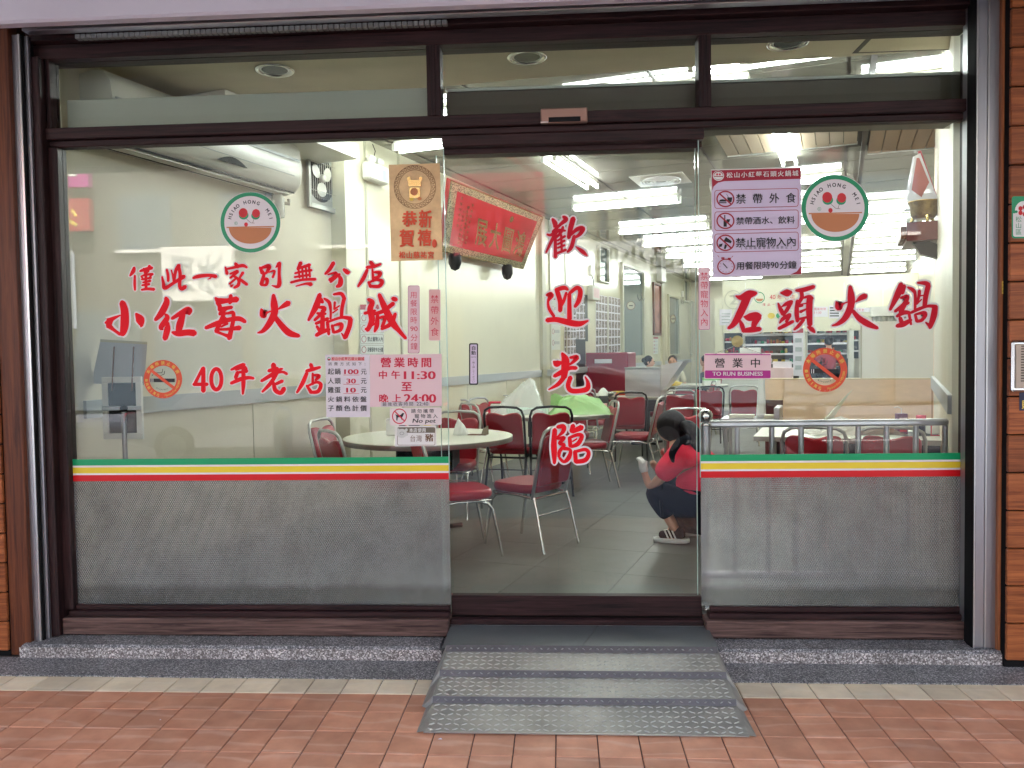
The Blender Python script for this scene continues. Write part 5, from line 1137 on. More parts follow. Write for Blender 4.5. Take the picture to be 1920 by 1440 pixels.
for px, py, lb in ((1205, 540, 'white wall hook lamp right of the tall inner window'), (1278, 552, 'white wall hook lamp right of the narrower inner window')):
    q = atu(px, py, UL1); t = thing('wall_hook', lb, 'hook', q, -A); MB().bbox(0, -.05, -.07, .05, .05, .09, .01).build('box', 'acwhite', t); MB().tube([(.03, 0, -.07), (.04, -.02, -.22), (.05, -.14, -.28), (.05, -.30, -.24), (.05, -.36, -.16)], .012, 6).build('hook', 'chrome', t)
q = atu(1108, 550, UL1); t = thing('exit_sign', 'small pinkish exit box above the photo sheets', 'sign', q, -A); MB().bbox(0, -.22, -.12, .10, .22, .12, .01).build('case', 'acwhite', t); MB().box(.1005, -.18, -.08, .102, .18, .08).build('face', 'pinkpaper', t)
MB().bbox(0, -.10, .30, .05, .02, .48, .01).build('junction_box', 'acwhite', t); MB().tube([(.02, .0, .30), (.02, .10, .22), (.02, .14, .10)], .008, 6).build('cable', 'black', t)
q = atu(1234, 512, UL1); t = thing('emergency_light', 'far emergency light near the ceiling above the framed picture', 'emergency light', q, -A); MB().bbox(0, -.25, -.22, .14, .25, .12, .02).build('case', 'acwhite', t); MB().ball((.08, -.08, .22), .08, 10).ball((.08, .12, .22), .08, 10).build('lamp_head', 'acwhite', t)

# ================================================================== CHAIRS AND TABLES
def chair(label, fm='greyframe', lm='redleather'):
    t = thing('banquet_chair', label, 'chair', (0, 0, 0), 0, 'banquet chairs')
    # seat
    def se(k, n): # superellipse outline
        a = math.tau * k / n; c, s = math.cos(a), math.sin(a); return (.215 * abs(c) ** .5 * (1 if c > 0 else -1), .02 + .205 * abs(s) ** .5 * (1 if s > 0 else -1))
    o = [se(k, 28) for k in range(28)]
    MB().cushion(o, lambda x, y, h: Vector((x, y, .405 + h)), .062, .016).build('seat', lm, t)
    bo_ = []
    W_, H0, H1, r_ = .182, .455, .822, .05
    for cx, cz, a in ((W_ - r_, H1 - r_, 0), (-W_ + r_, H1 - r_, 90), (-W_ + r_ * .6, H0 + r_ * .6, 180), (W_ - r_ * .6, H0 + r_ * .6, 270)):
        rr = r_ if a < 180 else r_ * .6
        for k in range(5): bo_.append((cx + rr * math.cos(R(a + 22.5 * k)), cz + rr * math.sin(R(a + 22.5 * k))))
        if a == 0:
            for x in (.08, .03, 0, -.03, -.08): bo_.append((x, H1 - .024 * math.exp(-(x / .05) ** 2) - .001))
    yb = lambda z: -.195 - (z - .45) * .24
    MB().cushion(bo_, lambda x, z, h: Vector((x, yb(z) - .02 + h, z)), .042, .012).build('backrest', lm, t)
    path = [(-.190, yb(.40) + .01, .37), (-.196, yb(.5), .50), (-.203, yb(.7), .70), (-.203, yb(.79), .79), (-.185, yb(.84), .845), (-.14, yb(.87), .872), (0, yb(.88), .880), (.14, yb(.87), .872), (.185, yb(.84), .845), (.203, yb(.79), .79), (.203, yb(.7), .70), (.196, yb(.5), .50), (.190, yb(.40) + .01, .37)]
    MB().tube(path, .0125, 8).build('back_frame', fm, t)
    sf_ = MB()
    for s in (-1, 1): sf_.tube([(s * .19, -.19, .375), (s * .197, -.05, .392), (s * .195, .14, .392), (s * .175, .195, .390)], .010, 6)
    sf_.tube([(-.175, .195, .39), (.175, .195, .39)], .010, 6).tube([(-.19, -.19, .375), (.19, -.19, .375)], .010, 6).tube([(-.205, -.225, .26), (.205, -.225, .26)], .006, 6)
    sf_.build('seat_frame', 'chrome' if fm != 'darkframe' else fm, t)
    for s in (-1, 1):
        MB().tube([(s * .185, .10, .388), (s * .192, .165, .375), (s * .198, .20, .335), (s * .21, .265, .004)], .0115, 8).build('leg', 'chrome' if fm != 'darkframe' else fm, t)
        MB().tube([(s * .190, -.19, .385), (s * .195, -.215, .30), (s * .205, -.285, .004)], .0115, 8).build('leg', 'chrome' if fm != 'darkframe' else fm, t)
    return t
protos = {}
def addchair(px, py, face, label, fm='greyframe', lm='redleather', group='banquet chairs around the tables', pos=None, sc=1.0):
    k = (fm, lm)
    if k not in protos: protos[k] = c = chair(label, fm, lm)
    else: c = copy_tree(protos[k])
    if pos is None: q = atZ(px, py, FL + .88 * sc)
    else: q = Vector(pos)
    a = R(face)     # facing direction in world degrees, 90 = straight into the shop
    fwd_ = Vector((math.cos(a), math.sin(a), 0))
    c.location = (q.x + fwd_.x * .30, q.y + fwd_.y * .30, FL); c.rotation_euler = (0, 0, a - math.pi / 2); c.scale = (sc,) * 3
    c['label'] = label; c['group'] = group; c['category'] = 'chair'; c.name = 'banquet_chair'
    return c
# front table group.  pos is the backrest position
addchair(0, 0, 143, 'chair turned away right of the front round table, nearest the door', pos=(.0, 1.52, 0))
addchair(0, 0, 22, 'chair half hidden by the embossed glass with its seat showing at the door edge', pos=(-1.02, 1.30, 0), lm='redleather2')
addchair(0, 0, 38, 'grey framed chair left of the front round table above the striped band', pos=(-1.62, 1.30, 0))
addchair(0, 0, -12, 'pale chair behind the left end of the front round table', pos=(-1.99, 2.35, 0))
addchair(0, 0, 262, 'chair behind the front round table under the automatic door strip', pos=(-.93, 3.10, 0))
# second table group
addchair(0, 0, 300, 'chair by the left wall facing out, left of the pair', pos=(-1.22, 4.95, 0))
addchair(0, 0, 330, 'slanted chair by the left wall beside the middle table', pos=(-.98, 5.25, 0))
addchair(0, 0, 75, 'black framed chair at the middle table, left of the near pair', 'darkframe', pos=(-.57, 3.62, 0))
addchair(0, 0, 98, 'black framed chair at the middle table behind 臨', 'darkframe', pos=(-.10, 3.58, 0))
addchair(0, 0, 190, 'chair seen from the side at the right of the middle table', pos=(.56, 4.35, 0))
addchair(0, 0, 92, 'black framed chair pushed to the long far table', 'darkframe', pos=(.87, 6.1, 0))
addchair(0, 0, 162, 'angled chair with maroon back behind the crouching woman', pos=(1.12, 5.0, 0))
addchair(0, 0, 88, 'red chair with white tube frame right behind the crouching woman', 'chrome', 'redleather2', pos=(1.13, 3.15, 0))
addchair(0, 0, 95, 'far chair at the right end of the third table', pos=(1.85, 7.9, 0))
addchair(0, 0, 110, 'far chair left of the third table trolley', pos=(.3, 7.5, 0))
addchair(0, 0, 180, 'far chair at the customers table with a tall maroon back', pos=(2.55, 9.6, 0))
addchair(0, 0, 350, 'far chair near the white grill hood at the customers table', pos=(1.35, 10.2, 0))
addchair(0, 0, 265, 'far chair behind the third table', pos=(1.3, 8.9, 0))
addchair(0, 0, 270, 'chair behind the middle table whose back rises over the green bag', pos=(.10, 5.62, 0))
addchair(0, 0, 35, 'chair at the left front side of the middle table behind the black framed pair', pos=(-.98, 4.25, 0))
addchair(0, 0, 95, 'far chair in front of the third table near the crouching woman', pos=(1.55, 6.55, 0))
addchair(0, 0, 60, 'far chair beside the maroon trolley', pos=(.25, 6.7, 0))
addchair(0, 0, 85, 'purple looking chair behind the railing post and open sign', 'darkframe', pos=(2.10, 7.55, 0))
addchair(0, 0, 80, 'maroon chair beside the white post behind the open sign', pos=(2.62, 7.7, 0))
addchair(0, 0, 72, 'left one of two chairs behind the steel railing', 'greyframe', 'redleather2', pos=(1.66, 1.25, 0))
addchair(0, 0, 72, 'right one of two chairs behind the steel railing', 'greyframe', 'redleather2', pos=(2.14, 1.20, 0))

def roundtable(x, y, r, label, z=.90):
    t = thing('round_table', label, 'table', (x, y, FL), 0, 'round laminate tables'); h = z - FL
    MB().lathe([(0, h), (r - .006, h), (r, h - .004)], seg=48, caps=False, smooth=False).build('tabletop', 'tabletop', t)
    MB().lathe([(r, h - .0045), (r, h - .042), (r - .03, h - .045), (0, h - .045)], seg=48, caps=False).build('edge_band', 'tableband', t)
    MB().lathe([(0, h + .0004), (.105, h + .0008), (.10, h - .03), (0, h - .03)][:2], seg=24, caps=False).build('stove_well', 'black', t) if False else None
    MB().bbox(-.22, -.22, h - .25, .22, .22, h - .046, .01).build('burner_box', 'black', t)
    MB().lathe([(.05, .03), (.05, h - .25)], seg=14).build('pedestal', 'darkframe', t)
    for k in range(4):
        a = k * math.pi / 2 + .5; MB().bbox(-.03, 0, 0, .03, .27, .035, .006).build('foot', 'darkframe', t).rotation_euler = (0, 0, a)
    return t
roundtable(-1.06, 2.18, .67, 'front round table with black burner box nearest the glass')
roundtable(-.14, 4.62, .70, 'middle round table carrying the plastic bags')
roundtable(1.28, 8.2, .86, 'third round table with the steel grill hood')
roundtable(2.4, 11.3, .70, 'far round table where the customers sit')
# rectangular table at the right
rt = thing('rectangular_table', 'long pale rectangular table behind the steel railing', 'table', W(.74, 2.3, FL), -A)
MB().bbox(0, 0, .715, 1.52, .82, .75, .006).build('tabletop', 'tabletop', rt); MB().bbox(.004, -.004, .712, 1.516, -.0005, .748, .002).build('edge_band', 'tableband', rt)
for x, y in ((.18, .08), (.18, .74), (1.40, .08), (1.40, .74)): MB().tube([(x, y, .712), (x, y, 0)], .018, 8).build('leg', 'darkframe', rt)
MB().bbox(.30, .2, .50, .75, .62, .711, .01).build('burner_box', 'black', rt); MB().bbox(.95, .2, .50, 1.35, .62, .711, .01).build('burner_box', 'black', rt)
for x in (.50, 1.10): MB().lathe([(0, .7512), (.17, .7512), (.175, .7520), (.18, .7512)], (x, .42, 0), 28, caps=False).build('hotplate', 'black', rt)

# ---- things on the front table
def on(u_, v_, z, world=False): return Vector((u_, v_, z))
TZ = .9005
t = thing('tissue_box', 'white and red tissue packet on the front round table', 'tissue box', (-1.36, 2.30, TZ), .1)
MB().bbox(-.06, -.05, 0, .045, .05, .13, .006).build('pack', 'whitepaint', t); MB().bbox(.0455, -.05, 0, .10, .05, .135, .008).build('red_side', 'redprint', t); MB().bbox(-.02, -.04, .1305, .10, .045, .165, .015).build('crumpled_top', 'redprint', t); MB().box(.05, -.0525, .06, .095, -.0502, .10).build('printed_label', 'ink', t)
t = thing('sauce_bottle', 'dark sauce bottle with red cap beside the tissue packet', 'bottle', (-1.20, 2.33, TZ)); MB().lathe([(0, 0), (.042, 0), (.045, .02), (.045, .12), (.03, .15), (.018, .165)], seg=16, caps=False).build('body', 'ink', t); MB().lathe([(.022, .165), (.022, .19), (0, .19)], seg=14, caps=False).build('cap', 'redprint', t)
t = thing('vinegar_bottle', 'short yellow bottle between the sauce bottle and the pork card', 'bottle', (-1.10, 2.38, TZ)); MB().lathe([(0, 0), (.03, 0), (.03, .09), (.015, .12), (.015, .14), (0, .14)], seg=14, caps=False).build('body', 'yellowprint', t)
t = thing('paper_napkin', 'crumpled white paper napkin on the front round table', 'napkin', (-.80, 2.25, TZ))
def crumple(x0, y0, x1, y1, h, n, seed, peak=None, tri=False):
    from mathutils import noise
    rnd = random.Random(seed); vs = []; fs = []; soft = n > 10
    if soft: n = 34
    for j in range(n + 1):
        for i in range(n + 1):
            a, b_ = i / n, j / n; e = min(1, min(a, 1 - a, b_, 1 - b_) * 5)
            px_, py_ = (peak or (.5, .5)); d = math.hypot(a - px_, b_ - py_)
            if soft:
                f1 = noise.noise(Vector((a * 3.1 + seed, b_ * 3.1, .5))); f2 = abs(noise.noise(Vector((a * 8 + seed, b_ * 8, 2.)))); ang = math.atan2(b_ - py_, a - px_)
                fold = abs(math.sin(ang * 7 + f1 * 4)) * min(1, d * 3)
                z = h * e * (max(0, 1 - d * 1.45) ** .9 * (1 - .28 * fold) + .16 + .22 * f1 + .10 * f2)
                jit = .0
            else: z = h * e * max(0, 1 - d * 1.5) ** .8 + rnd.uniform(0, .16) * h * (.3 + e); jit = .3
            wx = .035 * noise.noise(Vector((b_ * 5, a * 2, seed))) if soft else 0
            vs.append((x0 + (x1 - x0) * (a + wx) + rnd.uniform(-jit, jit) * (x1 - x0) / n, y0 + (y1 - y0) * (b_ + wx) + rnd.uniform(-jit, jit) * (y1 - y0) / n, max(.002, z)))
    for j in range(n):
        for i in range(n): k = j * (n + 1) + i; fs.append((k, k + 1, k + n + 2, k + n + 1))
    m_ = MB(); m_.add(vs, fs, soft); return m_
crumple(-.07, -.05, .06, .05, .12, 6, 3, (.3, .5)).build('sheet', 'whitepaint', t)
t = thing('foil_tray', 'brown folded foil tray right of the paper napkin', 'tray', (-.66, 2.2, TZ))
MB().prism([(-.09, 0, 0), (.06, -.03, 0), (.07, .05, .0), (-.07, .06, 0)], (0, 0, .006)).build('base', 'boardl', t); MB().prism([(.02, -.03, .006), (.075, .0, .006), (.07, .03, .075), (.035, .01, .05)], (.004, 0, 0)).build('folded_side', mat('kraft', (.20, .15, .10), .5), t)
# ---- things on the middle table
bagm = film('clear_bag_plastic', (.80, .82, .80), .50, .12); gbag = film('green_bag_plastic', (.42, .70, .30), .78, .25)
t = thing('plastic_bag', 'clear white plastic bag standing up over napkin packs on the middle table', 'bag', (-.36, 4.62, TZ))
MB().bbox(-.22, -.32, 0, .22, -.08, .075, .01).build('napkin_stack', mat('pale_mint_paper', (.62, .74, .70), .6), t)
mb = MB()
for k in range(16): mb.box(-.215 + k * .027, -.3205, .004, -.213 + k * .027, -.3195, .071)
mb.build('stack_folds', 'rail', t)
crumple(-.38, -.34, .20, .20, .36, 14, 11, (.70, .45)).build('bag_film', bagm, t)
t = thing('plastic_bag', 'light green plastic carrier bag on the right of the middle table', 'bag', (.18, 4.42, TZ))
g1 = crumple(-.32, -.26, .36, .24, .20, 14, 5, (.40, .5)); g1.build('bag_body', gbag, t)
pts = [(-.30, -.10, .08), (-.29, -.11, .20), (-.25, -.10, .22), (-.22, -.09, .21), (-.20, -.08, .20), (-.10, -.07, .14), (-.12, -.08, .06)]
MB().prism(pts, (0, .004, 0)).build('handle', gbag, t)
t = thing('condiment_box', 'small red topped napkin box at the left edge of the middle table', 'napkin box', (-.74, 4.50, TZ)); MB().bbox(-.02, -.05, 0, .09, .05, .10, .006).build('box', 'whitepaint', t); MB().bbox(-.045, -.05, 0, -.0205, .05, .11, .006).build('red_side', 'redprint', t); MB().bbox(-.045, -.05, .111, .09, .05, .13, .01).build('red_top', 'redprint', t)
t = thing('pump_bottle', 'white pump bottle behind the red topped napkin box', 'bottle', (-.62, 4.85, TZ)); MB().lathe([(0, 0), (.04, 0), (.042, .09), (.02, .13), (.012, .14), (.012, .17)], seg=14, caps=False).build('body', 'whitepaint', t); MB().bbox(-.03, -.01, .17, .03, .01, .182, .003).build('pump', 'rail', t)
t = thing('sauce_jar', 'jar with red lid behind the clear plastic bag', 'jar', (-.50, 4.85, TZ)); MB().lathe([(0, 0), (.035, 0), (.035, .08)], seg=14, caps=False).build('body', mat('chilli', (.25, .03, .02), .3), t); MB().lathe([(.037, .08), (.037, .105), (0, .105)], seg=14, caps=False).build('lid', 'redprint', t)
t = thing('sauce_jar', 'tall black labelled sauce jar at the right edge of the middle table', 'jar', (.46, 4.85, TZ)); MB().lathe([(0, 0), (.06, 0), (.06, .13), (.045, .16)], seg=16, caps=False).build('body', 'ink', t); MB().lathe([(.05, .16), (.055, .20), (.02, .24), (0, .25)], seg=14, caps=False).build('white_top', 'whitepaint', t); MB().box(-.03, -.0625, .02, .04, -.060, .08).build('label_patch', 'pinkpaper2', t)
# ---- grill hood and trolley on/behind the third table
t = thing('grill_hood', 'steel box hood standing on the third round table', 'hood', (1.18, 7.65, TZ), -.35)
MB().bbox(-.22, -.2, 0, .30, .2, .40, .01).build('box', 'steel2', t); MB().prism([(.30, -.2, .44), (.62, -.2, .50), (.40, -.2, .18), (.30, -.2, .08)], (0, .4, 0)).build('sloped_wing', 'steel2', t); MB().bbox(-.22, -.22, .401, .32, .22, .415, .004).build('top_plate', 'alu', t)
t = thing('bowl', 'shallow steel bowl beside the black sauce jar', 'bowl', (.66, 7.55, TZ)); MB().lathe([(.05, 0), (.11, .03), (.13, .07), (.125, .07), (.10, .035), (0, .01)], seg=18, caps=False).build('bowl', 'chrome', t)
t = thing('tray', 'orange and yellow packets on the third round table', 'packets', (.85, 8.0, TZ)); MB().bbox(-.15, -.1, 0, .15, .1, .03).build('packet', 'orange', t); MB().bbox(-.10, -.08, .031, .08, .07, .055).build('packet', 'yellowprint', t)
t = thing('tongs', 'dark tongs lying across the front of the third table', 'tongs', (1.62, 7.75, TZ + .012)); MB().tube([(-.25, .05, 0), (.25, -.08, 0)], .01, 6).build('arm', 'darkframe', t)
t = thing('serving_trolley', 'maroon boxed serving trolley behind the sauce jar', 'trolley', (.80, 9.9, FL), -A)
MB().bbox(-.42, -.3, .55, .42, .3, 1.38, .02).build('cabinet', mat('trolley_maroon', (.26, .012, .035), .4), t); MB().box(-.15, -.303, 1.20, .15, -.3005, 1.27).build('printed_label', 'whitepaper', t)
for x, y in ((-.38, -.26), (.38, -.26), (-.38, .26), (.38, .26)): MB().tube([(x, y, .55), (x, y, .0)], .02, 6).build('leg', 'darkframe', t)
t = thing('laundry_basket', 'yellow plates stack on the customers table', 'plates', (2.05, 11.0, TZ)); MB().lathe([(0, 0), (.12, 0), (.18, .06), (0, .09)], seg=16, caps=False).build('plates', 'yellowprint', t)
t.name = 'plate_stack'
t = thing('food_box', 'green lidded box on the customers table', 'food box', (2.75, 11.0, TZ)); MB().bbox(-.15, -.1, 0, .15, .1, .09).build('box', 'whitepaint', t); MB().bbox(-.15, -.1, .091, .15, .1, .14).build('lid', mat('leaf_green', (.25, .65, .22), .5), t)
# ---- things on the rectangular table
def onrt(px, py): q = atZ(px, py, TZ); return (q.x, q.y, TZ)
q = onrt(1575, 812)
t = thing('cloth_bundle', 'bundled pale bag with a tall folded corner on the rectangular table', 'bundle', q); crumple(-.26, -.16, .26, .16, .11, 8, 21).build('bag', mat('pale_wrap', (.62, .60, .55), .5), t)
MB().prism([(-.20, 0, .02), (-.10, .02, .02), (.05, .02, .26), (.10, .02, .33), (.03, .0, .27), (-.12, -.01, .10)], (0, .006, 0)).build('folded_corner', mat('cream_wrap', (.60, .57, .42), .5), t)
q = onrt(1648, 814)
t = thing('foil_tray', 'brown crumpled foil tray on the rectangular table behind the chairs', 'tray', q); crumple(-.20, -.08, .20, .08, .05, 6, 9).build('tray', mat('kraft2', (.16, .11, .08), .5), t); MB().bbox(.02, -.06, .004, .09, .0, .05, .005).build('kraft_cup', mat('kraft3', (.30, .20, .13), .6), t)
q = onrt(1690, 814)
t = thing('juice_carton', 'purple printed juice carton with bent white straw', 'carton', q, .1); MB().bbox(-.036, -.028, 0, .036, .028, .155, .003).build('carton', mat('juice_purple', (.16, .04, .11), .4, var=.5, vscale=40), t); MB().tube([(.0, 0, .15), (.0, 0, .19), (-.03, 0, .205), (-.055, 0, .20)], .003, 6).build('straw', 'whitepaint', t); MB().box(-.030, -.0295, .09, .030, -.0282, .125).build('printed_panel', 'pinkpaper', t); MB().box(-.025, -.0295, .02, .026, -.0282, .055).build('printed_panel', 'redprint', t)
q = onrt(1727, 812)
t = thing('drink_can', 'blue and pink capped jar right of the juice carton', 'jar', q); MB().lathe([(0, 0), (.032, 0), (.032, .10)], seg=14, caps=False).build('body', mat('navy_can', (.02, .04, .11), .3), t); MB().lathe([(.035, .10), (.035, .135), (0, .135)], seg=14, caps=False).build('lid', 'redprint', t)
q = onrt(1752, 816)
t = thing('napkin_box', 'white napkin box with red wire holder at the right end of the rectangular table', 'napkin box', (q[0] + .05, q[1], TZ)); MB().bbox(-.09, -.04, .01, .05, .06, .12, .006).build('box', 'whitepaint', t); MB().tube([(-.095, -.05, .12), (-.095, -.05, .004), (.06, -.05, .004), (.06, -.05, .12)], .005, 6).build('wire_holder', 'redprint', t)

# ---- steel railing behind the right pane
RY = .20
rl = thing('railing', 'stainless steel railing with ball post behind the right pane', 'railing')
zr1, zr0 = atY(1600, 788, RY).z, atY(1600, 799, RY).z
xr0 = atY(1330, 793, RY).x
MB().bbox(xr0, RY - .022, zr0, 2.04, RY + .022, zr1 + .004, .010).build('top_rail', 'steel2', rl)
MB().bbox(xr0, RY - .018, .30, 2.04, RY + .018, .33, .006).build('bottom_rail', 'steel2', rl)
for px in (1382, 1447, 1502, 1556, 1609, 1662, 1717, 1772):
    q = atY(px, 820, RY); MB().tube([(q.x, RY, .331), (q.x, RY, zr0 - .0005)], .0145, 10).build('baluster', 'steel', rl)
q = atY(1323, 820, RY); zb = atY(1323, 780, RY).z
MB().tube([(q.x, RY, FL), (q.x, RY, zb - .045)], .027, 14).build('newel_post', 'steel', rl); MB().ball((q.x, RY, zb), .039, 20).build('ball', 'chrome', rl); MB().lathe([(.030, zb - .052), (.035, zb - .045), (.026, zb - .036)], (q.x, RY, 0), 16, caps=False).build('collar', 'chrome', rl); MB().lathe([(.055, FL + .001), (.055, FL + .012), (.028, FL + .03)], (q.x, RY, 0), 18).build('base_flange', 'chrome', rl)

# ---- service stand with folded towels and white post
q = W(.52, 4.9, 0)
t = thing('service_stand', 'low grey steel service stand with white post behind the railing', 'stand', (q.x, q.y, FL), -A)
MB().bbox(-.34, -.22, .62, .26, .25, .68, .01).build('shelf', 'steel2', t); MB().bbox(.20, -.22, .681, .26, .25, .80, .006).build('end_plate', 'steel2', t)
for x, y in ((-.28, -.18), (.20, -.18), (-.28, .20), (.20, .20)): MB().tube([(x, y, .62), (x, y, .004)], .02, 8).build('leg', 'steel', t)
MB().prism([(.00, .05, .681), (.10, .05, .681), (.085, .05, 1.16), (.035, .05, 1.16)], (0, .05, 0)).build('post', 'whitepaint', t) ; MB().bbox(.03, .02, .70, .09, .10, 1.35, .008).build('post', 'whitepaint', t)
for x, lb in ((-.15, 'folded cream towels left of the white post'), (.14, 'small folded towel right of the white post')):
    o = q + U * x; tt = thing('folded_towel', lb, 'towel', (o.x, o.y - .08, FL + .6805), -A)
    for k in range(3): MB().bbox(-.13 if x < 0 else -.07, -.07, k * .013, .12 if x < 0 else .07, .07, k * .013 + .012, .006).build('fold', mat('towel_cream', (.72, .68, .56), .9) if k == 0 and x < 0 else M.setdefault('towel', mat('towel_cream2', (.72, .68, .56), .9)), tt)

# ---- peach half wall, pilaster and glossy screen
hv = 6.0
hw_ = thing('half_wall', 'peach laminate half wall with pale top edge in front of the kitchen', 'half wall')
a, b = atv(1433, 712, hv), atv(1768, 712, hv)
ua, ub, zt = a.dot(U), b.dot(U), 1.19
za = atv(1450, 750, hv).z; un = atv(1468, 752, hv).dot(U)
MB().prism(uvrect(un, hv, ub, hv + .12, FL), (0, 0, zt - FL)).build('panel', 'beige', hw_); MB().prism(uvrect(ua, hv, un - .002, hv + .12, za), (0, 0, zt - za)).build('panel_over_niche', 'beige', hw_)
MB().prism(uvrect(ua, hv + .10, un - .002, hv + .12, FL), (0, 0, za - FL - .002)).build('niche_back', mat('niche_maroon', (.12, .03, .03), .5), hw_)
MB().prism(uvrect(ua, hv - .004, ub, hv + .13, zt + .0005), (0, 0, .012)).build('top_edge', mat('edge_yellow', (.70, .56, .34), .4), hw_)
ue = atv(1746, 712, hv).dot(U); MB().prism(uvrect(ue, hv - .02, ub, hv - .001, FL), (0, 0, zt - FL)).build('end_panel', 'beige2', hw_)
gs = thing('glossy_screen', 'glossy white acrylic screen above the peach half wall', 'screen')
u0, u1 = atv(1616, 650, hv + .02).dot(U), atv(1756, 650, hv + .02).dot(U); z1 = atv(1616, 606, hv + .02).z
MB().prism(uvrect(u0, hv + .02, u1, hv + .035, zt + .014), (0, 0, z1 - zt)).build('sheet', mat('acrylic_white', (.86, .86, .80), .10, spec=.5), gs)
MB().prism(uvrect(u0 - .015, hv + .015, u0, hv + .04, zt + .013), (0, 0, z1 - zt)).build('edge_trim', 'walltrim', gs)
pi_ = thing('pilaster', 'flat peach laminate pilaster right of the glossy screen', 'pilaster')
u0, u1 = atv(1757, 600, 4.6).dot(U), atv(1793, 600, 4.6).dot(U)
zt2 = atv(1757, 272, 4.6).z
MB().prism(uvrect(u0, 4.6, u1 + .35, 4.9, FL), (0, 0, CZ - FL - .03)).build('panel', 'beige', pi_)
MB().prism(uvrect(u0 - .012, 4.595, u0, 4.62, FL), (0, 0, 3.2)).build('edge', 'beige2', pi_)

# ---- altar shelf with censer
sh = thing('altar_shelf', 'dark red wooden altar shelf with grey bracket on the peach pilaster', 'shelf')
s0, s1 = atv(1700, 432, 3.2), atv(1795, 446, 3.2)
zs1, zs0 = atv(1700, 417, 3.2).z, atv(1700, 452, 3.2).z
MB().prism(uvrect(s0.dot(U), 3.2, s1.dot(U) + .1, 3.8, zs0), (0, 0, zs1 - zs0)).build('board', mat('altar_red', (.12, .022, .02), .3), sh)
MB().prism(uvrect(s0.dot(U) - .04, 3.22, s0.dot(U) - .002, 3.75, zs0 + .02), (0, 0, zs1 - zs0 - .05)).build('end_moulding', 'boardl', sh)
b0 = s0.dot(U) + .05
MB().prism([W(b0, 3.3, zs0 - .002), W(b0 + .06, 3.3, zs0 - .10), W(b0 + .36, 3.3, zs0 - .20), W(b0 + .36, 3.3, zs0 - .10), W(b0 + .12, 3.3, zs0 - .002)], V * .08).build('bracket', 'darkframe', sh)
q = W(s0.dot(U) + .14, 3.40, zs1 + .001)
t = thing('incense_burner', 'brass incense censer on three legs on the altar shelf', 'censer', q)
MB().lathe([(0, .05), (.08, .05), (.10, .08), (.105, .15), (.12, .175), (.125, .185), (.11, .185), (.09, .17)], seg=24, caps=False).build('bowl', mat('old_brass', (.36, .24, .08), .3, .9, var=.3, vscale=30), t)
for k in range(3): a = k * 2.094 + .4; MB().tube([(.075 * math.cos(a), .075 * math.sin(a), .07), (.095 * math.cos(a), .095 * math.sin(a), .03), (.085 * math.cos(a), .085 * math.sin(a), .0)], [.018, .012, .014], 8).build('leg', 'goldtext', t)
t = thing('spirit_money_packet', 'pointed packet wrapped in clear film with a red top behind the censer', 'packet', q + U * (.00) + V * .12 + ZUP * .10)
fm_ = film('wrap_film', (.70, .68, .74), .8, .15)
MB().prism([Vector((-.14, 0, .04)), Vector((.13, 0, .04)), Vector((.12, 0, .12)), Vector((-.02, 0, .50)), Vector((-.06, 0, .48))], (0, .05, 0)).build('film', fm_, t)
MB().prism([Vector((-.09, -.003, .20)), Vector((-.01, -.003, .14)), Vector((.05, -.003, .26)), Vector((-.03, -.003, .46)), Vector((-.05, -.003, .46))], (0, .002, 0)).build('red_paper', mat('faded_red', (.36, .10, .09), .5), t)
MB().tube([(.125, .02, .10), (-.02, .02, .52)], .014, 6).build('red_edge', 'darkred', t)
t = thing('incense_vase', 'ornate silver vase full of red incense sticks on the altar shelf', 'vase', q + U * .235 - V * .05)
MB().lathe([(0, 0), (.05, 0), (.05, .02), (.03, .03), (.10, .06), (.12, .07), (.10, .085), (.03, .09), (.035, .16), (.045, .21), (.04, .21)], seg=22, caps=False).build('vase', mat('ornate_silver', (.42, .38, .30), .25, .9, bump=.9, bscale=60), t)
rn = random.Random(2); mb = MB()
for k in range(46): a, r_ = rn.uniform(0, 6.28), rn.uniform(0, .035); mb.tube([(r_ * math.cos(a), r_ * math.sin(a), .15), (r_ * 2.1 * math.cos(a), r_ * 2.1 * math.sin(a), rn.uniform(.34, .38))], .0035, 4)
o = mb.build('incense_sticks', 'darkred', t); o['kind'] = 'stuff'
t = thing('wall_speaker', 'cream corner of a wall box at the top right behind the pane', 'wall box', atY(1785, 222, .6) + Vector((0, 0, .02))); MB().bbox(-.07, -.05, -.06, .10, .1, .08, .03).build('case', 'acwhite', t)
t = thing('camera_bracket', 'small cream security camera under the right ceiling bay', 'camera', W(2.15, 7.0, CZ - .35), .5); MB().bbox(-.05, -.12, -.16, .05, .05, -.04, .015).build('body', 'acwhite', t); MB().tube([(0, 0, -.04), (0, 0, .34)], .02, 8).build('arm', 'acwhite', t)

# ---- kitchen end
KV = 16.0
kf = onv(KV)
kw = thing('kitchen_sign_board', 'cream kitchen front board with shop name over the shelf openings', 'kitchen front')
def kbox(name, m_, x0, y0, x1, y1, v=KV, d=.1, parent=kw):
    a, b = atv(x0, y0, v), atv(x1, y1, v)
    return MB().prism(uvrect(a.dot(U), v, b.dot(U), v + d, b.z), (0, 0, a.z - b.z)).build(name, m_, parent)
kbox('board', 'wall', 1355, 528, 1757, 616, KV, .05); kbox('side_post', 'wall', 1340, 560, 1356, 780, KV, .05); kbox('post', 'acwhite', 1501, 616, 1510, 730, KV, .05); kbox('post', 'acwhite', 1592, 616, 1601, 715, KV, .05); kbox('post', 'acwhite', 1612, 600, 1757, 720, KV + .06, .05)
for px in (1397, 1497, 1582, 1655): kbox('panel_seam', 'whitepaint', px, 530, px + 1.2, 615, KV - .012, .01)
pr = Print(onv(KV - .016), kw)
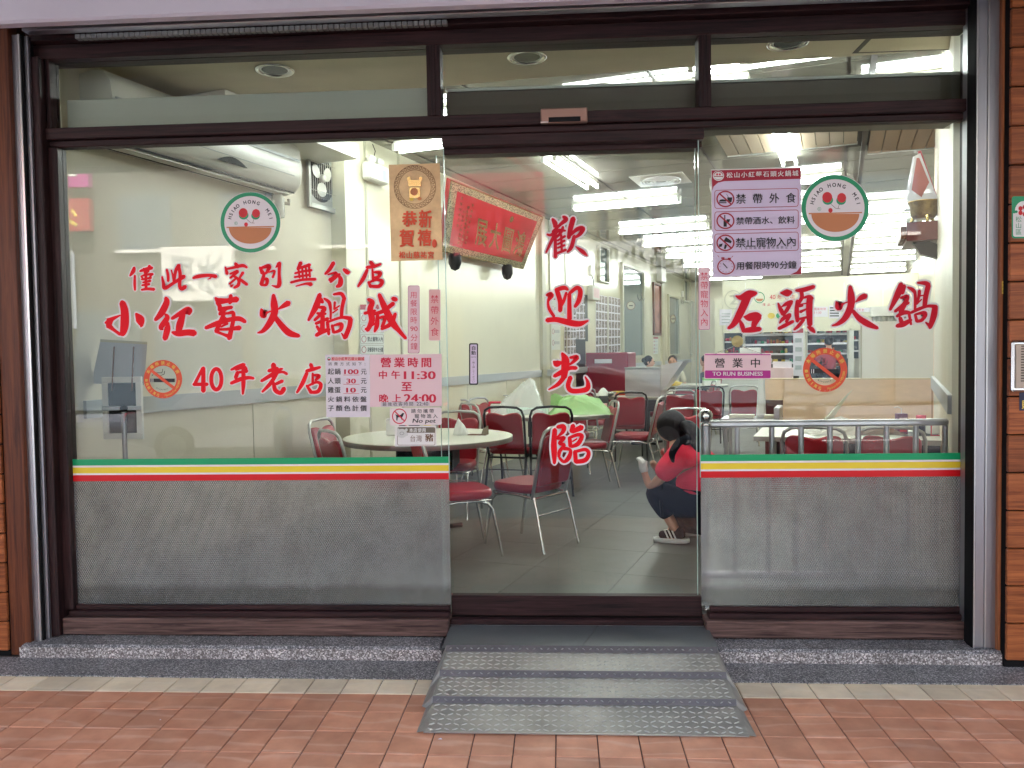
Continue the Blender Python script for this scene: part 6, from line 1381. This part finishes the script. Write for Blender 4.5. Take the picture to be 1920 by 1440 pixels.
pr.ring(1375, 562, 17, 18, 2, 'walltrim', 'number_ring'); pr.line('2', 1369, 553, 1382, 571, 'walltrim', .04)
pr.ring(1424, 558, 10, 10.5, 1.4, 'greenlogo', 'tiny_logo'); pr.disc(1424, 560, 7, 5, 'bowl', 'tiny_logo', 0, 180); pr.line('40', 1443, 553, 1454, 561, 'redprint'); pr.cells('年老店', 1456, 552, 1492, 562, 'redprint'); pr.cells('僅此一家別無分店', 1428, 568, 1500, 574, 'redprint'); pr.disc(1446, 592, 7, 5.5, 'yellowprint', 'badge'); pr.disc(1461, 592, 6, 5.5, 'greenlogo', 'badge')
pr.rect(1525, 575, 1552, 594, 'whitepaper', 'small_notice'); pr.cells('營業時間', 1526, 576.5, 1549, 582, 'redprint'); pr.line('11:30', 1527, 584, 1540, 588, 'redprint'); pr.rect(1554, 573, 1576, 597, 'whitepaper', 'small_notice')
for k in range(4): pr.rect(1556, 576 + k * 5, 1573, 578.5 + k * 5, 'ink', 'small_text')
pr.rect(1602, 577, 1633, 585, 'whitepaper', 'small_notice'); pr.cells('化粧室', 1605, 578, 1620, 584, 'redprint'); pr.rect(1349, 580, 1372, 610, 'whitepaper', 'small_notice')
for k in range(4): pr.rect(1353, 587 + k * 5.5, 1369, 589.5 + k * 5.5, 'rail', 'small_text')
pr.done()
# glass cupboard and shelves
sv = KV + .5
cols = ['redprint', 'greenlogo', 'whitepaint', 'bowl', 'rail', 'yellowprint', 'darkred', 'ink']
rn = random.Random(4)
def shelfunit(label, x0, x1, y0, y1, ys, dark, items=True):
    t = thing('kitchen_shelf', label, 'shelf unit')
    kbox('back', dark, x0, y0, x1, y1, sv + .5, .03, t)
    for y in ys:
        kbox('shelf', 'steel2', x0, y, x1, y + 2.2, sv, .5, t)
    for x in (x0, x1 - 2): kbox('upright', 'acwhite', x, y0, x + 2.4, y1, sv - .02, .04, t)
    if items:
        for y in ys:
            x = x0 + 4
            while x < x1 - 6:
                w_ = rn.uniform(4, 9); h_ = rn.uniform(5, 10)
                a, b = atv(x, y, sv + .12), atv(x + w_ - 1, y, sv + .12)
                if rn.random() < .8:
                    r_ = (b - a).length / 2; c = (a + b) / 2 + V * .1; hh = h_ / 1540 * 19
                    o = MB().lathe([(0, 0), (r_ * .8, 0), (r_, hh * .3), (r_, hh * .8), (r_ * .7, hh)], c + ZUP * .012, 10).build('pot', rn.choice(cols), t) if rn.random() < .5 else MB().bbox(c.x - r_, c.y - .08, c.z + .012, c.x + r_, c.y + .08, c.z + .012 + hh * .7, .01).build('plate_stack', rn.choice(cols), t)
                x += w_
    return t
dkm = mat('cupboard_dark', (.035, .045, .05), .3)
shelfunit('wide glass cupboard of plates behind 石', 1395, 1500, 616, 712, (626, 645, 663, 680, 697), dkm)
shelfunit('open shelf behind the red shirted cook', 1512, 1592, 612, 712, (625, 643, 662), dkm)
shelfunit('dark narrow shelf window left of the glossy screen', 1588, 1612, 590, 672, (617, 637, 657), dkm)
shelfunit('pass-through shelf at the far left of the kitchen', 1356, 1394, 620, 712, (640, 662, 690), dkm)
g = thing('glass_rack', 'row of upside-down glasses on the ledge above the glossy screen', 'glass rack')
kbox('ledge', 'acwhite', 1632, 575, 1745, 590, KV - .3, .3, g)
for k in range(9):
    q = atv(1640 + k * 8, 606, KV - .1); MB().lathe([(.06, 0), (.06, .14), (.045, .18)], q, 12, caps=False).build('glass', film('tumbler%d' % k, (.7, .72, .66), .5, .05) if k == 0 else M.setdefault('tumb', film('tumbler', (.7, .72, .66), .5, .05)), g)
g = thing('standing_banner', 'narrow white upright rules banner beside the cook', 'banner'); kbox('board', 'whitepaper', 1487, 620, 1506, 705, 14.2, .04, g); kbox('header', 'darkred', 1487, 616, 1506, 624, 14.19, .04, g)
pr = Print(onv(14.18), g)
for k in range(4): pr.rect(1491, 634 + k * 17, 1503, 642 + k * 17, 'rail', 'text_row')
pr.done()
g = thing('menu_box', 'pink and white menu box on the counter right of the open sign', 'box'); kbox('box', 'pinkpaper', 1445, 690, 1486, 712, 9., .25, g); kbox('white_papers', 'whitepaper', 1449, 678, 1484, 692, 9.1, .1, g); Print(onv(8.99), g)
g = thing('white_board_box', 'white folded box standing behind the open sign', 'box'); kbox('box', 'whitepaint', 1387, 652, 1424, 700, 9.6, .3, g)
ct = thing('kitchen_counter', 'white service counter below the kitchen shelves', 'counter'); kbox('counter', 'acwhite', 1340, 712, 1640, 790, 15.2, .5, ct)

# ---- menu easel at the left and papers
EY = .42
ez = thing('menu_stand', 'black menu board in an aluminium frame on a pole behind the left pane', 'menu stand')
def P2(px, py, y=EY): return atY(px, py, y)
a, b = P2(191, 707), P2(269, 823)
MB().bbox(a.x + .014, EY, b.z + .014, b.x - .014, EY + .012, a.z - .014, .002).build('board', mat('board_dark', (.005, .006, .0055), .7, spec=.15), ez)
for bx in ((a.x, b.x, a.z - .036, a.z), (a.x, b.x, b.z, b.z + .036), (a.x, a.x + .036, b.z + .0362, a.z - .0362), (b.x - .036, b.x, b.z + .0362, a.z - .0362)): MB().bbox(bx[0], EY - .008, bx[2], bx[1], EY + .014, bx[3], .003).build('frame_bar', 'acwhite', ez)
zc = P2(230, 765).z; MB().bbox(a.x - .0, EY - .014, zc - .014, b.x, EY - .0085, zc + .012, .002).build('cross_bar', 'rail', ez)
xc = P2(237, 765).x; MB().ball((xc, EY - .03, zc - .002), .022, 12).build('knob', 'black', ez); MB().tube([(xc, EY - .03, zc - .02), (xc, EY - .03, FL + .02)], .014, 12).build('pole', 'steel', ez); MB().lathe([(.15, FL + .001), (.15, FL + .012), (.02, FL + .03)], (xc, EY - .03, 0), 24).build('base', 'steel', ez)
pp = thing('hanging_papers', 'grey-white papers hanging on two cords above the menu board', 'papers')
f = onY(EY + .06); pr = Print(lambda px, py, h: atY(px, py, EY + .06) + Vector((0, -h, 0)), pp)
pr.poly([(188, 640), (276, 646), (270, 722), (171, 719)], mat('grey_paper2', (.46, .48, .52), .5), 'paper'); pr.poly([(188, 636), (276, 641), (276, 646), (188, 641)], 'walltrim', 'top_strip'); pr.done()
for x in (213, 250): MB().tube([atY(x + 1, 650, EY + .03), atY(x - 3, 733, EY - .02)], .0045, 6).build('cord', 'boardl', pp)
# ================================================================== PEOPLE
def skin(name, verts, edges, radii, m, parent, sub=2, root=0, smooth=True):
    me = bpy.data.meshes.new(name); me.from_pydata([Vector(v) for v in verts], edges, []); o = bpy.data.objects.new(name, me); COL.objects.link(o)
    md = o.modifiers.new('s', 'SKIN'); sv_ = me.skin_vertices[0].data
    for i, r_ in enumerate(radii): sv_[i].radius = (r_, r_) if not isinstance(r_, tuple) else r_
    sv_[root].use_root = True; md.use_smooth_shade = True
    sb_ = o.modifiers.new('d', 'SUBSURF'); sb_.levels = sub; sb_.render_levels = sub
    bpy.context.view_layer.update()
    n = bpy.data.meshes.new_from_object(o.evaluated_get(bpy.context.evaluated_depsgraph_get()))
    for p in n.polygons: p.use_smooth = True
    n.materials.clear(); n.materials.append(M[m] if isinstance(m, str) else m)
    r = bpy.data.objects.new(name, n); COL.objects.link(r); r.parent = parent; bpy.data.objects.remove(o)
    return r
# crouching waitress, facing left; local x to the right of the picture
wm = thing('person', 'crouching woman in a red polo shirt and black trousers with a ponytail, wearing white gloves', 'person', (.885, 1.80, FL), R(-24))
B = [(.13, 0, .27), (.08, .02, .42), (.03, .03, .56), (-.03, .04, .68), (-.075, .04, .74), (-.10, .045, .80),     # 0 pelvis .. 5 head
     (.02, -.15, .66), (-.09, -.20, .50), (-.20, -.17, .40), (-.245, -.15, .50),                                # 6 near shoulder 7 mid 8 elbow 9 wrist
     (-.04, .21, .66), (-.16, .24, .50), (-.24, .20, .46), (-.28, .12, .56),                                   # 10-13 far arm
     (.10, -.10, .25), (-.20, -.13, .40), (-.03, -.11, .10), (-.02, -.11, .055), (-.14, -.11, .035),             # 14-18 near leg hip, knee, ankle, heel, toe
     (.10, .12, .25), (-.24, .17, .42), (-.06, .15, .10), (-.05, .15, .055), (-.17, .15, .035)]
E_ = [(0, 1), (1, 2), (2, 3), (3, 4), (4, 5), (3, 6), (6, 7), (7, 8), (8, 9), (3, 10), (10, 11), (11, 12), (12, 13), (0, 14), (14, 15), (15, 16), (16, 17), (17, 18), (0, 19), (19, 20), (20, 21), (21, 22), (22, 23)]
Rr = [.12, .115, .115, .07, .045, .075, .055, .043, .036, .024, .055, .043, .036, .024, .085, .055, .036, .035, .028, .085, .055, .036, .035, .028]
# near gloved hand with fingers belongs to the body mesh
h0 = len(B); B += [(-.255, -.15, .535), (-.262, -.15, .57)]; E_ += [(9, h0), (h0, h0 + 1)]; Rr += [.026, .026]
for k, dy in enumerate((-.026, -.009, .009, .026)):
    i = len(B); l = (.045, .05, .048, .038)[k]
    B += [(-.272, -.15 + dy, .585 + l * .3), (-.292, -.15 + dy, .585 + l * .7)]; E_ += [(h0 + 1, i), (i, i + 1)]; Rr += [.009, .008]
i = len(B); B += [(-.235, -.165, .572), (-.228, -.17, .600)]; E_ += [(h0, i), (i, i + 1)]; Rr += [.010, .008]
skin('body', B, E_, Rr, 'skin', wm)
# head shape
hd = MB().ball((-.115, .045, 0.827), .088, 20, (1.08, .92, 1.18)); hd.build('head', 'skin', wm)
MB().ball((-.075, -.036, 0.807), .018, 10, (.7, .4, 1.2)).build('ear', 'skin', wm)
MB().ball((-.210, .045, 0.812), .014, 8, (1.3, .7, 1)).build('nose', 'skin', wm); MB().ball((-.19, .02, 0.837), .008, 8).ball((-.19, .075, 0.837), .008, 8).build('eye', 'ink', wm); MB().ball((-.195, .045, 0.777), .014, 8, (.5, 1.2, .4)).build('mouth', 'pinkpaper2', wm)
hb = MB(); hb.ball((-.098, .045, 0.842), .106, 22, (1.06, .98, 1.12)); hb.ball((-.065, .035, 0.80), .085, 16, (1, 1, 1.1)); hb.ball((-.035, .02, 0.842), .055, 14)
hb.build('hair', 'hair', wm)
skin('ponytail', [(-.02, .02, .850), (.05, -.02, .852), (.10, -.06, .79), (.125, -.085, .715), (.13, -.09, .63)], [(0, 1), (1, 2), (2, 3), (3, 4)], [.035, .058, .060, .045, .016], 'hair', wm)
MB().lathe([(.034, -.008), (.040, 0), (.034, .008)], (.012, .005, 0.844), 12, axis=0, caps=False).build('hair_tie', 'redprint', wm)
# clothes
skin('polo_shirt', [(.17, 0, .335), (.13, .01, .43), (.09, .01, .56), (.035, .03, .665), (.035, -.14, .665), (-.05, -.195, .565), (-.125, -.20, .475), (-.02, .21, .665), (-.12, .24, .56)], [(0, 1), (1, 2), (2, 3), (3, 4), (4, 5), (5, 6), (3, 7), (7, 8)], [(.19, .20), (.19, .20), (.19, .195), .135, .100, .088, .078, .085, .066], 'shirt', wm)
skin('collar', [(-.045, -.03, .725), (.0, .03, .755), (-.05, .10, .725)], [(0, 1), (1, 2)], [.03, .036, .03], 'navy', wm, 1)
skin('shoulder_stripe', [(.075, -.08, .765), (.02, -.165, .735), (-.02, -.225, .665), (.0, -.245, .60)], [(0, 1), (1, 2), (2, 3)], [.045, .040, .030, .012], 'navy', wm)
skin('trousers', [(.14, 0, .26), (.11, -.10, .25), (-.16, -.135, .385), (-.20, -.135, .36), (-.06, -.12, .18), (.11, .12, .25), (-.20, .17, .41), (-.22, .17, .37), (-.09, .15, .17)], [(0, 1), (1, 2), (2, 3), (3, 4), (0, 5), (5, 6), (6, 7), (7, 8)], [.16, .125, .085, .078, .065, .125, .085, .078, .065], 'navy', wm)
skin('sleeve_apron_tie', [(-.10, -.19, .44), (-.11, -.20, .30), (-.10, -.20, .20)], [(0, 1), (1, 2)], [.010, .012, .010], 'black', wm, 1)
for y, nm in ((-.11, 1), (.15, 2)):
    s_ = thing('x', '', '', (0, 0, 0)); bpy.data.objects.remove(s_)
    so_ = MB().cushion([(-.185, y - .030), (-.13, y - .046), (-.02, y - .040), (.062, y - .036), (.078, y), (.062, y + .036), (-.02, y + .040), (-.13, y + .046), (-.185, y + .030), (-.20, y)], lambda x, yy, h: Vector((x, yy, .002 + h + max(0, x) * .15)), .030, .004).build('sole', 'sole', wm)
    up = skin('shoe', [(-.155, y, .050), (-.08, y, .060), (.0, y, .078), (.045, y, .085)], [(0, 1), (1, 2), (2, 3)], [(.038, .030), (.042, .034), (.042, .046), (.036, .055)], 'navy', wm)
    if nm == 1:
        mb = MB()
        for k in range(3): x = -.075 + k * .028; mb.prism([(x, y - .047, .040), (x + .012, y - .047, .040), (x - .018, y - .040, .098), (x - .030, y - .040, .098)], (0, -.004, 0))
        mb.build('shoe_stripes', 'sole', wm)
gl_ = skin('glove', [(-.243, -.15, .497), (-.255, -.15, .535), (-.264, -.15, .575)] + [p for dy in (-.026, -.009, .009, .026) for p in ((-.274, -.15 + dy, .602), (-.296, -.15 + dy, .618))] + [(-.233, -.168, .572), (-.226, -.172, .602)], [(0, 1), (1, 2), (2, 3), (3, 4), (2, 5), (5, 6), (2, 7), (7, 8), (2, 9), (9, 10), (1, 11), (11, 12)], [.032, .033, .032] + [.013, .011] * 4 + [.014, .011], 'sole', wm)

def bust(label, x, y, z0, rz, shirt, hairm, bun=False, face=True, group=None):
    t = thing('person', label, 'person', (x, y, z0), rz, group)   # origin at the seat, facing local -y
    skin('body', [(0, 0, .05), (0, 0, .30), (0, .01, .46), (0, 0, .58), (0, -.01, .66), (.19, .01, .46), (.24, -.05, .24), (.16, -.28, .22), (-.19, .01, .46), (-.24, -.05, .24), (-.16, -.28, .22), (.10, -.02, .03), (.12, -.42, .04), (.12, -.42, -.40), (-.10, -.02, .03), (-.12, -.42, .04), (-.12, -.42, -.40)], [(0, 1), (1, 2), (2, 3), (3, 4), (2, 5), (5, 6), (6, 7), (2, 8), (8, 9), (9, 10), (0, 11), (11, 12), (12, 13), (0, 14), (14, 15), (15, 16)], [.13, .12, .09, .05, .07, .055, .042, .03, .055, .042, .03, .08, .06, .04, .08, .06, .04], 'skin', t)
    MB().ball((0, -.015, .72), .095, 16, (.88, 1, 1.18)).build('head', 'skin', t)
    MB().ball((0, .01, .745), .104, 16, (.92, 1, 1.08)).build('hair', hairm, t)
    if bun: MB().ball((0, .10, .76), .05, 12).build('hair_bun', hairm, t)
    if face: MB().ball((-.03, -.108, .73), .01, 6).ball((.03, -.108, .73), .01, 6).build('eye', 'ink', t); MB().ball((0, -.115, .70), .014, 6).build('nose', 'skin', t); MB().ball((0, -.105, .665), .018, 6, (1.3, .5, .4)).build('mouth', 'pinkpaper2', t)
    for s in (-1, 1): MB().ball((s * .087, 0, .715), .02, 8, (.5, 1, 1.3)).build('ear', 'skin', t)
    skin('top', [(0, 0, .06), (0, 0, .30), (0, .01, .46), (.18, .01, .46), (.24, -.05, .26), (-.18, .01, .46), (-.24, -.05, .26)], [(0, 1), (1, 2), (2, 3), (3, 4), (2, 5), (5, 6)], [.155, .145, .11, .085, .065, .085, .065], shirt, t)
    skin('trousers', [(0, 0, .03), (.11, -.06, .03), (.125, -.40, .05), (.125, -.42, -.30), (-.11, -.06, .03), (-.125, -.40, .05), (-.125, -.42, -.30)], [(0, 1), (1, 2), (2, 3), (0, 4), (4, 5), (5, 6)], [.15, .10, .075, .06, .10, .075, .06], 'navy', t)
    return t
cloth = mat('cream_top', (.66, .62, .46), .8); dkc = mat('dark_top', (.05, .06, .08), .8)
for k in range(3): pass
q = atZ(1270, 662, 1.42); 
bust('customer in a cream top with tied black hair seated at the far table', 1.75, 12.3, .60, R(75), cloth, 'hair', True)
bust('customer with glasses facing the door across the far table', 2.30, 12.9, .60, R(-10), cloth, 'hair')
bust('customer in dark clothes seated right of the far group', 2.85, 12.2, .60, R(250), dkc, 'hair', False)
for x, y, r_ in ((1.75, 12.3, 75), (2.30, 12.9, -10), (2.85, 12.2, 250)):
    a = R(r_); f_ = Vector((math.sin(a), -math.cos(a), 0))
    c = copy_tree(protos[('greyframe', 'redleather')]); c.location = (x, y, FL); c.rotation_euler = (0, 0, math.atan2(f_.y, f_.x) - math.pi / 2); c.name = 'banquet_chair'
    c['label'] = {75: 'chair under the customer in the cream top', -10: 'chair under the customer who faces the door', 250: 'chair under the customer in dark clothes'}[r_]
ck = bust('cook in a dark red shirt with back turned at the kitchen shelves', 6.0, 13.8, .78, R(175), mat('cook_red', (.42, .04, .07), .8), 'hair', False, False)
q = atv(1554, 660, 14.6); ck.location = (q.x, q.y, q.z - .50)
skin('standing_legs', [(0, 0, 0), (.10, 0, -.05), (.11, 0, -.50), (.11, .02, -.93), (-.10, 0, -.05), (-.11, 0, -.50), (-.11, .02, -.93)], [(0, 1), (1, 2), (2, 3), (0, 4), (4, 5), (5, 6)], [.14, .09, .07, .05, .09, .07, .05], 'navy', ck)

# the person taking the picture: seen only as a reflection of legs and shoes
ph = thing('person', 'standing photographer outside, seen only as reflected legs and pale shoes in the door', 'person', (.03, -4.62, 0))
skin('body', [(0, 0, .95), (0, 0, 1.15), (0, 0, 1.34), (0, .02, 1.46), (0, .02, 1.55), (.19, 0, 1.36), (.25, .03, 1.10), (.10, .19, 1.30), (-.19, 0, 1.36), (-.25, .03, 1.10), (-.10, .19, 1.30), (.10, 0, .88), (.11, .01, .48), (.12, 0, .10), (.13, .11, .04), (-.10, 0, .88), (-.11, .01, .48), (-.12, 0, .10), (-.15, .11, .04)], [(0, 1), (1, 2), (2, 3), (3, 4), (2, 5), (5, 6), (6, 7), (2, 8), (8, 9), (9, 10), (0, 11), (11, 12), (12, 13), (13, 14), (0, 15), (15, 16), (16, 17), (17, 18)], [.14, .13, .10, .055, .06, .06, .045, .03, .06, .045, .03, .085, .06, .045, .035, .085, .06, .045, .035], 'skin', ph)
MB().ball((0, .02, 1.66), .098, 16, (.9, 1, 1.2)).build('head', 'skin', ph); MB().ball((0, 0, 1.69), .106, 16, (.92, 1, 1.08)).build('hair', 'hair', ph)
skin('jacket', [(0, 0, .92), (0, 0, 1.15), (0, 0, 1.36), (.19, 0, 1.36), (.25, .03, 1.10), (.13, .16, 1.26), (-.19, 0, 1.36), (-.25, .03, 1.10), (-.13, .16, 1.26)], [(0, 1), (1, 2), (2, 3), (3, 4), (4, 5), (2, 6), (6, 7), (7, 8)], [.17, .155, .12, .08, .06, .045, .08, .06, .045], dkc, ph)
skin('shorts', [(0, 0, .92), (.10, 0, .84), (.115, .01, .52), (-.10, 0, .84), (-.115, .01, .52)], [(0, 1), (1, 2), (0, 3), (3, 4)], [.17, .115, .10, .115, .10], dkc, ph)
for s in (-1, 1):
    skin('sock', [(s * .115, .0, .26), (s * .12, 0, .12)], [(0, 1)], [.055, .05], 'sole', ph, 1)
    skin('shoe', [(s * .12, -.04, .05), (s * .128, .06, .05), (s * .138, .16, .035)], [(0, 1), (1, 2)], [(.045, .05), (.045, .045), (.04, .03)], 'navy' if s < 0 else 'navy', ph)
    MB().bbox(s * .13 - .05, -.09, .001, s * .13 + .05, .20, .028, .01).build('sole', 'sole', ph)

# ================================================================== THE STREET BEHIND THE CAMERA (seen mirrored in the glass)
struct('sidewalk', MB().box(-14, -6.6, -.10, 14, -3.3, -.004), 'paver')
sw = MB()
for i in range(-30, 30):
    for j in range(8): sw.box(i * .4 + .006, -3.305 - (j + 1) * .4 + .006, -.0039, (i + 1) * .4 - .006, -3.305 - j * .4 - .006, .002)
o = sw.build('paving_slabs', 'paver'); tag(o, kind='structure')
struct('road', MB().box(-60, -15.2, -.22, 60, -6.6, -.13), 'asphalt')
lm_ = MB()
for i in range(-6, 7): lm_.box(i * 4, -10.95, -.129, i * 4 + 2, -10.85, -.126)
tag(lm_.build('road_markings', 'whitepaint'), kind='structure')
struct('far_pavement', MB().box(-60, -18, -.2, 60, -15.2, .0), 'paver')
struct('ground', MB().box(-300, -300, -.6, 300, 300, -.45), 'asphalt')
# arcade roof and the building above the shop
bd = thing('arcade_building', 'unseen rendered upper storeys of the shop building carried over the arcade', 'building')
MB().box(-14, -3.3, 3.75, 14, -.43, 3.95).build('arcade_ceiling', mat('arcade_ceiling', (.66, .64, .60), .7), bd)
MB().box(-14, -3.3, 3.96, 14, 24, 9.6).build('upper_storeys', 'concrete', bd)  # unseen mass, height set so it blocks the sun from the near street
MB().box(-14, -3.3, 3.3, 14, -3.05, 3.74).build('arcade_beam', 'concrete', bd)
for x in (-7.2, 6.6): MB().box(x, -3.29, 0, x + .5, -2.79, 3.29).build('arcade_column', 'concrete', bd)
MB().box(-14, .21, 0, -9.01, 24, 3.9).build('side_mass', 'concrete', bd); MB().box(9.01, .21, 0, 14, 24, 3.9).build('side_mass', 'concrete', bd)
# opposite building with shop signs
ob = thing('building', 'four storey grey building across the road with shop signs', 'building'); M['farwall'] = mat('weathered_render', (.10, .095, .085), .8, var=.15, vscale=1)
MB().box(-22, -26, 0, 22, -18.3, 12).build('wall', 'farwall', ob)
wg = mat('far_window_glass', (.10, .13, .16), .1); 
for fl_ in range(3):
    for i in range(-7, 8):
        x = i * 2.9; z = 4.6 + fl_ * 3.0
        w_ = MB().box(x - .75, -18.29, z, x + .75, -18.22, z + 1.5).build('window', wg, ob); MB().bbox(x - .82, -18.28, z - .1, x + .82, -18.16, z - .01).build('sill', 'whitepaint', w_)
for i in range(-7, 7): MB().box(i * 2.9 + .2, -18.29, .1, i * 2.9 + 2.7, -18.2, 2.9).build('shop_front', wg, ob)
def fsign(label, x, z, w_, h, m_, txt, tm_, vertical=False):
    t = thing('shop_sign', label, 'sign'); MB().bbox(x, -18.15, z, x + w_, -17.9, z + h, .02).build('panel', m_, t)
    pr = Print(lambda a, b_, l: Vector((x + w_ - a, -17.895 + l * 20, z + h - b_)), t)
    pr.cells(txt, w_ * .1, h * .1, w_ * .9, h * .9, tm_, vertical, bold=.02); pr.done()
fsign('pink sign with white characters across the road', -15.4, 6.3, 2.4, 1.2, 'magenta', '車線', 'whitepaint')
fsign('red sign board across the road', -15.2, 5.1, 2.2, .9, 'darkred', '火鍋', 'yellowprint')
fsign('tall pale sign with a red character across the road', -15.2, 2.4, 1.6, 2.1, mat('paleblue_sign', (.70, .80, .95), .4), '新', 'redprint', True)
fsign('white light box sign above the shops opposite', -11.0, 3.1, 2.0, 1.5, 'whitepaint', '冰果', 'rail')
fsign('faded red sign with dark characters opposite the door', -2.9, 4.2, 2.5, 2.2, mat('faded_red_sign', (.26, .035, .05), .5), '朝明', mat('dark_red_text', (.10, .002, .006), .5))
fsign('long grey shop sign opposite the door', .3, 3.6, 5.6, .9, 'rail', '清粥冰品小吃', 'ink')
# parked white car, reflected in the left pane
def car(label, x, y, m_, flip):
    t = thing('parked_car', label, 'car', (x, y, -.13), math.pi if flip else 0)
    body = [(-2.2, .35), (-2.25, .62), (-2.15, .82), (-1.45, .92), (-.95, 1.36), (-.5, 1.46), (.45, 1.45), (.85, 1.33), (1.45, .98), (2.05, .88), (2.25, .70), (2.25, .38), (1.8, .28), (-1.8, .28)]
    def sec(yy, tw): return [(px_, yy * (tw if pz > .95 else 1), pz) for px_, pz in body]
    mb = MB(); n = len(body); Ls = [sec(-.86, .80), sec(-.80, .78), sec(.80, .78), sec(.86, .80)]; Ls[0] = [(a * .985, b_, c * .97 + .02) for a, b_, c in Ls[0]]; Ls[3] = [(a * .985, b_, c * .97 + .02) for a, b_, c in Ls[3]]
    vs = [p for l in Ls for p in l]; fs = [(i * n + k, i * n + (k + 1) % n, (i + 1) * n + (k + 1) % n, (i + 1) * n + k) for i in range(3) for k in range(n)] + [list(range(n))[::-1], list(range(3 * n, 4 * n))]
    mb.add(vs, fs); mb.build('body', m_, t)
    for s in (-1, 1):
        MB().prism([(-.92, s * .69, .97), (-.62, s * .672, 1.34), (-.02, s * .670, 1.38), (-.02, s * .69, .97)], (0, s * .03, 0)).build('side_window', 'black', t)
        MB().prism([(.04, s * .69, .97), (.04, s * .670, 1.38), (.70, s * .672, 1.30), (1.16, s * .69, .99)], (0, s * .03, 0)).build('side_window', 'black', t)
        for xw in (-1.38, 1.42):
            w_ = MB().lathe([(.31, -.09), (.32, 0), (.31, .09)], (xw, s * .80, .31), 20, axis=1).build('wheel', 'rubber', t); MB().lathe([(.20, -.095), (.20, .095)], (xw, s * .80, .31), 16, axis=1).build('rim', 'alu', w_)
        MB().bbox(2.10, s * .62 - .14, .62, 2.262, s * .62 + .14, .76, .02).build('headlight', 'whitepaint', t); MB().bbox(-2.25, s * .62 - .14, .66, -2.16, s * .62 + .14, .82, .02).build('tail_light', 'redprint', t)
        MB().bbox(.78, s * .95 - .06, .98, .96, s * .95 + .06, 1.08, .02).build('wing_mirror', m_, t)
    MB().prism([(.90, -.58, 1.31), (1.40, -.62, 1.01), (1.40, .62, 1.01), (.90, .58, 1.31)], (.012, 0, .02)).build('windscreen', 'black', t)
    return t
car('white sedan parked across from the left pane', -4.6, -8.9, mat('car_white', (.75, .78, .82), .15, coat=1), False)
car('silver sedan parked across from the sliding door', .2, -9.3, mat('car_silver', (.38, .40, .43), .2, .5, coat=1), False)
def scooter(label, x, y, rz, m_):
    t = thing('parked_scooter', label, 'scooter', (x, y, -.002), rz)
    for xw in (-.6, .62): MB().lathe([(.20, -.05), (.23, 0), (.20, .05)], (xw, 0, .23), 18, axis=1).build('wheel', 'rubber', t)
    skin('body', [(-.72, 0, .62), (-.45, 0, .58), (-.10, 0, .45), (.15, 0, .32), (.40, 0, .40), (.50, 0, .80), (.46, 0, .95)], [(i, i + 1) for i in range(6)], [.06, .14, .13, .09, .12, .14, .08], m_, t)
    MB().cushion([(-.70, -.09), (.05, -.12), (.10, 0), (.05, .12), (-.70, .09)], lambda a, b_, h: Vector((a, b_, .70 + h)), .09, .02).build('seat', 'rubber', t)
    MB().tube([(.40, -.32, 1.02), (.46, 0, .98), (.40, .32, 1.02)], .016, 8).build('handlebar', 'darkframe', t)
    for s in (-1, 1): MB().tube([(.42, s * .22, 1.02), (.48, s * .26, 1.18)], .008, 6).ball((.49, s * .27, 1.21), .06, 10, (.3, 1, .7)).build('mirror', 'black', t)
    MB().ball((.60, 0, .84), .07, 12, (.6, 1.2, 1)).build('headlight', 'whitepaint', t); MB().tube([(.50, 0, .60), (.62, 0, .23)], .03, 8).build('fork', 'darkframe', t)
    return t
scooter('blue and white scooter parked opposite the left pane', -3.6, -6.1, R(70), mat('scooter_blue', (.35, .55, .80), .2, coat=1))
scooter('white scooter parked beside the blue and white one', -2.75, -6.15, R(80), mat('scooter_white', (.72, .72, .72), .2, coat=1))
scooter('grey scooter parked opposite the striped band end', -1.95, -6.1, R(75), mat('scooter_grey', (.16, .16, .18), .2, coat=1))
scooter('black scooter parked opposite the right pane', 2.9, -6.2, R(75), mat('scooter_black', (.02, .02, .022), .2, coat=1))
bpy.data.objects.remove(_to)
